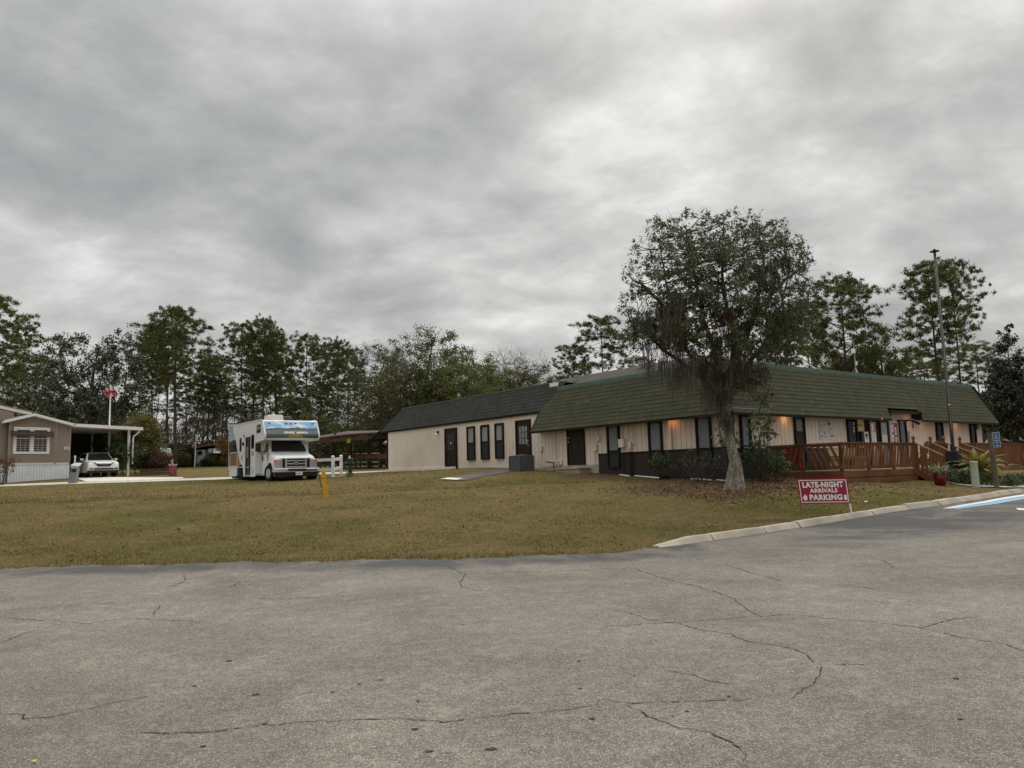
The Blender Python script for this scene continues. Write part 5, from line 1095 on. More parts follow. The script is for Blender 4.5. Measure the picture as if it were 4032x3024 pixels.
# local: x along HU, y = -HN (inward)
HM=lambda x,d,z:(x,-d,z)
m_tau=mat('siding_taupe',(.31,.25,.20),.7,var=.05); m_tau2=mat('trim_taupe',(.35,.285,.23),.7); m_skirt=mat('skirting_white',(.80,.81,.82),.6,var=.08,vs=2)
xl,zt_=onH(6,1658); xa,za=onH(129,1630); xr_,zr_=onH(290,1672); x0w,z0w=onH(36,1830); xm_,zm_=onH(230,1655)
sk=onH(150,1828)[1]; XL=-9.0
def gable(x): return za-(abs(x-xa))*((za-zr_)/(xr_-xa) if x>xa else (za-zt_)/(xa-xl))
# clapboards
v=MB(); zz=sk+.09; xL=onH(36,1750)[0]
k=0
while zz<za-.12:
    zt2=zz+.135
    # clip to gable
    slR=(za-zr_)/(xr_-xa); slL=(za-zt_)/(xa-xl); x_hi=min(0,xa+(za-.10-zz)/slR); x_lo=max(xL,xa-(za-.10-zz)/slL)
    x_hi2=min(0,xa+(za-.10-zt2)/slR); x_lo2=max(xL,xa-(za-.10-zt2)/slL)
    if x_hi2>x_lo2: v.hexa([HM(x_lo,.0,zz),HM(x_hi,.0,zz),HM(x_hi,.06,zz),HM(x_lo,.06,zz)],[HM(x_lo2,.0,zt2),HM(x_hi2,.0,zt2),HM(x_hi2,.008,zt2),HM(x_lo2,.008,zt2)])
    zz+=.135
v.build('siding',m_tau,H)
v=MB(); v.poly([HM(xL,-.01,0),HM(0,-.01,0),HM(0,-.01,gable(0)-.12),HM(xa,-.01,za-.12),HM(xL,-.01,gable(xL)-.12)]); v.poly([HM(0,-.01,0),HM(0,-.01,gable(0)-.1),HM(0,-9,gable(0)-.1),HM(0,-9,0)]); v.build('wall',m_tau,H,recalc=False)
# left lower part, set back slightly
v=MB(); zz=sk+.09
while zz<za+.15: v.hexa([HM(XL,-.35,zz),HM(xL,-.35,zz),HM(xL,-.315,zz),HM(XL,-.315,zz)],[HM(XL,-.35,zz+.135),HM(xL,-.35,zz+.135),HM(xL,-.342,zz+.135),HM(XL,-.342,zz+.135)]); zz+=.135
v.build('siding',m_tau,H)
v=MB(); v.box(XL,xL+.3,-.40,-.35,0,za+.2,HM); v.build('wall',m_tau,H)
x9=onH(216,1800)[0]
for xx,w_ in ((-.05,.10),(x9,.10),(xL,.14)): v=MB(); v.box(xx-w_/2,xx+w_/2,.0,.05,sk,gable(xx)-.12,HM); v.build('corner_trim',m_tau2,H)
v=MB(); v.box(xL,0,.0,.04,sk-.02,sk+.12,HM); v.build('band_board',m_white,H)
v=MB(); n_=22
for i in range(n_): a=xL+(-xL)*i/n_; v.box(a,a+(-xL)/n_-.012,-.02,.0+.006*(i%2),-.3,sk-.02,HM)
v.box(XL,xL,-.38,-.33,-.3,sk,HM); v.build('skirting',m_skirt,H)
# fascia and roofs
v=MB(); 
for (a,za_),(b,zb_) in (((xl,zt_),(xa,za)),((xa,za),(xr_,zr_))): v.hexa([HM(a,-.02,za_-.15),HM(b,-.02,zb_-.15),HM(b,.38,zb_-.15),HM(a,.38,za_-.15)],[HM(a,-.02,za_+.02),HM(b,-.02,zb_+.02),HM(b,.38,zb_+.02),HM(a,.38,za_+.02)])
v.build('fascia',m_white,H)
m_hroof=mat('roof_grey',(.18,.17,.16),.9)
v=MB(); v.hexa([HM(xl,-8,zt_-.02),HM(xa,-8,za-.02),HM(xa,.36,za-.02),HM(xl,.36,zt_-.02)],[HM(xl,-8,zt_+.03),HM(xa,-8,za+.03),HM(xa,.36,za+.03),HM(xl,.36,zt_+.03)]); v.hexa([HM(xa,-8,za-.02),HM(xr_,-8,zr_-.02),HM(xr_,.36,zr_-.02),HM(xa,.36,za-.02)],[HM(xa,-8,za+.03),HM(xr_,-8,zr_+.03),HM(xr_,.36,zr_+.03),HM(xa,.36,za+.03)]); v.build('roof',m_hroof,H)
xb,zb_=onH(0,1600,-.5); xc,zc=onH(122,1627,-.5); s9=(zb_-zc)/(xc-xb); xtop=XL
v=MB(); v.hexa([HM(XL,-.7,zc+s9*(xc-XL)-.15),HM(xc,-.7,zc-.15),HM(xc,-.3,zc-.15),HM(XL,-.3,zc+s9*(xc-XL)-.15)],[HM(XL,-.7,zc+s9*(xc-XL)+.02),HM(xc,-.7,zc+.02),HM(xc,-.3,zc+.02),HM(XL,-.3,zc+s9*(xc-XL)+.02)]); v.build('fascia',m_white,H)
v=MB(); v.poly([HM(XL,-.38,za+.1),HM(xL+2.0,-.38,za+.1),HM(xc,-.38,zc),HM(XL,-.38,zc+s9*(xc-XL))]); v.build('gable_wall',m_tau,H,recalc=False)
# window
wa,wz1=onH(54,1681); wb,wz0=onH(192,1788)
def hwin(wa,wb,wz0,wz1):
    f=.17; v=MB(); v.box(wa,wa+f,.03,.09,wz0,wz1,HM); v.box(wb-f,wb,.03,.09,wz0,wz1,HM); v.box(wa+f,wb-f,.03,.09,wz0,wz0+f*.8,HM); v.box(wa+f,wb-f,.03,.09,wz1-f,wz1,HM); m_=(wa+wb)/2; v.box(m_-.12,m_+.12,.03,.085,wz0+f*.8,wz1-f,HM); wo=v.build('window',m_white,H,bevel=.01)
    for a,b in ((wa+f,m_-.12),(m_+.12,wb-f)):
        v=MB(); v.box(a,b,.035,.04,wz0+f*.8,wz1-f,HM); v.build('pane',m_tint,wo)
        v=MB(); zs_=wz0+(wz1-wz0)*.58; v.box(a,b,.045,.075,zs_-.03,zs_+.03,HM)
        for t_ in (.33,.67): xx=a+(b-a)*t_; v.box(xx-.008,xx+.008,.042,.048,wz0+f*.8,wz1-f,HM)
        v.box(a,b,.042,.048,wz0+(wz1-wz0)*.33,wz0+(wz1-wz0)*.33+.018,HM); v.build('sash',m_white,wo)
    return wo
wo=hwin(wa,wb,wz0,wz1)
# awning over the window
aa,az1=onH(48,1695,.3); ab,az0=onH(210,1713,.3); v=MB(); n_=10
ring=[(.04+.42*math.sin(t_*PI/2/6),az1-(az1-az0+.12)*(1-math.cos(t_*PI/2/6))) for t_ in range(7)]
vs=[HM(aa,d_,z_) for d_,z_ in ring]+[HM(ab,d_,z_) for d_,z_ in ring]; v.add(vs,[(i,i+1,8+i,7+i) for i in range(6)]+[tuple(range(7))+((HM and 0),)[:0],tuple(range(13,6,-1))]); v.build('awning',mat('awning_brown',(.05,.035,.032),.5),H,recalc=False)
# number plate
na,nz1=onH(251,1759); nb3,nz0=onH(273,1770); v=MB(); v.box(na,nb3,.05,.065,nz0,nz1,HM); hn=v.build('house_number',m_sw,H); text_part('1688',.12,mat('ink_black',(.03,.03,.03),.6),hn,lambda p:HM((na+nb3)/2+p[0],.068,(nz0+nz1)/2+p[1]),bold=.03,wid=(nb3-na)*.8)
# carport
cx1,cz1=onH(562,1684,.3); CPx=cx1; v=MB(); zl=zr_-.02
cz_l=onH(293,1668,.3)[1]; 
v.hexa([HM(.0,-6.5,cz_l-.17),HM(CPx,-6.5,cz1-.12),HM(CPx,.3,cz1-.12),HM(.0,.3,cz_l-.17)],[HM(.0,-6.5,cz_l-.02),HM(CPx,-6.5,cz1),HM(CPx,.3,cz1),HM(.0,.3,cz_l-.02)]); v.build('carport_roof',m_white,H)
v=MB(); v.hexa([HM(.0,.3,cz_l-.20),HM(CPx,.3,cz1-.20),HM(CPx,.38,cz1-.20),HM(.0,.38,cz_l-.20)],[HM(.0,.3,cz_l+.0),HM(CPx,.3,cz1+.02),HM(CPx,.38,cz1+.02),HM(.0,.38,cz_l+.0)]); v.build('gutter',m_white,H,bevel=.01)
px_,_z=onH(513,1700,.1)
for yy in (-.1,-3.2,-6.2): v=MB(); v.box(px_-.07,px_+.07,-yy-.07,-yy+.07,-.1,cz1-.1,lambda x,y,z:(x,y,z)); v.build('carport_post',m_white,H)
e1=onH(549,1694,.25)[0]; v=MB(); v.tube([HM(e1,.25,cz1-.2),HM(e1-.02,.25,cz1-.32),HM(px_+.22,.12,cz1-.62),HM(px_+.2,.12,cz1-.8),HM(px_+.2,.12,.9)],.055,6); v.build('downpipe',m_white,H)
v=MB(); v.box(.0,CPx,-6.45,-6.40,0,cz_l-.1,HM); v.build('carport_back_wall',mat('painted_shade_wall',(.05,.05,.045),.9),H)  # back wall coloured near-black to carry the shade inside the carport
v=MB(); v.box(.1,4.2,-6.38,-6.33,1.55,1.62,HM); v.build('carport_shelf',mat('shelf_grey',(.3,.29,.26),.8),H)
# red wind turbine on white pole behind the carport roof
P=at(431,1672,54.); z0=gz(P.x,P.y); T1=at(431,1560,54.)
wt=thing('wind_spinner',(P.x,P.y,z0),0,'crimson helical wind turbine on a white pole above the carport roof','wind turbine')
v=MB(); v.tube([(0,0,0),(.0,0,T1.z-z0+.05)],.048,8); v.build('pole',m_white,wt)
m_sp=mat('spinner_red',(.42,.012,.04),.4)
for k in range(6):
    a0=k*PI/3+.3; V=[];nn_=10; v=MB()
    for i in range(nn_+1):
        t_=i/nn_; ph_=a0+t_*1.0; r_=.46*math.sin(PI*min(max(t_,.03),.97))**.55; z_=T1.z-z0-.05+.62*t_; w_=.17
        V.append((r_*math.cos(ph_),r_*math.sin(ph_),z_)); V.append(((r_-.06)*math.cos(ph_+w_*2.6),(r_-.06)*math.sin(ph_+w_*2.6),z_+.02))
    v.add(V,[(2*i,2*i+1,2*i+3,2*i+2) for i in range(nn_)]); v.build('blade',m_sp,wt,recalc=False)
v=MB(); v.lathe([(.06,-.15),(.06,.75),(.03,.8)],0,0,T1.z-z0,8); v.build('hub',m_white,wt)
# ------------------------------------------------------------------ parked car in the carport
cp=at(377,1878,52.0); hd_=math.atan2(-cp.x*0+0,1)
ax=math.atan2(0-cp.y,0-cp.x) # direction toward camera
car=thing('parked_car',(cp.x,cp.y,cp.z),ax+PI/2+.20,'white compact suv facing out of the carport','car')
# local: -y forward? forward = -y
cm=mat('car_white',(.78,.78,.75),.2,var=.02); CW=.92
prof=[(-2.20,.42),(-2.26,.62),(-2.20,.86),(-1.98,.98),(-1.25,1.08),(-.4,1.12),(2.1,1.12),(2.25,.9),(2.25,.45),(1.75,.30),(-1.85,.28)]
v=MB(); n_=len(prof); rows=[]
for t_,sh_,shz in ((-CW,.10,.02),(-CW*.86,0,0),(CW*.86,0,0),(CW,.10,.02)): rows.append([(t_,y_+(sh_ if y_<0 else -sh_)*(1 if abs(y_)>1.7 else .0),z_-shz) for y_,z_ in prof])
v.add([q for r_ in rows for q in r_],[tuple(range(n_)),tuple(3*n_+i for i in range(n_-1,-1,-1))]+[(i*n_+j,(i+1)*n_+j,(i+1)*n_+(j+1)%n_,i*n_+(j+1)%n_) for i in range(3) for j in range(n_)]); v.build('body',cm,car,bevel=.05,seg=3)
v=MB(); v.hexa([(-.84,-1.15,1.05),(.84,-1.15,1.05),(.86,2.0,1.08),(-.86,2.0,1.08)],[(-.62,-.35,1.60),(.62,-.35,1.60),(.64,1.5,1.62),(-.64,1.5,1.62)]); v.build('roof',cm,car,bevel=.06,seg=3)
def cq(a,b,c_,d_,o_=(0,-.03,.02)): return [tuple(q[i]+o_[i] for i in range(3)) for q in (a,b,c_,d_)]
v=MB(); v.poly(cq((-.74,-1.10,1.10),(.74,-1.10,1.10),(.57,-.42,1.56),(-.57,-.42,1.56))); v.build('windscreen',m_tint,car,recalc=False)
for sx in (-1,1):
    v=MB(); v.poly([(sx*(.865),-.85,1.12),(sx*.875,1.4,1.13),(sx*.665,1.25,1.55),(sx*.665,-.25,1.55)]); v.build('side_window',m_tint,car,recalc=False)
    v=MB(); v.hexa([(sx*.52,-2.235,.80),(sx*.86,-2.12,.82),(sx*.86,-2.05,.82),(sx*.52,-2.1,.8)],[(sx*.46,-2.215,.90),(sx*.90,-2.0,.96),(sx*.90,-1.9,.96),(sx*.46,-2.05,.90)]); v.build('headlight',mat('headlamp_dark',(.05,.055,.06),.1,metal=.4),car)
    v=MB(); v.box(sx*1.02-.10,sx*1.02+.10,-.82,-.70,1.10,1.22); mo_=v.build('mirror',cm,car,bevel=.03)
    v=MB(); v.box(sx*.72-.10,sx*.72+.10,-2.25,-2.15,.46,.54); v.build('fog_lamp',m_black,car)
v=MB(); v.hexa([(-.36,-2.285,.66),(.36,-2.285,.66),(.36,-2.2,.66),(-.36,-2.2,.66)],[(-.50,-2.265,.84),(.50,-2.265,.84),(.5,-2.15,.84),(-.5,-2.15,.84)]); gr_=v.build('grille',m_black,car)
v=MB(); v.bar((-.52,-2.275,.86),(-.2,-2.29,.80),.02,.03); v.bar((.52,-2.275,.86),(.2,-2.29,.80),.02,.03); v.bar((-.2,-2.29,.80),(.2,-2.29,.80),.02,.035); v.bar((-.34,-2.29,.655),(.34,-2.29,.655),.02,.02); v.build('grille_bar',m_chrome,gr_)
v=MB(); v.bar((-.06,-2.31,.72),(-.045,-2.31,.86),.018,.018); v.bar((.06,-2.31,.72),(.045,-2.31,.86),.018,.018); v.bar((-.05,-2.31,.79),(.05,-2.31,.79),.018,.018); v.build('badge',m_chrome,gr_)
v=MB(); v.box(-.55,.55,-2.275,-2.15,.42,.54); v.build('lower_grille',m_black,car); v=MB(); v.bar((-.48,-2.285,.43),(.48,-2.285,.43),.02,.035); v.build('skid_trim',m_chrome,car); v=MB(); v.box(-.9,.9,-2.16,-1.9,.24,.40); v.build('valance',m_black,car,bevel=.02)
for sx in (-1,1):
    for yy in (-1.35,1.32): wheel(car,sx*.80,yy,.35,.23,sx,m_rim)
# ------------------------------------------------------------------ grey pedestal by the lane
p=at(284,1909,44.5); z0=gz(p.x,p.y); gb=thing('meter_pedestal',(p.x,p.y,min(z0,p.z)),0,'leaning grey metal meter pedestal with white lid by the lane','pedestal')
h_=at(300,1823,44.5).z-p.z; m_gm=mat('grey_metal_box',(.22,.24,.24),.5,var=.1); v=MB(); v.hexa([(-.19,-.16,-.1),(.19,-.16,-.1),(.19,.16,-.1),(-.19,.16,-.1)],[(-.02,-.16,h_*.78),(.33,-.16,h_*.78),(.33,.16,h_*.78),(-.02,.16,h_*.78)]); v.build('body',m_gm,gb,bevel=.01)
v=MB(); v.hexa([(-.01,-.18,h_*.76),(.34,-.18,h_*.76),(.34,.18,h_*.86),(-.01,.18,h_*.86)],[(-.03,-.20,h_*.90),(.42,-.20,h_*.84),(.42,.2,h_*1.0),(-.03,.2,h_*1.02)]); v.build('lid',mat('lid_white',(.50,.52,.52),.5),gb); v=MB(); v.box(.02,.30,-.165,-.155,h_*.58,h_*.72); v.build('meter_window',m_black,gb)
v=MB(); v.tube([(.05,.1,h_*.95),(.05,.1,h_*1.28)],.04,8); v.lathe([(.05,0),(.05,.06),(.02,.08)],.05,.1,h_*1.28,8); v.build('marker_pipe',m_white,gb)
# ------------------------------------------------------------------ raised bed, pink bag
a=P0(550,1868,53); b_=P0(696,1866,54); rb=thing('raised_bed',a.to_tuple(),0,'low brown timber retaining wall below the hedge right of the carport','planter')
L2=(b_-a); za_=at(550,1859,53).z-a.z
for k in range(3):
    v=MB(); v.bar(Vector((0,0,-.02+.17*k)),Vector((L2.x,L2.y,L2.z-.02+.17*k)),.12,.155); v.build('timber',wood('sleeper_wood',(.16,.085,.05),(.08,.045,.03),'X'),rb,bevel=.01)
v=MB(); v.bar(Vector((0,0,.43)),Vector((L2.x,L2.y,L2.z+.43)),.2,.05); v.build('capping',wood('sleeper_wood',(.16,.085,.05),(.08,.045,.03),'X'),rb)
p=P0(680,1878,51); pb=thing('refuse_bag',p.to_tuple(),0,'full pink refuse bag standing on the grass by the raised bed','bag')
v=MB(); r7=random.Random(12); n_=18; prof_=[(.20,0),(.245,.05),(.225,.25),(.235,.45),(.215,.60),(.25,.70)]; vs=[]
for i,(r_,z_) in enumerate(prof_):
    for k in range(n_): rr=r_*(1+r7.uniform(-.09,.09)+.06*math.sin(3*k*2*PI/n_+i)); vs.append((rr*math.cos(2*PI*k/n_),rr*math.sin(2*PI*k/n_),z_+ (r7.uniform(-.03,.03) if i else 0)))
v.add(vs,[(i*n_+k,i*n_+(k+1)%n_,(i+1)*n_+(k+1)%n_,(i+1)*n_+k) for i in range(len(prof_)-1) for k in range(n_)]+[tuple(range(n_-1,-1,-1))]); v.build('bag_body',mat('bag_pink',(.36,.085,.12),.35,var=.25,vs=5),pb,smooth=True)
v=MB(); v.tube([(.23*math.cos(t_*.4),.23*math.sin(t_*.4),.70+.04*math.sin(t_*1.7)) for t_ in range(17)],.035,6); v.tube([(-.05,-.2,.70),(0,-.22,.80),(.05,-.2,.71)],.018,5); v.build('bag_rim',mat('bag_pale',(.50,.33,.35),.5),pb)
# ------------------------------------------------------------------ white van far behind the hedge
p=at(634,1838,90); vn=thing('white_van',(p.x,p.y,p.z-.3),-.25,'white high-roof van seen behind the hedge beside the pine trunks','van')
v=MB(); v.hexa([(-2.2,-1,.5),(1.0,-1,.5),(1.0,1.0,.5),(-2.2,1,.5)],[(-1.9,-.9,2.45),(.62,-.9,2.45),(.62,.9,2.45),(-1.9,.9,2.45)]); v.build('body',mat('van_white',(.66,.68,.70),.3),vn,bevel=.12,seg=3)
v=MB(); v.hexa([(-.30,-1.0,1.35),(.62,-1.0,1.35),(.62,-.99,1.35),(-.3,-.99,1.35)],[(-.28,-.94,1.98),(.52,-.94,1.98),(.52,-.93,1.98),(-.28,-.93,1.98)]); v.build('rear_window',m_tint,vn); v=MB(); v.box(.85,.99,-1.03,-.98,.7,1.05); v.build('tail_lamp',mat('red_lens',(.35,.02,.02),.3),vn)
wheel(vn,-1.4,-.8,.35,.25,-1,m_rim); wheel(vn,.7,-.8,.35,.25,1,m_rim)
# ------------------------------------------------------------------ far mobile home with awning, flag
FD=108.
def F3(px,py,D=FD): return at(px,py,D)
o3=F3(780,1838); fh=thing('distant_home',o3.to_tuple(),0,'low tan mobile home with striped awning under the far pines','house')
def fq(name,x0,y0,x1,y1,dep0,dep1,m,bev=0,par=None):
    A=F3(x0,y1)-o3;B_=F3(x1,y0)-o3; v=MB(); v.box(A.x,B_.x,dep0,dep1,A.z,B_.z); return v.build(name,m,par or fh,bevel=bev)
m_tan=mat('home_tan',(.20,.165,.13),.8); m_hw=mat('home_white',(.50,.53,.56),.7); m_rt=mat('home_roof',(.16,.105,.075),.9)
fq('wall',655,1778,775,1840,0,6,m_tan); fq('wall',770,1768,900,1840,-.6,6,m_tan); fq('wall_panel',770,1772,815,1826,-.68,-.6,m_hw)
A=F3(655,1778)-o3;B_=F3(772,1766)-o3;C_=F3(772,1761)-o3; v=MB(); v.hexa([(A.x,-.4,A.z-.05),(B_.x,-.4,B_.z-.05),(B_.x,6,B_.z-.05),(A.x,6,A.z-.05)],[(A.x,-.4,A.z+.12),(B_.x,-.4,B_.z+.15),(B_.x,6,B_.z+.15),(A.x,6,A.z+.12)]); v.build('roof',m_rt,fh)
q=[F3(x_,y_)-o3 for x_,y_ in ((765,1769),(800,1757),(850,1751),(930,1752))]; v=MB(); 
for a,b_ in zip(q[:-1],q[1:]): v.hexa([(a.x,-1.0,a.z-.15),(b_.x,-1.0,b_.z-.15),(b_.x,6,b_.z-.15),(a.x,6,a.z-.15)],[(a.x,-1.0,a.z+.1),(b_.x,-1.0,b_.z+.1),(b_.x,6,b_.z+.1),(a.x,6,a.z+.1)])
v.build('roof',m_rt,fh)
for x0,y0,x1,y1 in ((697,1777,724,1815),(783,1774,808,1793)): w_=fq('window',x0,y0,x1,y1,-.72,-.66,m_hw) if x0>770 else fq('window',x0,y0,x1,y1,-.08,-.0,m_hw); fq('pane',x0+3,y0+3,x1-3,y1-3,-.76 if x0>770 else -.12,-.72 if x0>770 else -.08,m_tint,0,w_)
A=[F3(830,1766)-o3,F3(900,1766)-o3,F3(908,1785)-o3,F3(846,1784)-o3]; v=MB(); v.add([(A[0].x,-.7,A[0].z),(A[1].x,-.7,A[1].z),(A[2].x,-2.2,A[2].z),(A[3].x,-2.2,A[3].z),(A[2].x,-2.2,A[2].z-.08),(A[3].x,-2.2,A[3].z-.08),(A[0].x,-.7,A[0].z-.08),(A[1].x,-.7,A[1].z-.08)],[(0,1,2,3),(3,2,4,5),(6,7,4,5),(0,3,5,6)]); v.build('awning',mat('awning_white',(.58,.60,.62),.7),fh,recalc=False)
v=MB(); 
for t_ in (.2,.5,.8):
    a=A[0].lerp(A[3],t_); v.bar((A[0].x+.35*t_*2,-.74,A[0].z+.01),(A[3].x+.35*t_*2,-2.24,A[3].z+.01),.10,.02)
v.build('awning_stripe',m_brown,fh)
fq('post',839,1784,841,1838,-2.1,-2.0,m_steel); fq('post',866,1784,868,1832,-2.1,-2.0,m_steel); fq('painted_porch_shade',850,1788,900,1832,-.64,-.6,m_dark)  # near-black panel paints the shade under the awning
fq('antenna',842,1733,843.5,1752,0,.08,m_white); fq('antenna',834,1733,844,1736,.1,.18,m_white)
fp2=F3(766,1838,100.); f2_=thing('flagpole',fp2.to_tuple(),0,'thin white flagpole with a small striped flag before the far home','flagpole'); h2=F3(768,1711,100).z-fp2.z
v=MB(); v.tube([(0,0,0),(.12,0,h2)],.07,6); v.build('pole',m_white,f2_); v=MB(); v.bar((-.2,0,h2),(.3,0,h2),.06,.06); v.build('pole_top',m_steel,f2_)
fm,nf=newmat('flag_cloth'); wv=nf.add('ShaderNodeTexWave'); wv.bands_direction='DIAGONAL'; wv.inputs['Scale'].default_value=1.6; nf.link(nf.pos(),wv.inputs['Vector']); nf.col(nf.ramp(wv.outputs['Fac'],[(.45,(.36,.05,.06)),(.55,(.45,.42,.42))],'LINEAR')); nf.b.inputs['Roughness'].default_value=.9
v=MB(); pts=[(.08,h2-.5),(-.15,h2-.9),(-.35,h2-1.35),(-.45,h2-1.7),(-.30,h2-1.65),(.06,h2-1.5)]; v.add([(x_,-.02,z_) for x_,z_ in pts]+[(x_+.02,.06,z_) for x_,z_ in pts],[tuple(range(6)),tuple(range(11,5,-1))]+[(i,(i+1)%6,6+(i+1)%6,6+i) for i in range(6)]); v.build('flag',fm,f2_); v=MB(); v.poly([(.07,-.03,h2-.52),(-.12,-.03,h2-.88),(.06,-.03,h2-.95)]); v.build('flag_canton',mat('flag_blue',(.03,.04,.14),.8),f2_,recalc=False)
# ------------------------------------------------------------------ open pavilion with benches
PD=56.
a0=at(1251,1728,PD-2.5); a1=at(1369,1706,PD+0); a2=at(1483,1704,PD+6)
o4=at(1384,1840,PD); z4=gz(o4.x,o4.y); pv=thing('pavilion',(o4.x,o4.y,z4),0,'long open-sided timber pavilion with low brown metal roof','pavilion')
m_pw=wood('pavilion_wood',(.10,.06,.042),(.05,.032,.025),'Z'); m_pr=mat('pavilion_roof',(.11,.066,.055),.6,var=.3,vs=2,c2=(.06,.035,.03))
def rl(q,o_): return Vector((q.x-o_.location.x,q.y-o_.location.y,q.z-o_.location.z))
q=[rl(at(x_,y_,D_),pv) for x_,y_,D_ in ((1244,1730,54),(1369,1714,53.5),(1600,1700,53),(1600,1697,60),(1369,1702,62),(1250,1722,60))]
v=MB(); v.hexa([q[0],q[1],q[4],q[5]],[p_+Vector((0,0,.10)) for p_ in (q[0],q[1],q[4],q[5])]); v.hexa([q[1]+Vector((0,0,.0)),q[2],q[3],q[4]],[p_+Vector((0,0,.10)) for p_ in (q[1],q[2],q[3],q[4])]); v.build('roof',m_pr,pv)
q2=[rl(at(x_,y_,53.4),pv) for x_,y_ in ((1260,1732),(1600,1703))]; v=MB(); v.bar(q2[0]-Vector((0,0,.12)),q2[1]-Vector((0,0,.10)),.08,.26); v.build('beam',m_pw,pv)
for x_,yt,yb,D_,w_ in ((1260,1730,1833,54,.16),(1315,1726,1832,56,.18),(1384,1722,1836,56,.17),(1455,1716,1838,55,.20),(1300,1724,1825,62,.12),(1420,1716,1828,62,.12),(1500,1712,1838,57,.18)):
    b_=rl(at(x_,yb,D_),pv); t_=rl(at(x_,yt,D_),pv); v=MB(); v.bar(b_-Vector((0,0,.3)),Vector((b_.x,b_.y,t_.z)),w_,w_); v.build('post',m_pw,pv)
for x_,D_ in ((1300,55),(1436,55),(1475,55)):
    b_=rl(at(x_,1728,D_),pv); v=MB(); v.bar(b_,b_+Vector((.45,0,.42)),.08,.1); v.build('brace',m_pw,pv)
ys_=thing('yellow_sign',at(1374,1728,53.2).to_tuple(),0,'square mustard yellow sign hanging under the pavilion roof','sign'); v=MB(); A=rl(at(1366,1744,53.2),ys_);B_=rl(at(1381,1727,53.2),ys_); v.box(A.x,B_.x,-.02,.02,A.z,B_.z); v.build('board',mat('sign_mustard',(.34,.22,.015),.6),ys_)
pb_=thing('tan_board',at(1390,1776,54.8).to_tuple(),0,'narrow tan board fixed to the middle pavilion post','board'); A=rl(at(1387,1776,54.8),pb_);B_=rl(at(1393,1744,54.8),pb_); v=MB(); v.box(A.x,B_.x,-.03,.03,A.z,B_.z); v.build('board',mat('board_tan',(.27,.20,.12),.7),pb_)
m_bb=wood('bench_wood',(.20,.095,.04),(.10,.05,.025),'X'); m_bd=wood('bench_dark_wood',(.09,.06,.045),(.05,.035,.028),'X')
def bench(px,D_,Wd,label,gzv=1839):
    q=at(px,gzv,D_); o_=thing('park_bench',(q.x,q.y,q.z),.06,label,'bench','benches under the pavilion')
    v=MB(); v.box(-Wd/2,Wd/2,-.22,.22,.42,.47); v.build('seat',m_bd,o_); v=MB(); v.bar((-Wd/2,.26,.73),(Wd/2,.26,.73),.03,.30); v.build('backrest',m_bb,o_)
    v=MB(); v.bar((-Wd/2,.32,.93),(Wd/2,.32,.93),.05,.05); v.build('top_rail',m_bd,o_)
    for sx in (-.86,.86):
        v=MB(); v.bar((sx*Wd/2,.30,.95),(sx*Wd/2,.05,0),.07,.07); v.bar((sx*Wd/2,-.15,.42),(sx*Wd/2+.1,-.20,0),.07,.07); v.build('leg',m_bd,o_)
for (px,D_,Wd,lab) in ((1303,57,1.1,'dark bench behind the white fence rail, leftmost under the pavilion'),(1345,55.5,1.2,'bench just left of the green pedestal under the pavilion'),(1376,55,.9,'bench directly behind the green pedestal under the pavilion'),(1433,54.5,1.3,'bench right of the green pedestal under the pavilion'),(1481,54,1.5,'bench right of the thickest pavilion post'),(1517,53.5,1.1,'bench half hidden by the end wall of the wing')): bench(px,D_,Wd,lab)
# white pipe rails beyond
wr=thing('pipe_railing',at(1425,1830,62).to_tuple(),0,'thin white pipe railing beyond the pavilion benches','railing')
for hz in (1788,1822):
    A=rl(at(1345,hz,62),wr);B_=rl(at(1496,hz-3,62),wr); v=MB(); v.tube([A,B_],.035,6); v.build('rail',m_white,wr)
for x_ in (1358,1406,1422,1448,1495): A=rl(at(x_,1838,62),wr);B_=rl(at(x_,1784,62),wr); v=MB(); v.tube([A,B_],.035,6); v.build('post',m_steel,wr)
# white and orange equipment glimpsed at the wing corner
q=at(1522,1745,60); sgx=thing('hanging_lamp',q.to_tuple(),0,'lit white lamp glimpsed behind the wing corner under the pavilion','lamp'); v=MB(); v.lathe([(.28,-.10),(.30,0),(.2,.12),(.05,.2)],0,0,0,16); v.build('lamp_shade',m_white,sgx); v=MB(); v.lathe([(.12,-.06),(.17,.0),(.10,.08)],-.02,-.28,.28,12); v.build('bulb',emis('lamp_warm',(1,.62,.25),1.2),sgx)
# ------------------------------------------------------------------ yellow sided house behind the right end
o5=at(3930,1745,62.); yh=thing('yellow_house',(o5.x,o5.y,gz(o5.x,o5.y)),-.25,'pale yellow clapboard house behind the right end of the office','house')
v=MB(); m_yh=mat('siding_yellow',(.50,.47,.34),.8,var=.04); zT=at(3900,1655,62).z-yh.location.z
for k in range(int(zT/.16)): v.hexa([(-5,-.03,k*.16),(1.1,-.03,k*.16),(1.1,0,k*.16),(-5,0,k*.16)],[(-5,-.005,k*.16+.16),(1.1,-.005,k*.16+.16),(1.1,0,k*.16+.16),(-5,0,k*.16+.16)])
v.build('siding',m_yh,yh); v=MB(); v.box(-5,1.1,0,5,0,zT); v.build('wall',m_yh,yh); v=MB(); v.box(1.0,1.15,-.05,.02,0,zT); v.build('corner_board',m_white,yh)
v=MB(); v.hexa([(-5.3,-.4,zT),(1.4,-.4,zT),(1.4,5,zT),(-5.3,5,zT)],[(-5.3,2,zT+1.1),(1.4,2,zT+1.1),(1.4,2.6,zT+1.1),(-5.3,2.6,zT+1.1)]); v.build('roof',m_hroof,yh)
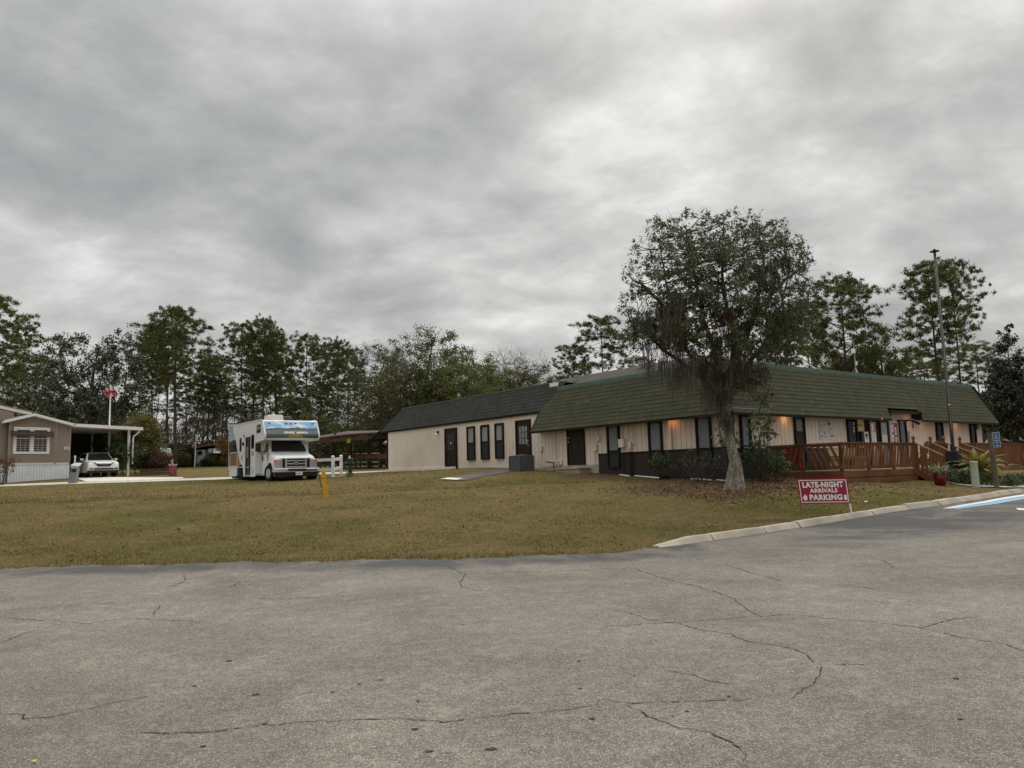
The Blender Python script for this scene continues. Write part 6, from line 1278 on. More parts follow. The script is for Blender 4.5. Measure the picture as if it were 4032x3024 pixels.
A=rl(at(3862,1740,61.8),yh);B_=rl(at(3897,1713,61.8),yh); zc=1.6; v=MB(); v.box(-1.75,-.75,-.08,-.03,A.z-.1,B_.z+.1); wi_=v.build('window',m_white,yh); v=MB(); v.box(-1.6,-.9,-.10,-.08,A.z,B_.z-.05); v.build('louvre',mat('louvre_grey',(.13,.13,.13),.6),wi_)
# green railing sliver on far right
# downspout extension and white edging pipes at the wall foot
v=MB(); A=hit(2603,1889);B_=hit(2648,1873); v.bar(A+Vector((0,0,.06)),B_+Vector((0,0,.14)),.14,.09); v.bar(A+Vector((.18,.05,.04)),B_+Vector((.15,0,.12)),.05,.05); de=v.build('drain_pipe',m_black,None); tag(de,'black downspout extension lying on the bed by the small shrub','drain pipe')
for i,(x0,y0,x1,y1,lab) in enumerate(((2440,1872,2478,1878,'short white edging pipe at the foot of the brick near the corner pipes'),(2500,1877,2604,1886,'white edging pipe left of the black downspout extension'),(2722,1889,2802,1894,'white edging pipe left of the mossy tree base'),(2822,1894,2864,1897,'white edging pipe end touching the mossy tree base'))):
    A=hit(x0,y0);B_=hit(x1,y1); v=MB(); v.tube([A+Vector((0,0,.03)),B_+Vector((0,0,.03))],.025,8); tag(v.build('edging_pipe',m_white,None),lab,'pipe','white pipes edging the bed')
# ------------------------------------------------------------------ vegetation
def unit(v): return v/np.maximum(np.linalg.norm(v,axis=-1,keepdims=True),1e-9)
def leaf_quads(P,A,Lr,Wr,rg_):
    """P centres (n,3), A leaf axis directions (n,3)"""
    n_=len(P); r_=rg_.normal(size=(n_,3)); B_=unit(np.cross(A,r_)); L=(Lr[0]+(Lr[1]-Lr[0])*rg_.random(n_))[:,None]; W_=(Wr[0]+(Wr[1]-Wr[0])*rg_.random(n_))[:,None]
    V=np.stack([P-A*L/2,P+B_*W_/2-A*L*.05,P+A*L/2,P-B_*W_/2-A*L*.05],1).reshape(-1,3); return V
def clusters_leaves(C,R,per,Lr,Wr,rg_,up=.0,out=.6,squash=(1,1,1),hollow=.35):
    C=np.asarray(C);R=np.broadcast_to(np.asarray(R,float),(len(C),)) ; n_=len(C)*per
    d=unit(rg_.normal(size=(n_,3))); rr=(hollow+(1-hollow)*rg_.random(n_))[:,None]*np.repeat(R,per)[:,None]
    P=np.repeat(C,per,0)+d*rr*np.array(squash); A=unit(d*out+rg_.normal(size=(n_,3))*.6+np.array([0,0,up])); return leaf_quads(P,A,Lr,Wr,rg_)
def quads_obj(name,V,m,parent): return npmesh(name,V,np.arange(len(V)).reshape(-1,4),m,parent,4)
def bez(p0,p1,p2,n_):
    t_=np.linspace(0,1,n_)[:,None]; return (1-t_)**2*p0+2*(1-t_)*t_*p1+t_**2*p2
def skeleton(trunk_pts,trunk_r,limb_ends,centres,rg_,mb,limb_r=.09,twig_r=.02,fork=None,sides=6,sag=-.15,wig=.06):
    """trunk tube, limbs from the trunk to limb_ends, twigs from the nearest limb point to each cluster centre"""
    T=np.array(trunk_pts,float); tr=np.array(trunk_r,float)
    mb.tube([tuple(p) for p in T],list(tr),sides+3)
    # dense trunk samples
    S=[];SR=[]
    for i in range(len(T)-1):
        for t_ in np.linspace(0,1,8,endpoint=False): S.append(T[i]+(T[i+1]-T[i])*t_); SR.append(tr[i]+(tr[i+1]-tr[i])*t_)
    S=np.array(S);SR=np.array(SR); lo=len(S)//3 if fork is None else int(np.argmin(abs(S[:,2]-fork)))
    pts=[S[lo:]]; 
    for e_ in limb_ends:
        e_=np.array(e_); cand=S[lo:]; hd=np.linalg.norm(cand[:,:2]-e_[:2],axis=1); sc_=abs((e_[2]-cand[:,2])-hd*.55)
        k=lo+int(np.argmin(sc_)); s0=S[k]; mid=(s0+e_)/2+np.array([0,0,sag*np.linalg.norm(e_-s0)])+rg_.normal(size=3)*wig*np.linalg.norm(e_-s0)
        c_=bez(s0,mid,e_,9)+np.vstack([np.zeros(3),rg_.normal(size=(8,3))*wig*.25*np.linalg.norm(e_-s0)/2]); r0=min(limb_r,SR[k]*.8)
        mb.tube([tuple(p) for p in c_],list(np.linspace(r0,r0*.22,9)),sides); pts.append(c_[2:])
    A=np.concatenate(pts)
    for c in centres:
        dist=np.linalg.norm(A-c,axis=1)+np.maximum(0,A[:,2]-c[2])*1.0; s0=A[int(np.argmin(dist))]; l_=np.linalg.norm(c-s0)
        if l_<.05: continue
        mid=(s0+c)/2+rg_.normal(size=3)*l_*.12+np.array([0,0,-.08*l_]); mb.tube([tuple(p) for p in bez(s0,mid,c,4)],[twig_r,twig_r*.8,twig_r*.6,twig_r*.35],4,cap=False)
def in_ellipsoids(n_,ells,rg_,shell=.45):
    out=[]; w_=np.array([e_[6] if len(e_)>6 else e_[3]*e_[4]*e_[5] for e_ in ells],float); w_/=w_.sum(); ks=rg_.choice(len(ells),n_,p=w_)
    for k in ks:
        cx_,cy_,cz_,rx,ry,rz=ells[k][:6]; d=unit(rg_.normal(size=3)); r_=shell+(1-shell)*rg_.random()**.6; out.append([cx_+d[0]*rx*r_,cy_+d[1]*ry*r_,cz_+d[2]*rz*r_])
    return np.array(out)
lf_pine=leafmat('pine_needles',[(.058,.076,.027),(.105,.132,.042),(.160,.185,.066),(.082,.108,.040)],.8,.08,.25)
lf_oak=leafmat('oak_leaves',[(.080,.095,.030),(.145,.162,.055),(.195,.205,.082),(.110,.124,.050)],.8,.08,.22)
lf_oak2=leafmat('moss_oak_leaves',[(.085,.085,.045),(.125,.125,.065),(.11,.105,.05),(.17,.165,.10)],.75,.1,.12)
lf_mag=leafmat('magnolia_leaves',[(.024,.036,.014),(.045,.064,.024),(.072,.088,.038),(.12,.105,.05)],.35,.5,.05)
lf_mag2=leafmat('magnolia_dark_leaves',[(.020,.024,.014),(.036,.042,.022),(.060,.056,.032),(.09,.075,.05)],.35,.5,.05)
lf_holly=leafmat('holly_leaves',[(.045,.064,.022),(.088,.115,.040),(.135,.165,.065),(.21,.23,.13)],.5,.35,.20)
lf_dark=leafmat('thicket_leaves',[(.040,.048,.018),(.070,.082,.026),(.105,.115,.038),(.075,.068,.034)],.8,.1,.1)
lf_shrub=leafmat('shrub_leaves',[(.035,.055,.018),(.065,.095,.030),(.11,.145,.05),(.06,.075,.03)],.5,.4,.1)
lf_nand=leafmat('nandina_leaves',[(.065,.085,.018),(.12,.13,.025),(.17,.14,.03),(.20,.10,.03)],.6,.3,.15)
lf_red=leafmat('reddish_leaves',[(.10,.045,.025),(.16,.065,.035),(.085,.060,.03),(.06,.055,.03)],.7,.2,.1)
lf_yel=leafmat('yellow_leaves',[(.20,.13,.02),(.26,.17,.03),(.14,.11,.03)],.7,.2,.15)
m_moss=leafmat('spanish_moss',[(.085,.072,.055),(.12,.105,.085),(.16,.145,.12),(.075,.060,.045)],.95,.02,.15)
m_mossr=leafmat('russet_moss',[(.10,.060,.038),(.14,.090,.058),(.10,.075,.045)],.95,.02,.15)
m_twig=mat('bare_twig',(.17,.14,.115),.95,var=.2,vs=5)
# ---- pine prototypes, 18 m tall, base at origin
def make_pine(seed,H=18.,cr=3.2,base=.52,flat=.6,lean=.3,npads=46,r0=.21,name='pine_tree',per=85,tuft=.62):
    rg_=np.random.default_rng(seed); o_=thing(name,(0,0,0)); tp=[]; K=9
    ph=rg_.random()*6
    for i in range(K+1): t_=i/K; tp.append([lean*math.sin(t_*2.2+ph)-lean*math.sin(ph)+rg_.normal()*.03,lean*.6*math.sin(t_*1.7+ph)-lean*.6*math.sin(ph),H*.97*t_-.4*(i==0)])
    tr=[r0*(1-.82*(i/K)**1.15) for i in range(K+1)]; tr[0]*=1.25
    C=[]
    for k in range(npads):
        u_=(k+.5)/npads; z=H*(base+(1-base)*u_**.8); t_=(z/H-base)/(1-base)
        prof_=(math.sin(PI*(.20+t_*.62))**flat)*(1-.35*max(0,t_-.8)/.2); r_=cr*prof_*rg_.uniform(.45,1.05); a=k*2.4+rg_.uniform(-.6,.6)
        x_=np.interp(z,[p[2] for p in tp],[p[0] for p in tp]); C.append([x_+r_*math.cos(a),r_*math.sin(a),z+rg_.uniform(-.2,.35)+r_*.10])
    C=np.array(C); C2=np.concatenate([C,C+np.clip(rg_.normal(size=C.shape),-1.6,1.6)*np.array([.8,.8,.3])]); C2[:,2]=np.minimum(C2[:,2],H+.2); mb=MB(); le=C[rg_.choice(len(C),14,replace=False)]; skeleton(tp,tr,le,C2,rg_,mb,.075,.026,fork=H*base*.85,sides=5,sag=-.06)
    for k in range(5): # dead stubs
        z=H*rg_.uniform(.3,base+.1); a=rg_.random()*6; x_=np.interp(z,[p[2] for p in tp],[p[0] for p in tp]); l_=rg_.uniform(.4,1.5); mb.tube([(x_,0,z),(x_+math.cos(a)*l_*.6,math.sin(a)*l_*.6,z+.1),(x_+math.cos(a)*l_,math.sin(a)*l_,z+.35)],[.03,.02,.01],4)
    mb.build('trunk',m_pbark,o_,recalc=False,smooth=True)
    sub=np.concatenate([C2+rg_.normal(size=C2.shape)*np.array([.38,.38,.20]) for _ in range(2)]+[C2])
    V=clusters_leaves(sub,rg_.uniform(.45,.85,len(sub))*tuft,int(per*.55),(.22,.38),(.05,.085),rg_,up=.35,out=1.1,squash=(1,1,.68),hollow=.05); quads_obj('crown',V,lf_pine,o_); return o_
def make_broad(seed,H,ells,ncl,clr,per,Lr,Wr,leafm,name='oak_tree',r0=.3,fork=.3,nl=14,bark=None,shell=.45,up=.1,limb_r=.14,twig=.02,lean=(0,0),extra=None,nz=None,squash=(1,1,.8)):
    rg_=np.random.default_rng(seed); o_=thing(name,(0,0,0)); K=5; top=np.array([lean[0],lean[1],H*.72]); tp=[np.array([0,0,-.4])]+[np.array([lean[0]*(i/K)**1.5,lean[1]*(i/K)**1.5,top[2]*i/K])+rg_.normal(size=3)*.10*np.array([1,1,0]) for i in range(1,K+1)]
    tr=[r0*1.3]+[r0*(1-.78*i/K) for i in range(1,K+1)]
    C=in_ellipsoids(ncl,ells,rg_,shell); mb=MB(); le=C[rg_.choice(len(C),nl,replace=False)]; skeleton(tp,tr,le,C,rg_,mb,limb_r,twig,fork=H*fork,sides=6); mb.build('trunk',bark or m_bark,o_,recalc=False,smooth=True)
    if per: V=clusters_leaves(C,rg_.uniform(.6,1.25,len(C))*clr,per,Lr,Wr,rg_,up=up,squash=squash,hollow=.1); quads_obj('crown',V,leafm,o_)
    return o_,C
def make_bare(seed,H=12.,spread=3.,name='bare_tree',r0=.16,m=None,depth=4):
    rg_=np.random.default_rng(seed); o_=thing(name,(0,0,0)); mb=MB()
    def grow(p,d,l_,r_,k):
        q=[p]; dd=d.copy(); n_=4
        for i in range(n_): dd=unit(dd+rg_.normal(size=3)*.16+np.array([0,0,.03])); q.append(q[-1]+dd*l_/n_)
        mb.tube([tuple(x_) for x_ in q],list(np.linspace(r_,r_*.6,n_+1)),5 if k<2 else 3,cap=False)
        if k>=depth: return
        for j in range(3 if k<2 else 4):
            s0=q[rg_.integers(2,n_+1)]; nd=unit(dd+rg_.normal(size=3)*(.55+.08*k)*np.array([1,1,.6])); grow(s0,nd,l_*rg_.uniform(.55,.78),r_*.52,k+1)
    grow(np.array([0,0,-.3]),np.array([0,0,1.]),H*.42,r0,0); mb.build('trunk',m or m_twig,o_,recalc=False); return o_
def place(o_,px,ybase_or_None,D_,ytop,H,label,cat='tree',group=None,rz=0,wscale=1.,first=False,zb=None):
    q=at(px,1700,D_); z0=gz(q.x,q.y)
    P_top=at(px,ytop,D_); h_=P_top.z-z0; k=h_/H
    c=o_ if first else copy_tree(o_)
    # foot of the trunk stands under the column of the picture at mid height
    q=at(px,(ytop+1850)/2,D_); c.location=(q.x,q.y,z0); c.rotation_euler=(0,0,rz); c.scale=(k*wscale,k*wscale,k); tag(c,label,cat,group); 
    return c
pA=make_pine(1,cr=4.2,base=.52,flat=.6,npads=92,lean=.3); pB=make_pine(2,cr=2.3,base=.50,flat=.8,npads=56,lean=.5,r0=.16); pC=make_pine(3,cr=2.8,base=.64,flat=.7,npads=46,lean=.3,r0=.16); pD=make_pine(4,cr=2.0,base=.60,flat=.8,npads=34,lean=.7,r0=.14,per=75)
pE=make_pine(6,cr=3.2,base=.58,flat=.5,npads=52,lean=.6,r0=.17,tuft=.55)
H0=18.5
used=set()
def PL(o_,px,D_,yt,label,rz=0.,ws=1.,group=None):
    f_=o_.name not in used; used.add(o_.name); return place(o_,px,None,D_,yt,H0,label,'pine tree',group,rz,ws,first=f_)
G1='pines beyond the campground left of the office'
PL(pA,-45,66,1165,'pine with sparse spreading limbs cut by the left edge of the photo',1.0,1.0,G1)
PL(pE,104,80,1275,'bushy pine just right of the picture edge above the mobile home',.5,.9,G1)
PL(pB,30,95,1440,'pine behind the mobile home gable, left edge',2.,1.2,G1)
PL(pC,165,100,1400,'pine between the gable and the magnolia',2.5,1.2,G1)
PL(pC,545,92,1345,'pine left of the big domed crown, closest to the magnolia',.3,.9,G1)
PL(pB,602,96,1285,'slim pine on the left flank of the big domed pine',1.3,.95,G1)
PL(pE,650,104,1262,'pine whose crown merges with the left side of the dome',4.,.9,G1)
PL(pA,700,86,1212,'largest domed pine with thick trunk rising beside the pink bag',0.2,1.02,G1)
PL(pD,672,92,1300,'straight thin pine just left of the thick domed one',2.2,.9,G1)
PL(pD,768,108,1400,'thin pine on the right shoulder of the dome',1.1,1.1,G1)
PL(pB,815,112,1390,'narrow hazy pine right of the dome',3.1,1.,G1)
PL(pD,872,112,1395,'narrow pine left of the motorhome roof',5.,1.1,G1)
PL(pC,948,92,1262,'pine over the rear of the motorhome',.6,.85,G1)
PL(pB,995,100,1300,'pine between the two tall ones over the motorhome',1.9,1.,G1)
PL(pA,1032,94,1250,'tall round-topped pine over the motorhome roof vents',2.4,.62,G1)
PL(pB,1090,98,1310,'pine right of the tall round-topped one',.9,1.1,G1)
PL(pD,1118,104,1345,'thin leaning pine over the cab of the motorhome',2.9,1.2,G1)
PL(pC,1206,96,1312,'flat-topped pine standing alone above the pavilion end',4.4,.95,G1)
PL(pE,1268,104,1345,'pine with drooping side limbs right of the flat-topped one',5.2,.75,G1)
PL(pA,1325,100,1335,'pine with forked trunk above the pavilion roof',3.3,.62,G1)
PL(pC,1370,106,1365,'last pine before the mossy oaks',1.2,1.,G1)
for i,(px,D_,yt) in enumerate(((590,118,1480),(735,120,1490),(845,118,1510),(905,120,1480),(975,120,1520),(1060,118,1500),(1120,112,1560),(1150,120,1490),(1180,114,1560),(1240,118,1500),(1300,120,1520),(1400,118,1480))):
    c=PL((pD,pB,pC)[i%3],px,D_,yt,('first','second','third','fourth','fifth','sixth','seventh','eighth','ninth','tenth','eleventh','twelfth')[i]+' from the left of the shorter pines in the back row',i*1.3,1.3,G1+', back row')
G2='pines behind the office'
PL(pE,2270,68,1352,'low leaning pine just left of the lone pine behind the wing roof',.4,.9,G2)
PL(pC,2378,66,1238,'lone tall pine behind the roof vents',1.1,1.1,G2)
PL(pD,2325,74,1420,'small pine between the two behind the roof vents',3.,1.2,G2)
PL(pC,2515,72,1400,'short pine left of the mossy holly crown',2.0,1.0,G2)
PL(pD,3030,70,1300,'thin pine seen through the right side of the holly crown',.2,1.1,G2)
PL(pB,3080,72,1220,'thin pine right of the holly crown, left of a pair',1.,.8,G2)
PL(pD,3145,68,1205,'thin pine right of the holly crown, right of a pair',2.4,1.,G2)
PL(pC,3190,74,1180,'thin pine beside the broad dark pine behind the roof',4.,.8,G2)
PL(pA,3322,60,1090,'broad dark pine behind the aerial mast on the office roof',1.6,.92,G2)
PL(pB,3690,56,1022,'left of the two tall pines beside the flagpole',.6,1.05,G2)
PL(pE,3762,57,1025,'right of the two tall pines beside the flagpole',2.9,.75,G2)
PL(pC,3650,80,1380,'low pine left of the twin tall pines',.1,1.6,G2)
PL(pD,3710,84,1400,'low pine behind the trunks of the twin tall pines',1.5,1.9,G2)
PL(pC,3865,66,1345,'flat-topped pine left of the dark magnolia',2.2,1.2,G2)
# ---- oaks
ok1,_=make_broad(11,12,[(0,0,8.2,4.6,4.0,3.2),(-3.0,0,6.0,3.2,3,2.8),(3.2,0,6.2,3.4,3,2.8),(0,0,4.4,4.6,3.6,2.4)],330,.75,80,(.13,.22),(.07,.12),lf_oak,'oak_tree',.42,.22,16,shell=.35)
ok2,_=make_broad(12,12,[(0,0,8.4,4.2,4.0,3.2),(-3.4,0,5.6,3.2,3,2.8),(3.2,0,5.2,3.4,3,2.8),(0,0,3.6,5,3.6,2.4)],330,.72,80,(.13,.22),(.06,.10),lf_oak2,'oak_tree',.45,.22,18,shell=.35,up=-.3)
G3='moss-hung oaks behind the wing'
def PO(o_,px,D_,yt,label,rz,ws,H=12.,cat='oak tree',group=G3):
    f_=o_.name not in used; used.add(o_.name); return place(o_,px,None,D_,yt,H,label,cat,group,rz,ws,first=f_)
PO(ok1,1690,72,1262,'tallest oak with rounded crown above the left end of the wing roof',.5,.95)
PO(ok2,1500,78,1325,'grey mossy oak next to the last pine above the pavilion',1.4,.85)
PO(ok2,1590,70,1400,'low greyish oak in front, above the wing end',3.0,.9)
PO(ok1,1870,70,1370,'olive oak below the bare branches, above the middle of the wing roof',2.2,1.1)
PO(ok2,2010,72,1400,'brownish oak under the bare crown above the wing windows',4.1,1.05)
PO(ok1,2130,74,1425,'lowest oak, tapering off toward the roof vent',5.,1.2)
PO(ok1,1780,80,1350,'oak filling the gap right of the tallest oak',.1,.8)
b1=make_bare(21,12,r0=.22,depth=5); b2=make_bare(22,12,r0=.14,depth=4)
def PBr(o_,px,D_,yt,label,rz,ws,H=12.):
    f_=o_.name not in used; used.add(o_.name); return place(o_,px,None,D_,yt,H,label,'bare tree','leafless trees behind the campground',rz,ws,first=f_)
PBr(b1,2020,76,1262,'leafless spreading crown above the middle of the wing roof',.4,1.25)
PBr(b1,2120,74,1300,'leafless crown at the right end of the oaks',2.4,1.1)
PBr(b2,1905,78,1300,'leafless branches between the tallest oak and the bare crown',1.2,1.1)
for i,(px,D_,yt,ws) in enumerate(((770,116,1430,.8),(800,120,1440,.8),(845,118,1450,.9),(870,115,1560,1.),(905,116,1470,.8),(930,112,1590,1.),(1000,110,1580,1.),(1090,112,1560,.9),(1165,112,1560,1.),(1250,112,1560,1.))):
    PBr((b2,b1)[i%2],px,D_,yt,('first','second','third','fourth','fifth','sixth','seventh','eighth','ninth','tenth')[i]+' from the left of the leafless trees tangled among the pine trunks',i*1.1,ws)
PBr(b2,2505,60,1235,'slender bare tree with forked twigs left of the holly crown',.2,.7)
dk1,_=make_broad(13,12,[(0,0,7.2,4.2,4.0,3.8),(-1.5,0,4.2,4.2,3.6,3.4),(2.4,0,4.4,3.6,3.4,3.4)],360,.72,85,(.15,.24),(.08,.13),lf_oak,'evergreen_tree',.38,.2,16,shell=.3)
def PD_(o_,px,D_,yt,label,rz,ws,H=12.,cat='evergreen tree',group='dark evergreens behind the office'):
    f_=o_.name not in used; used.add(o_.name); return place(o_,px,None,D_,yt,H,label,cat,group,rz,ws,first=f_)
PD_(dk1,3480,60,1218,'dense dark evergreen right of the broad pine behind the office roof',.3,.62)
PD_(dk1,3290,64,1235,'dense evergreen below the broad dark pine behind the roof',2.3,.75)
PD_(dk1,3395,66,1270,'low evergreen filling behind the aerial mast',4.3,.8)
PD_(dk1,3560,58,1350,'lower evergreen at the right shoulder of the dark group',1.3,.45)
PD_(dk1,3640,90,1520,'low distant green tree between the dark group and the twin pines',5.,.9)
PD_(dk1,2560,74,1470,'low green tree left of the holly behind the roof ridge',1.,.8)
rd,_=make_broad(17,8,[(0,0,5.4,1.6,1.6,2.0)],70,.5,60,(.14,.22),(.09,.13),lf_red,'red_leaved_tree',.16,.2,8,shell=.2)
q=place(rd,3085,None,56,1548,8.,'small rusty red leaved tree peeping over the right roof ridge','small tree',None,.2,1.,True)
# ---- magnolias
mg,_=make_broad(14,12,[(-1.2,0,8.6,3.4,3.2,2.6),(2.4,0,9.3,2.2,2.4,2.4),(-3.2,0,6.4,3.0,3,2.6),(1.8,0,6.2,3.8,3.2,3.2),(-1,0,3.6,5.0,3.8,3.4),(3.4,0,3.4,3.2,3,3)],430,.62,62,(.20,.32),(.09,.14),lf_mag,'magnolia_tree',.4,.15,18,shell=.25,bark=m_bark,squash=(1,1,1))
place(mg,360,None,62,1272,12.,'broad dark glossy magnolia behind the carport and red turbine','magnolia tree',None,.15,.92,True)
mg2,_=make_broad(15,12,[(0,0,9.6,1.4,1.4,2.6),(-.4,0,6.8,2.5,2.4,2.6),(1.0,0,6.6,2.8,2.4,2.6),(0,0,4.0,3.3,3,3.0)],330,.58,95,(.18,.30),(.09,.14),lf_mag2,'magnolia_tree',.3,.15,14,shell=.2,squash=(1,1,1))
place(mg2,3985,None,50,1282,12.,'dark magnolia with rusty red tips at the right edge of the photo','magnolia tree',None,.6,1.02,True)
rt=[]; rgt=np.random.default_rng(5)
T_=at(3965,1290,49.6); Cc=np.array([[T_.x+dx,T_.y,T_.z+dz_] for dx,dz_ in ((0,0),(.25,.1),(-.55,-.35),(.1,-.2))]); V=clusters_leaves(Cc,.22,34,(.16,.26),(.09,.13),rgt,up=.5,hollow=0)
tt=[o for o in bpy.data.objects if o.name.startswith('magnolia_tree') and abs(o.location.y-50)<2][0]
bpy.context.view_layer.update(); Mi=np.array(tt.matrix_world.inverted()); V4=np.c_[V,np.ones(len(V))]@Mi.T; quads_obj('red_tip',V4[:,:3],lf_red,tt)
# ---- understorey thicket as one mass
rgt=np.random.default_rng(31); C=[];R=[]
for i in range(2300):
    px=rgt.uniform(-500,2200); D_=rgt.uniform(116,140); q=at(px,1700,D_); z0=gz(q.x,q.y)
    hmax=9.5+2.0*math.sin(q.x*.13)+1.4*math.sin(q.x*.37+1); C.append([q.x,q.y,z0+rgt.uniform(.02,1)**1.0*hmax]); R.append(rgt.uniform(.7,1.4))
for i in range(800):
    px=rgt.uniform(480,1620); D_=rgt.uniform(111,117); q=at(px,1700,D_); z0=gz(q.x,q.y); C.append([q.x,q.y,z0+rgt.random()*(5.0+1.8*math.sin(q.x*.3))]); R.append(rgt.uniform(.6,1.1))
for i in range(520):
    px=rgt.uniform(-300,560); D_=rgt.uniform(84,100); q=at(px,1700,D_); z0=gz(q.x,q.y); C.append([q.x,q.y,z0+rgt.random()*(9.2+1.5*math.sin(q.x*.3))]); R.append(rgt.uniform(.7,1.3))
for i in range(330):
    px=rgt.uniform(1180,1560); D_=rgt.uniform(72,88); q=at(px,1700,D_); z0=gz(q.x,q.y); C.append([q.x,q.y,z0+rgt.random()*(4.4+.8*math.sin(q.x*.5))]); R.append(rgt.uniform(.6,1.0))
V=clusters_leaves(np.array(C),np.array(R),72,(.22,.38),(.10,.17),rgt,up=.1,squash=(1,1,.85),hollow=.1); o_=quads_obj('thicket',V,lf_dark,None); tag(o_,'dense dark understorey foliage beyond the pines','undergrowth',kind='stuff')
mbt=MB(); rr=random.Random(77)
for i in range(230):
    px=rr.uniform(560,1560); D_=rr.uniform(116,122); q=at(px,1700,D_); z0=gz(q.x,q.y); h_=rr.uniform(3,10); p=Vector((q.x,q.y,z0)); d=Vector((rr.uniform(-.5,.5),0,1)).normalized(); pts=[p]
    for k in range(4): d=(d+Vector((rr.uniform(-.35,.35),rr.uniform(-.2,.2),rr.uniform(-.15,.1)))).normalized(); pts.append(pts[-1]+d*h_/4)
    mbt.tube(pts,[.07,.055,.04,.03,.015],4,cap=False)
o_=mbt.build('brushwood',m_twig,None,recalc=False); tag(o_,'tangle of thin grey stems and fallen branches among the pines','brushwood',kind='stuff')
yl,_=make_broad(18,5,[(0,0,2.8,2.0,1.6,2.0)],60,.5,50,(.18,.28),(.09,.14),lf_yel,'yellow_shrub',.08,.2,6,shell=.2)
place(yl,893,None,100,1708,5.,'yellow autumn shrub behind the rear of the motorhome','shrub',None,0,.9,True)
# ---- shrubs
def shrub(name,px,py,D_,w_,h_,leafm,label,seed,per=26,ncl=90,Lr=(.05,.09),Wr=(.025,.045),stems=8,cat='shrub',group=None,clr=.14,loc=None,base=.25,dep=None,woody=None):
    rg_=np.random.default_rng(seed); q=loc or P0(px,py,D_); o_=thing(name,q.to_tuple(),0,label,cat,group); C=in_ellipsoids(ncl,[(0,0,h_*(base+1)/2,w_/2,(dep or w_)/2,h_*(1-base)/2)],rg_,.3)
    C+=rg_.normal(size=C.shape)*.06
    mb=MB()
    for k in range(stems):
        e_=C[rg_.integers(len(C))]; b0=np.array([e_[0]*.2,e_[1]*.2,-.05]); mb.tube([tuple(x_) for x_ in bez(b0,np.array([e_[0]*.6,e_[1]*.6,e_[2]*.35]),e_,5)],[.018,.015,.012,.008,.005],4,cap=False)
    for c in C[::3]: mb.tube([(c[0]*.8,c[1]*.8,c[2]*.7),tuple(c)],[.008,.004],3,cap=False)
    mb.build('stem',woody or m_bark,o_,recalc=False); V=clusters_leaves(C,rg_.uniform(.6,1.3,len(C))*clr,per,Lr,Wr,rg_,up=.3,hollow=.05); quads_obj('foliage',V,leafm,o_); return o_
bp=lambda a,b: (lambda w_: Vector((w_.x,w_.y,gz(w_.x,w_.y))))(bw(a,b,0))
shrub('holly_shrub',0,0,0,.85,.95,lf_shrub,'small upright green shrub by the black downspout extension',41,loc=bp(-.35,3.0),ncl=55)
shrub('leafy_shrub',0,0,0,1.7,1.05,leafmat('sparse_leaf',[(.06,.075,.035),(.11,.12,.06),(.15,.15,.09)],.6,.3),'sparse greyish shrub under the window left of the mossy tree',42,loc=bp(-.65,.95),ncl=75,per=16,stems=22,woody=m_twig)
shrub('leafy_shrub',0,0,0,.9,2.1,lf_shrub,'tall thin shrub climbing behind the left side of the mossy trunk',43,loc=bp(-.45,-.1),ncl=55,per=14,clr=.12,Lr=(.06,.11))
shrub('leafy_shrub',0,0,0,.95,2.55,lf_shrub,'tall glossy sapling shrub right of the mossy trunk',44,loc=bp(.35,-.9),ncl=70,per=18,clr=.13,Lr=(.07,.12),Wr=(.03,.05))
shrub('leafy_shrub',0,0,0,1.45,1.15,lf_shrub,'dense low green shrub between the mossy trunk and the deck',45,loc=bp(.75,-.6),ncl=150,per=26)
shrub('leafy_shrub',0,0,0,.8,.85,lf_shrub,'small rounded green shrub in front of the dense one beside the mossy trunk',46,loc=bp(.6,-1.3),ncl=60,per=26)
m_nd=shrub
shrub('nandina_shrub',500,1872,53.5,2.4,2.6,lf_shrub,'green shrub at the foot of the carport post',47,ncl=150,per=34,Lr=(.10,.18),Wr=(.05,.08),clr=.28)
shrub('nandina_shrub',548,1862,55.5,2.9,4.4,lf_nand,'tall yellow green shrub right of the carport',48,ncl=260,per=40,Lr=(.12,.20),Wr=(.06,.09),clr=.32)
shrub('nandina_shrub',602,1862,55.,2.8,1.7,lf_red,'rusty red hedge above the timber wall',49,ncl=220,per=34,Lr=(.10,.18),Wr=(.05,.08),clr=.28)
shrub('nandina_shrub',440,1868,57.5,2.8,3.6,lf_dark,'dark shrub in the shade behind the car',50,ncl=170,per=36,Lr=(.12,.20),Wr=(.06,.09),clr=.3)
shrub('nandina_shrub',470,1866,60,4.,4.2,lf_dark,'tall dark shrub filling the back of the carport',51,ncl=230,per=36,Lr=(.14,.22),Wr=(.07,.10),clr=.34)
shrub('dogwood_shrub',592,1850,62,2.4,4.0,leafmat('white_blossom',[(.10,.13,.04),(.08,.11,.035),(.60,.60,.56),(.12,.15,.05)],.7,.2),'white speckled flowering shrub left of the van',52,ncl=120,per=26,Lr=(.12,.20),Wr=(.08,.12),clr=.3)
shrub('azalea_shrub',5,1893,45.5,1.7,1.85,lf_red,'bare reddish brown shrub in front of the house at the left edge',53,ncl=90,per=18,stems=20,Lr=(.05,.10),Wr=(.03,.05),clr=.16,woody=m_bark)
for i,(px,D_,w_,h_,lab) in enumerate(((725,104,1.3,1.9,'dark rounded bush before the far home left of the flag'),(748,106,1.3,3.2,'pointed evergreen beside the far flagpole'),(815,104,1.6,1.2,'dark bush under the far home window'),(838,106,1.8,1.9,'dark bush before the striped awning'),(885,103,1.5,.9,'low bush beside the motorhome rear under the awning'),(706,105,.9,.7,'low dark bush at the foot of the far pine'))):
    shrub('round_shrub',px,1839,D_,w_,h_,lf_dark,lab,60+i,ncl=70,per=44,Lr=(.18,.3),Wr=(.09,.14),clr=.4,base=.0)
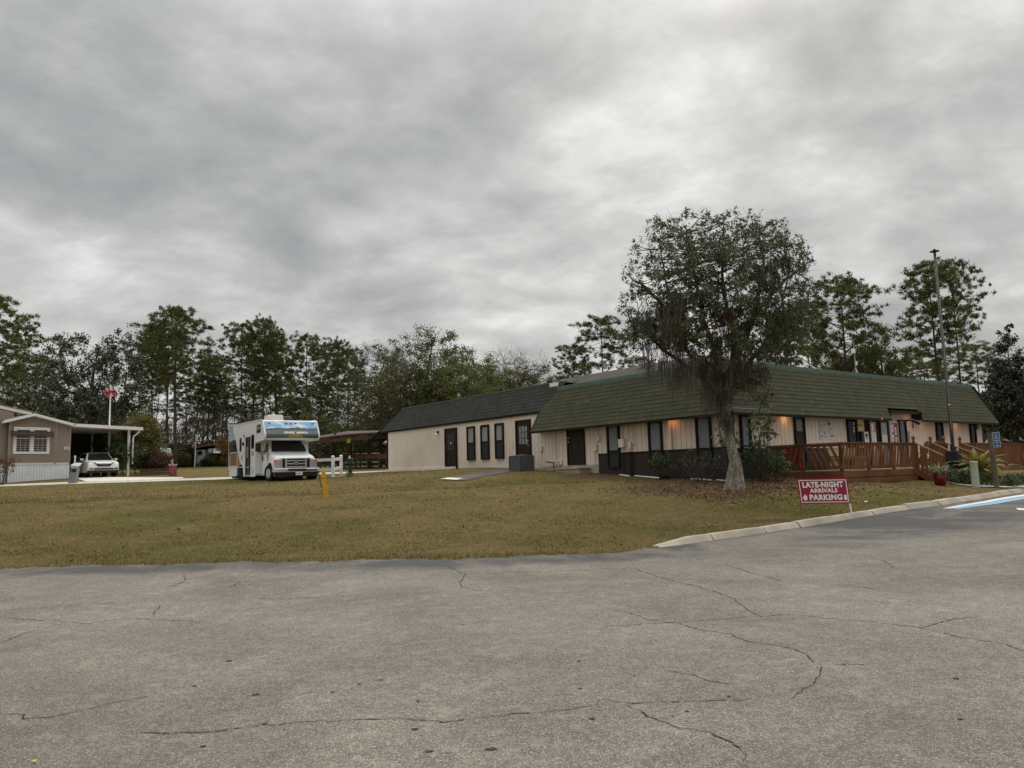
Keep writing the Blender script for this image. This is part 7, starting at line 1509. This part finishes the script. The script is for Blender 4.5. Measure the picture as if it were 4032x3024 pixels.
for i,(px,py,D_,w_,h_,lab) in enumerate(((3790,1902,27.2,1.1,.55,'low leafy plants left of the pale green bollard'),(3870,1908,27.0,.9,.5,'low green plants between bollard and round post'),(3960,1916,26.6,1.0,.42,'low strappy plants right of the round post'),(4020,1914,27.4,1.1,.40,'low plants at the far right edge beside the kerb end'))):
    shrub('border_plant',px,py,D_,w_,h_,lf_shrub,lab,80+i,ncl=60,per=24,Lr=(.08,.16),Wr=(.015,.03),clr=.13,base=.0)
# ------------------------------------------------------------------ the mossy holly by the corner
TX=at(2895,1925,23.5); tz=gz(TX.x,TX.y)
HT=thing('holly_tree',(TX.x,TX.y,tz),0,'tall mossy tree with pale blotched trunk at the corner of the office','tree')
def tp_(px,py,dy=0.): # local point in the plane of the tree, dy behind
    q=at(px,py,TX.y+dy); return np.array([q.x-TX.x,dy,q.z-tz])
rgh=np.random.default_rng(99)
m_tb,nb_=newmat('bark_blotched'); mp_=nb_.add('ShaderNodeMapping'); nb_.link(nb_.pos(),mp_.inputs[0]); mp_.inputs['Scale'].default_value=(1,1,.55)
f_=nb_.noise(8,7,.75,mp_.outputs[0],.8); f2_=nb_.noise(19,6,.75,mp_.outputs[0])
c=nb_.ramp(f_,[(.34,(.075,.058,.042)),(.46,(.17,.14,.108)),(.56,(.29,.26,.215)),(.66,(.50,.48,.43))]); c=nb_.mix(nb_.rng(f2_,.50,.62,0,.75),c,(.09,.07,.05)); nb_.col(c); nb_.b.inputs['Roughness'].default_value=.95; nb_.bump(f2_,.9,.03)
tr_pts=[(2895,1952),(2895,1915),(2895,1868),(2894,1818),(2880,1765),(2869,1712),(2858,1650),(2853,1585),(2868,1500),(2885,1440),(2905,1380),(2915,1310)]
rad=[.27,.25,.22,.175,.138,.128,.138,.14,.13,.12,.10,.08]
mb=MB(); P=[tp_(x_,y_) for x_,y_ in tr_pts]
# fluted trunk with root flare
n_=20; rings=[]
for i,(p,r_) in enumerate(zip(P,rad)):
    flare=max(0,1-i/3.)
    rings.append([tuple(p+np.array([math.cos(a)*1,math.sin(a),0])*r_*(1+.11*math.sin(3*a+i*.5)+.08*math.sin(7*a+i*1.7)+flare*.40*abs(math.sin(2.5*a+.6))+rgh.normal()*.03)) for a in np.linspace(0,2*PI,n_,endpoint=False)])
mb.add([q for r_ in rings for q in r_],[(i*n_+k,i*n_+(k+1)%n_,(i+1)*n_+(k+1)%n_,(i+1)*n_+k) for i in range(len(P)-1) for k in range(n_)])
tk=mb.build('trunk',m_tb,HT,recalc=True,smooth=True)
# crown clusters in picture-plane ellipses with depth
ell=[(2830,950,300,120),(2700,1050,190,150),(3000,1000,190,140),(2840,1120,330,170),(2640,1180,170,130),(3060,1160,170,130),(2850,1280,250,140),(2620,1290,110,90),(2990,1330,130,120),(2840,1420,150,130),(2530,1120,60,60),(2520,1330,70,60),(3110,1270,90,80),(2960,1480,60,60)]
wts=np.array([e_[2]*e_[3] for e_ in ell],float); wts[9]*=.8; wts[7]*=1.6; wts[8]*=1.5; wts[6]*=1.2; wts/=wts.sum(); C=[]
while len(C)<700:
    e_=ell[rgh.choice(len(ell),p=wts)]; d=unit(rgh.normal(size=3)); r_=.25+.80*rgh.random()**.6
    px=e_[0]+d[0]*e_[2]*r_; py=e_[1]-d[2]*e_[3]*r_; dep=d[1]*r_*min(2.4,e_[2]/130*1.2)
    C.append(tp_(px,py,dep))
tips=[(2500,960),(2510,985),(2465,1080),(2490,1050),(2462,1180),(2455,1190),(2710,835),(2780,838),(2860,842),(2910,845),(2960,848),(2995,890),(3060,930),(3120,960),(3150,985),(3180,1010),(3195,1020),(3210,1120),(3215,1135),(3180,1190),(2570,890),(2600,880),(2640,870),(2480,1250),(2470,1340),(3170,1310),(3100,1380),(3085,1000),(3040,1410),(3020,1590),(2995,1580),(3040,1545),(2980,1560)]
C+= [tp_(x_,y_,rgh.uniform(-.5,.5)) for x_,y_ in tips]; C=np.array(C)
mb=MB()
limbs=[[(2856,1600),(2800,1520),(2720,1400),(2660,1250),(2620,1120),(2600,980)],[(2868,1500),(2820,1400),(2770,1250),(2740,1080),(2700,920)],[(2890,1430),(2880,1300),(2850,1150),(2840,1000),(2850,880)],[(2905,1400),(2950,1300),(2980,1180),(3010,1050),(2990,920)],[(2880,1520),(2950,1440),(3020,1330),(3080,1200),(3110,1060)],[(2915,1330),(3000,1200),(3090,1100),(3170,1050)],[(2850,1560),(2760,1480),(2640,1400),(2560,1330),(2500,1300)],[(2740,1350),(2640,1230),(2540,1130),(2480,1090)],[(2900,1520),(2950,1480),(3000,1500),(3020,1560)]]
A=[]
for li in limbs:
    dep=rgh.uniform(-1.3,1.3); L_=[tp_(x_,y_,dep*(k/(len(li)-1))) for k,(x_,y_) in enumerate(li)]; f=[]
    for a,b_ in zip(L_[:-1],L_[1:]):
        for t_ in np.linspace(0,1,4,endpoint=False): f.append(a+(b_-a)*t_+rgh.normal(size=3)*.025)
    f.append(L_[-1]); mb.tube([tuple(x_) for x_ in f],list(np.linspace(.10,.018,len(f))),7); A+=f[3:]
A=np.array(A)
for c in C:
    dist=np.linalg.norm(A-c,axis=1)+np.maximum(0,A[:,2]-c[2])*.7; s0=A[int(np.argmin(dist))]; l_=np.linalg.norm(c-s0); mid=(s0+c)/2+rgh.normal(size=3)*l_*.15; b_=bez(s0,mid,c,6); mb.tube([tuple(x_) for x_ in b_],list(np.linspace(.020,.006,6)),4,cap=False)
    for _ in range(3): e_=c+rgh.normal(size=3)*.22; mb.tube([tuple(b_[4]),tuple((b_[4]+e_)/2+rgh.normal(size=3)*.03),tuple(e_)],[.006,.004,.002],3,cap=False)
mb.build('limb',mat('holly_bark_dark',(.16,.125,.10),.95,var=.3,vs=5,c2=(.07,.055,.045)),HT,recalc=False,smooth=True)
sub=np.concatenate([C+rgh.normal(size=C.shape)*np.array([.12,.12,.10]) for _ in range(6)]); V=clusters_leaves(sub,rgh.uniform(.07,.17,len(sub)),17,(.05,.095),(.026,.048),rgh,up=.2,out=.8,hollow=.05); quads_obj('crown',V,lf_holly,HT)
Cr=np.array([tp_(x_+rgh.uniform(-16,16),y_+rgh.uniform(-16,16),rgh.uniform(-.9,.1)) for x_,y_ in ((2955,840),(3010,900),(3020,905),(3035,915),(3100,960),(3110,975),(3185,1035),(3195,1030),(2800,950),(2805,940),(2560,960),(2670,880),(2660,890),(3080,1170),(3160,1190),(3165,1200),(2530,1090),(2455,1090),(3000,1320),(3010,1310),(3035,1550),(3025,1570),(2770,1650),(2775,1630),(2695,1320),(2520,1370),(3060,1190),(3000,1560),(2790,1025),(2900,960),(2860,905),(3130,1180)) for _ in range(3)])
V=clusters_leaves(Cr,.11,13,(.025,.045),(.02,.035),rgh,hollow=.0); quads_obj('berry_cluster',V,leafmat('berries',[(.15,.02,.018),(.19,.04,.025),(.09,.02,.015)],.5,.4,0),HT)
# spanish moss: tapering hanging skeins made of many thin strands
def moss(C0,L_,n_,wd,rg_,sp=.10):
    V=[];F=[]; base=0
    for c,l_ in zip(C0,L_):
        for k in range(n_):
            p=c+rg_.normal(size=3)*np.array([sp,sp,.06]); ll=l_*rg_.uniform(.35,1.0); K=7; w_=wd*rg_.uniform(.6,1.3); a=rg_.uniform(0,PI); s=np.array([math.cos(a),math.sin(a),0]); off=np.zeros(3); conv=(c-p)*.75
            for j in range(K+1):
                t_=j/K; off=off+rg_.normal(size=3)*np.array([.014,.014,0])*l_; q=p+off+conv*t_**1.2-np.array([0,0,ll*t_]); ww=w_*(1-t_**2*.85)*(.6+.8*rg_.random()); V.append(q-s*ww);V.append(q+s*ww)
            F+= [(base+2*j,base+2*j+1,base+2*j+3,base+2*j+2) for j in range(K)]; base+=2*(K+1)
    return np.array(V),np.array(F)
M0=[];ML_=[]
def addm(x0,x1,y0,y1,l0,l1,n_,d0=-1.2,d1=1.0):
    for _ in range(n_): M0.append(tp_(rgh.uniform(x0,x1),rgh.uniform(y0,y1),rgh.uniform(d0,d1))); ML_.append(rgh.uniform(l0,l1)*23.5/FPX)
addm(2580,2635,1190,1300,130,250,13); addm(2645,2690,1140,1300,170,310,17); addm(2700,2800,1300,1480,90,190,11); addm(2800,2930,1280,1500,90,190,13); addm(2760,2860,1440,1560,100,190,11,-.8,.4); addm(2900,3010,1340,1470,60,130,8); addm(2540,2620,1330,1420,80,170,8); addm(2480,2560,1180,1290,60,140,8); addm(2835,2870,1560,1660,70,130,6,-.3,.1); addm(2620,2760,1400,1480,100,220,9); addm(2950,3030,1450,1520,50,110,6); addm(2820,2880,1480,1580,80,130,8,-.5,.2); addm(2700,3100,950,1200,40,90,14)
V,F=moss(M0,ML_,20,.0085,rgh,.13); mo_=npmesh('hanging_moss',V,F,m_moss,HT,4)
M0=[];ML_=[]; addm(2750,2900,1200,1250,60,130,12,-1.4,-.4); addm(2800,2890,1380,1460,70,120,6); V,F=moss(M0,ML_,30,.009,rgh,.16); npmesh('hanging_moss',V,F,m_mossr,HT,4)
# ivy like shoots on the trunk
# fallen leaves
rgl=np.random.default_rng(8); n_=3400; a_=rgl.uniform(-4.8,3.0,n_); b_=rgl.normal(-1.6,1.6,n_); k=(a_<.1)|(b_<.1); a_=a_[k];b_=b_[k]
m2=rgl.random(len(a_))<1; X_=BE.x+a_*BU[0]-b_*BU[1]; Y_=BE.y+a_*BU[1]+b_*BU[0]; k=Y_>YB(X_)+.4; X_=X_[k];Y_=Y_[k]
X2=rgl.uniform(-12,14,900); Y2=rgl.uniform(13.9,30,900); X_=np.r_[X_,X2];Y_=np.r_[Y_,Y2]; k=Y_>YB(X_)+.15; k&=~(((X_-BE.x)*BU[0]+(Y_-BE.y)*BU[1]>.3)&((-(X_-BE.x)*BU[1]+(Y_-BE.y)*BU[0])>.3)); X_=X_[k];Y_=Y_[k]
P=np.stack([X_,Y_,G(X_,Y_)+.02],-1); A=unit(rgl.normal(size=P.shape)*np.array([1,1,.25])); V=leaf_quads(P,A,(.05,.10),(.03,.055),rgl); o_=quads_obj('fallen_leaves',V,leafmat('litter',[(.12,.065,.035),(.20,.12,.06),(.30,.20,.10),(.09,.055,.035)],.8,.1,0),None); tag(o_,'dry brown leaves fallen under the mossy tree','leaf litter',kind='stuff')
# a few pale scraps on the lawn
scr=[(362,1993,'pale scrap of litter near the left of the lawn'),(3410,1982,'white flower petal scrap right of the late-night sign')]
for px,py,lab in scr:
    q=hit(px,py); v=MB(); v.poly([(q.x-.05,q.y-.03,q.z+.03),(q.x+.05,q.y-.02,q.z+.05),(q.x+.04,q.y+.04,q.z+.06),(q.x-.04,q.y+.03,q.z+.04)]); tag(v.build('paper_scrap',m_paper,None,recalc=False),lab,'litter')
q=rp(135,3016); v=MB(); v.add([(q.x-.015,q.y-.012,.018),(q.x+.014,q.y-.012,.018),(q.x+.013,q.y+.012,.022),(q.x-.012,q.y+.012,.022)],[(0,1,2,3)]); tag(v.build('yellow_chip',mat('chip_yellow',(.6,.38,.08),.6),None,recalc=False),'small yellow chip lying on the asphalt at the bottom left','litter')
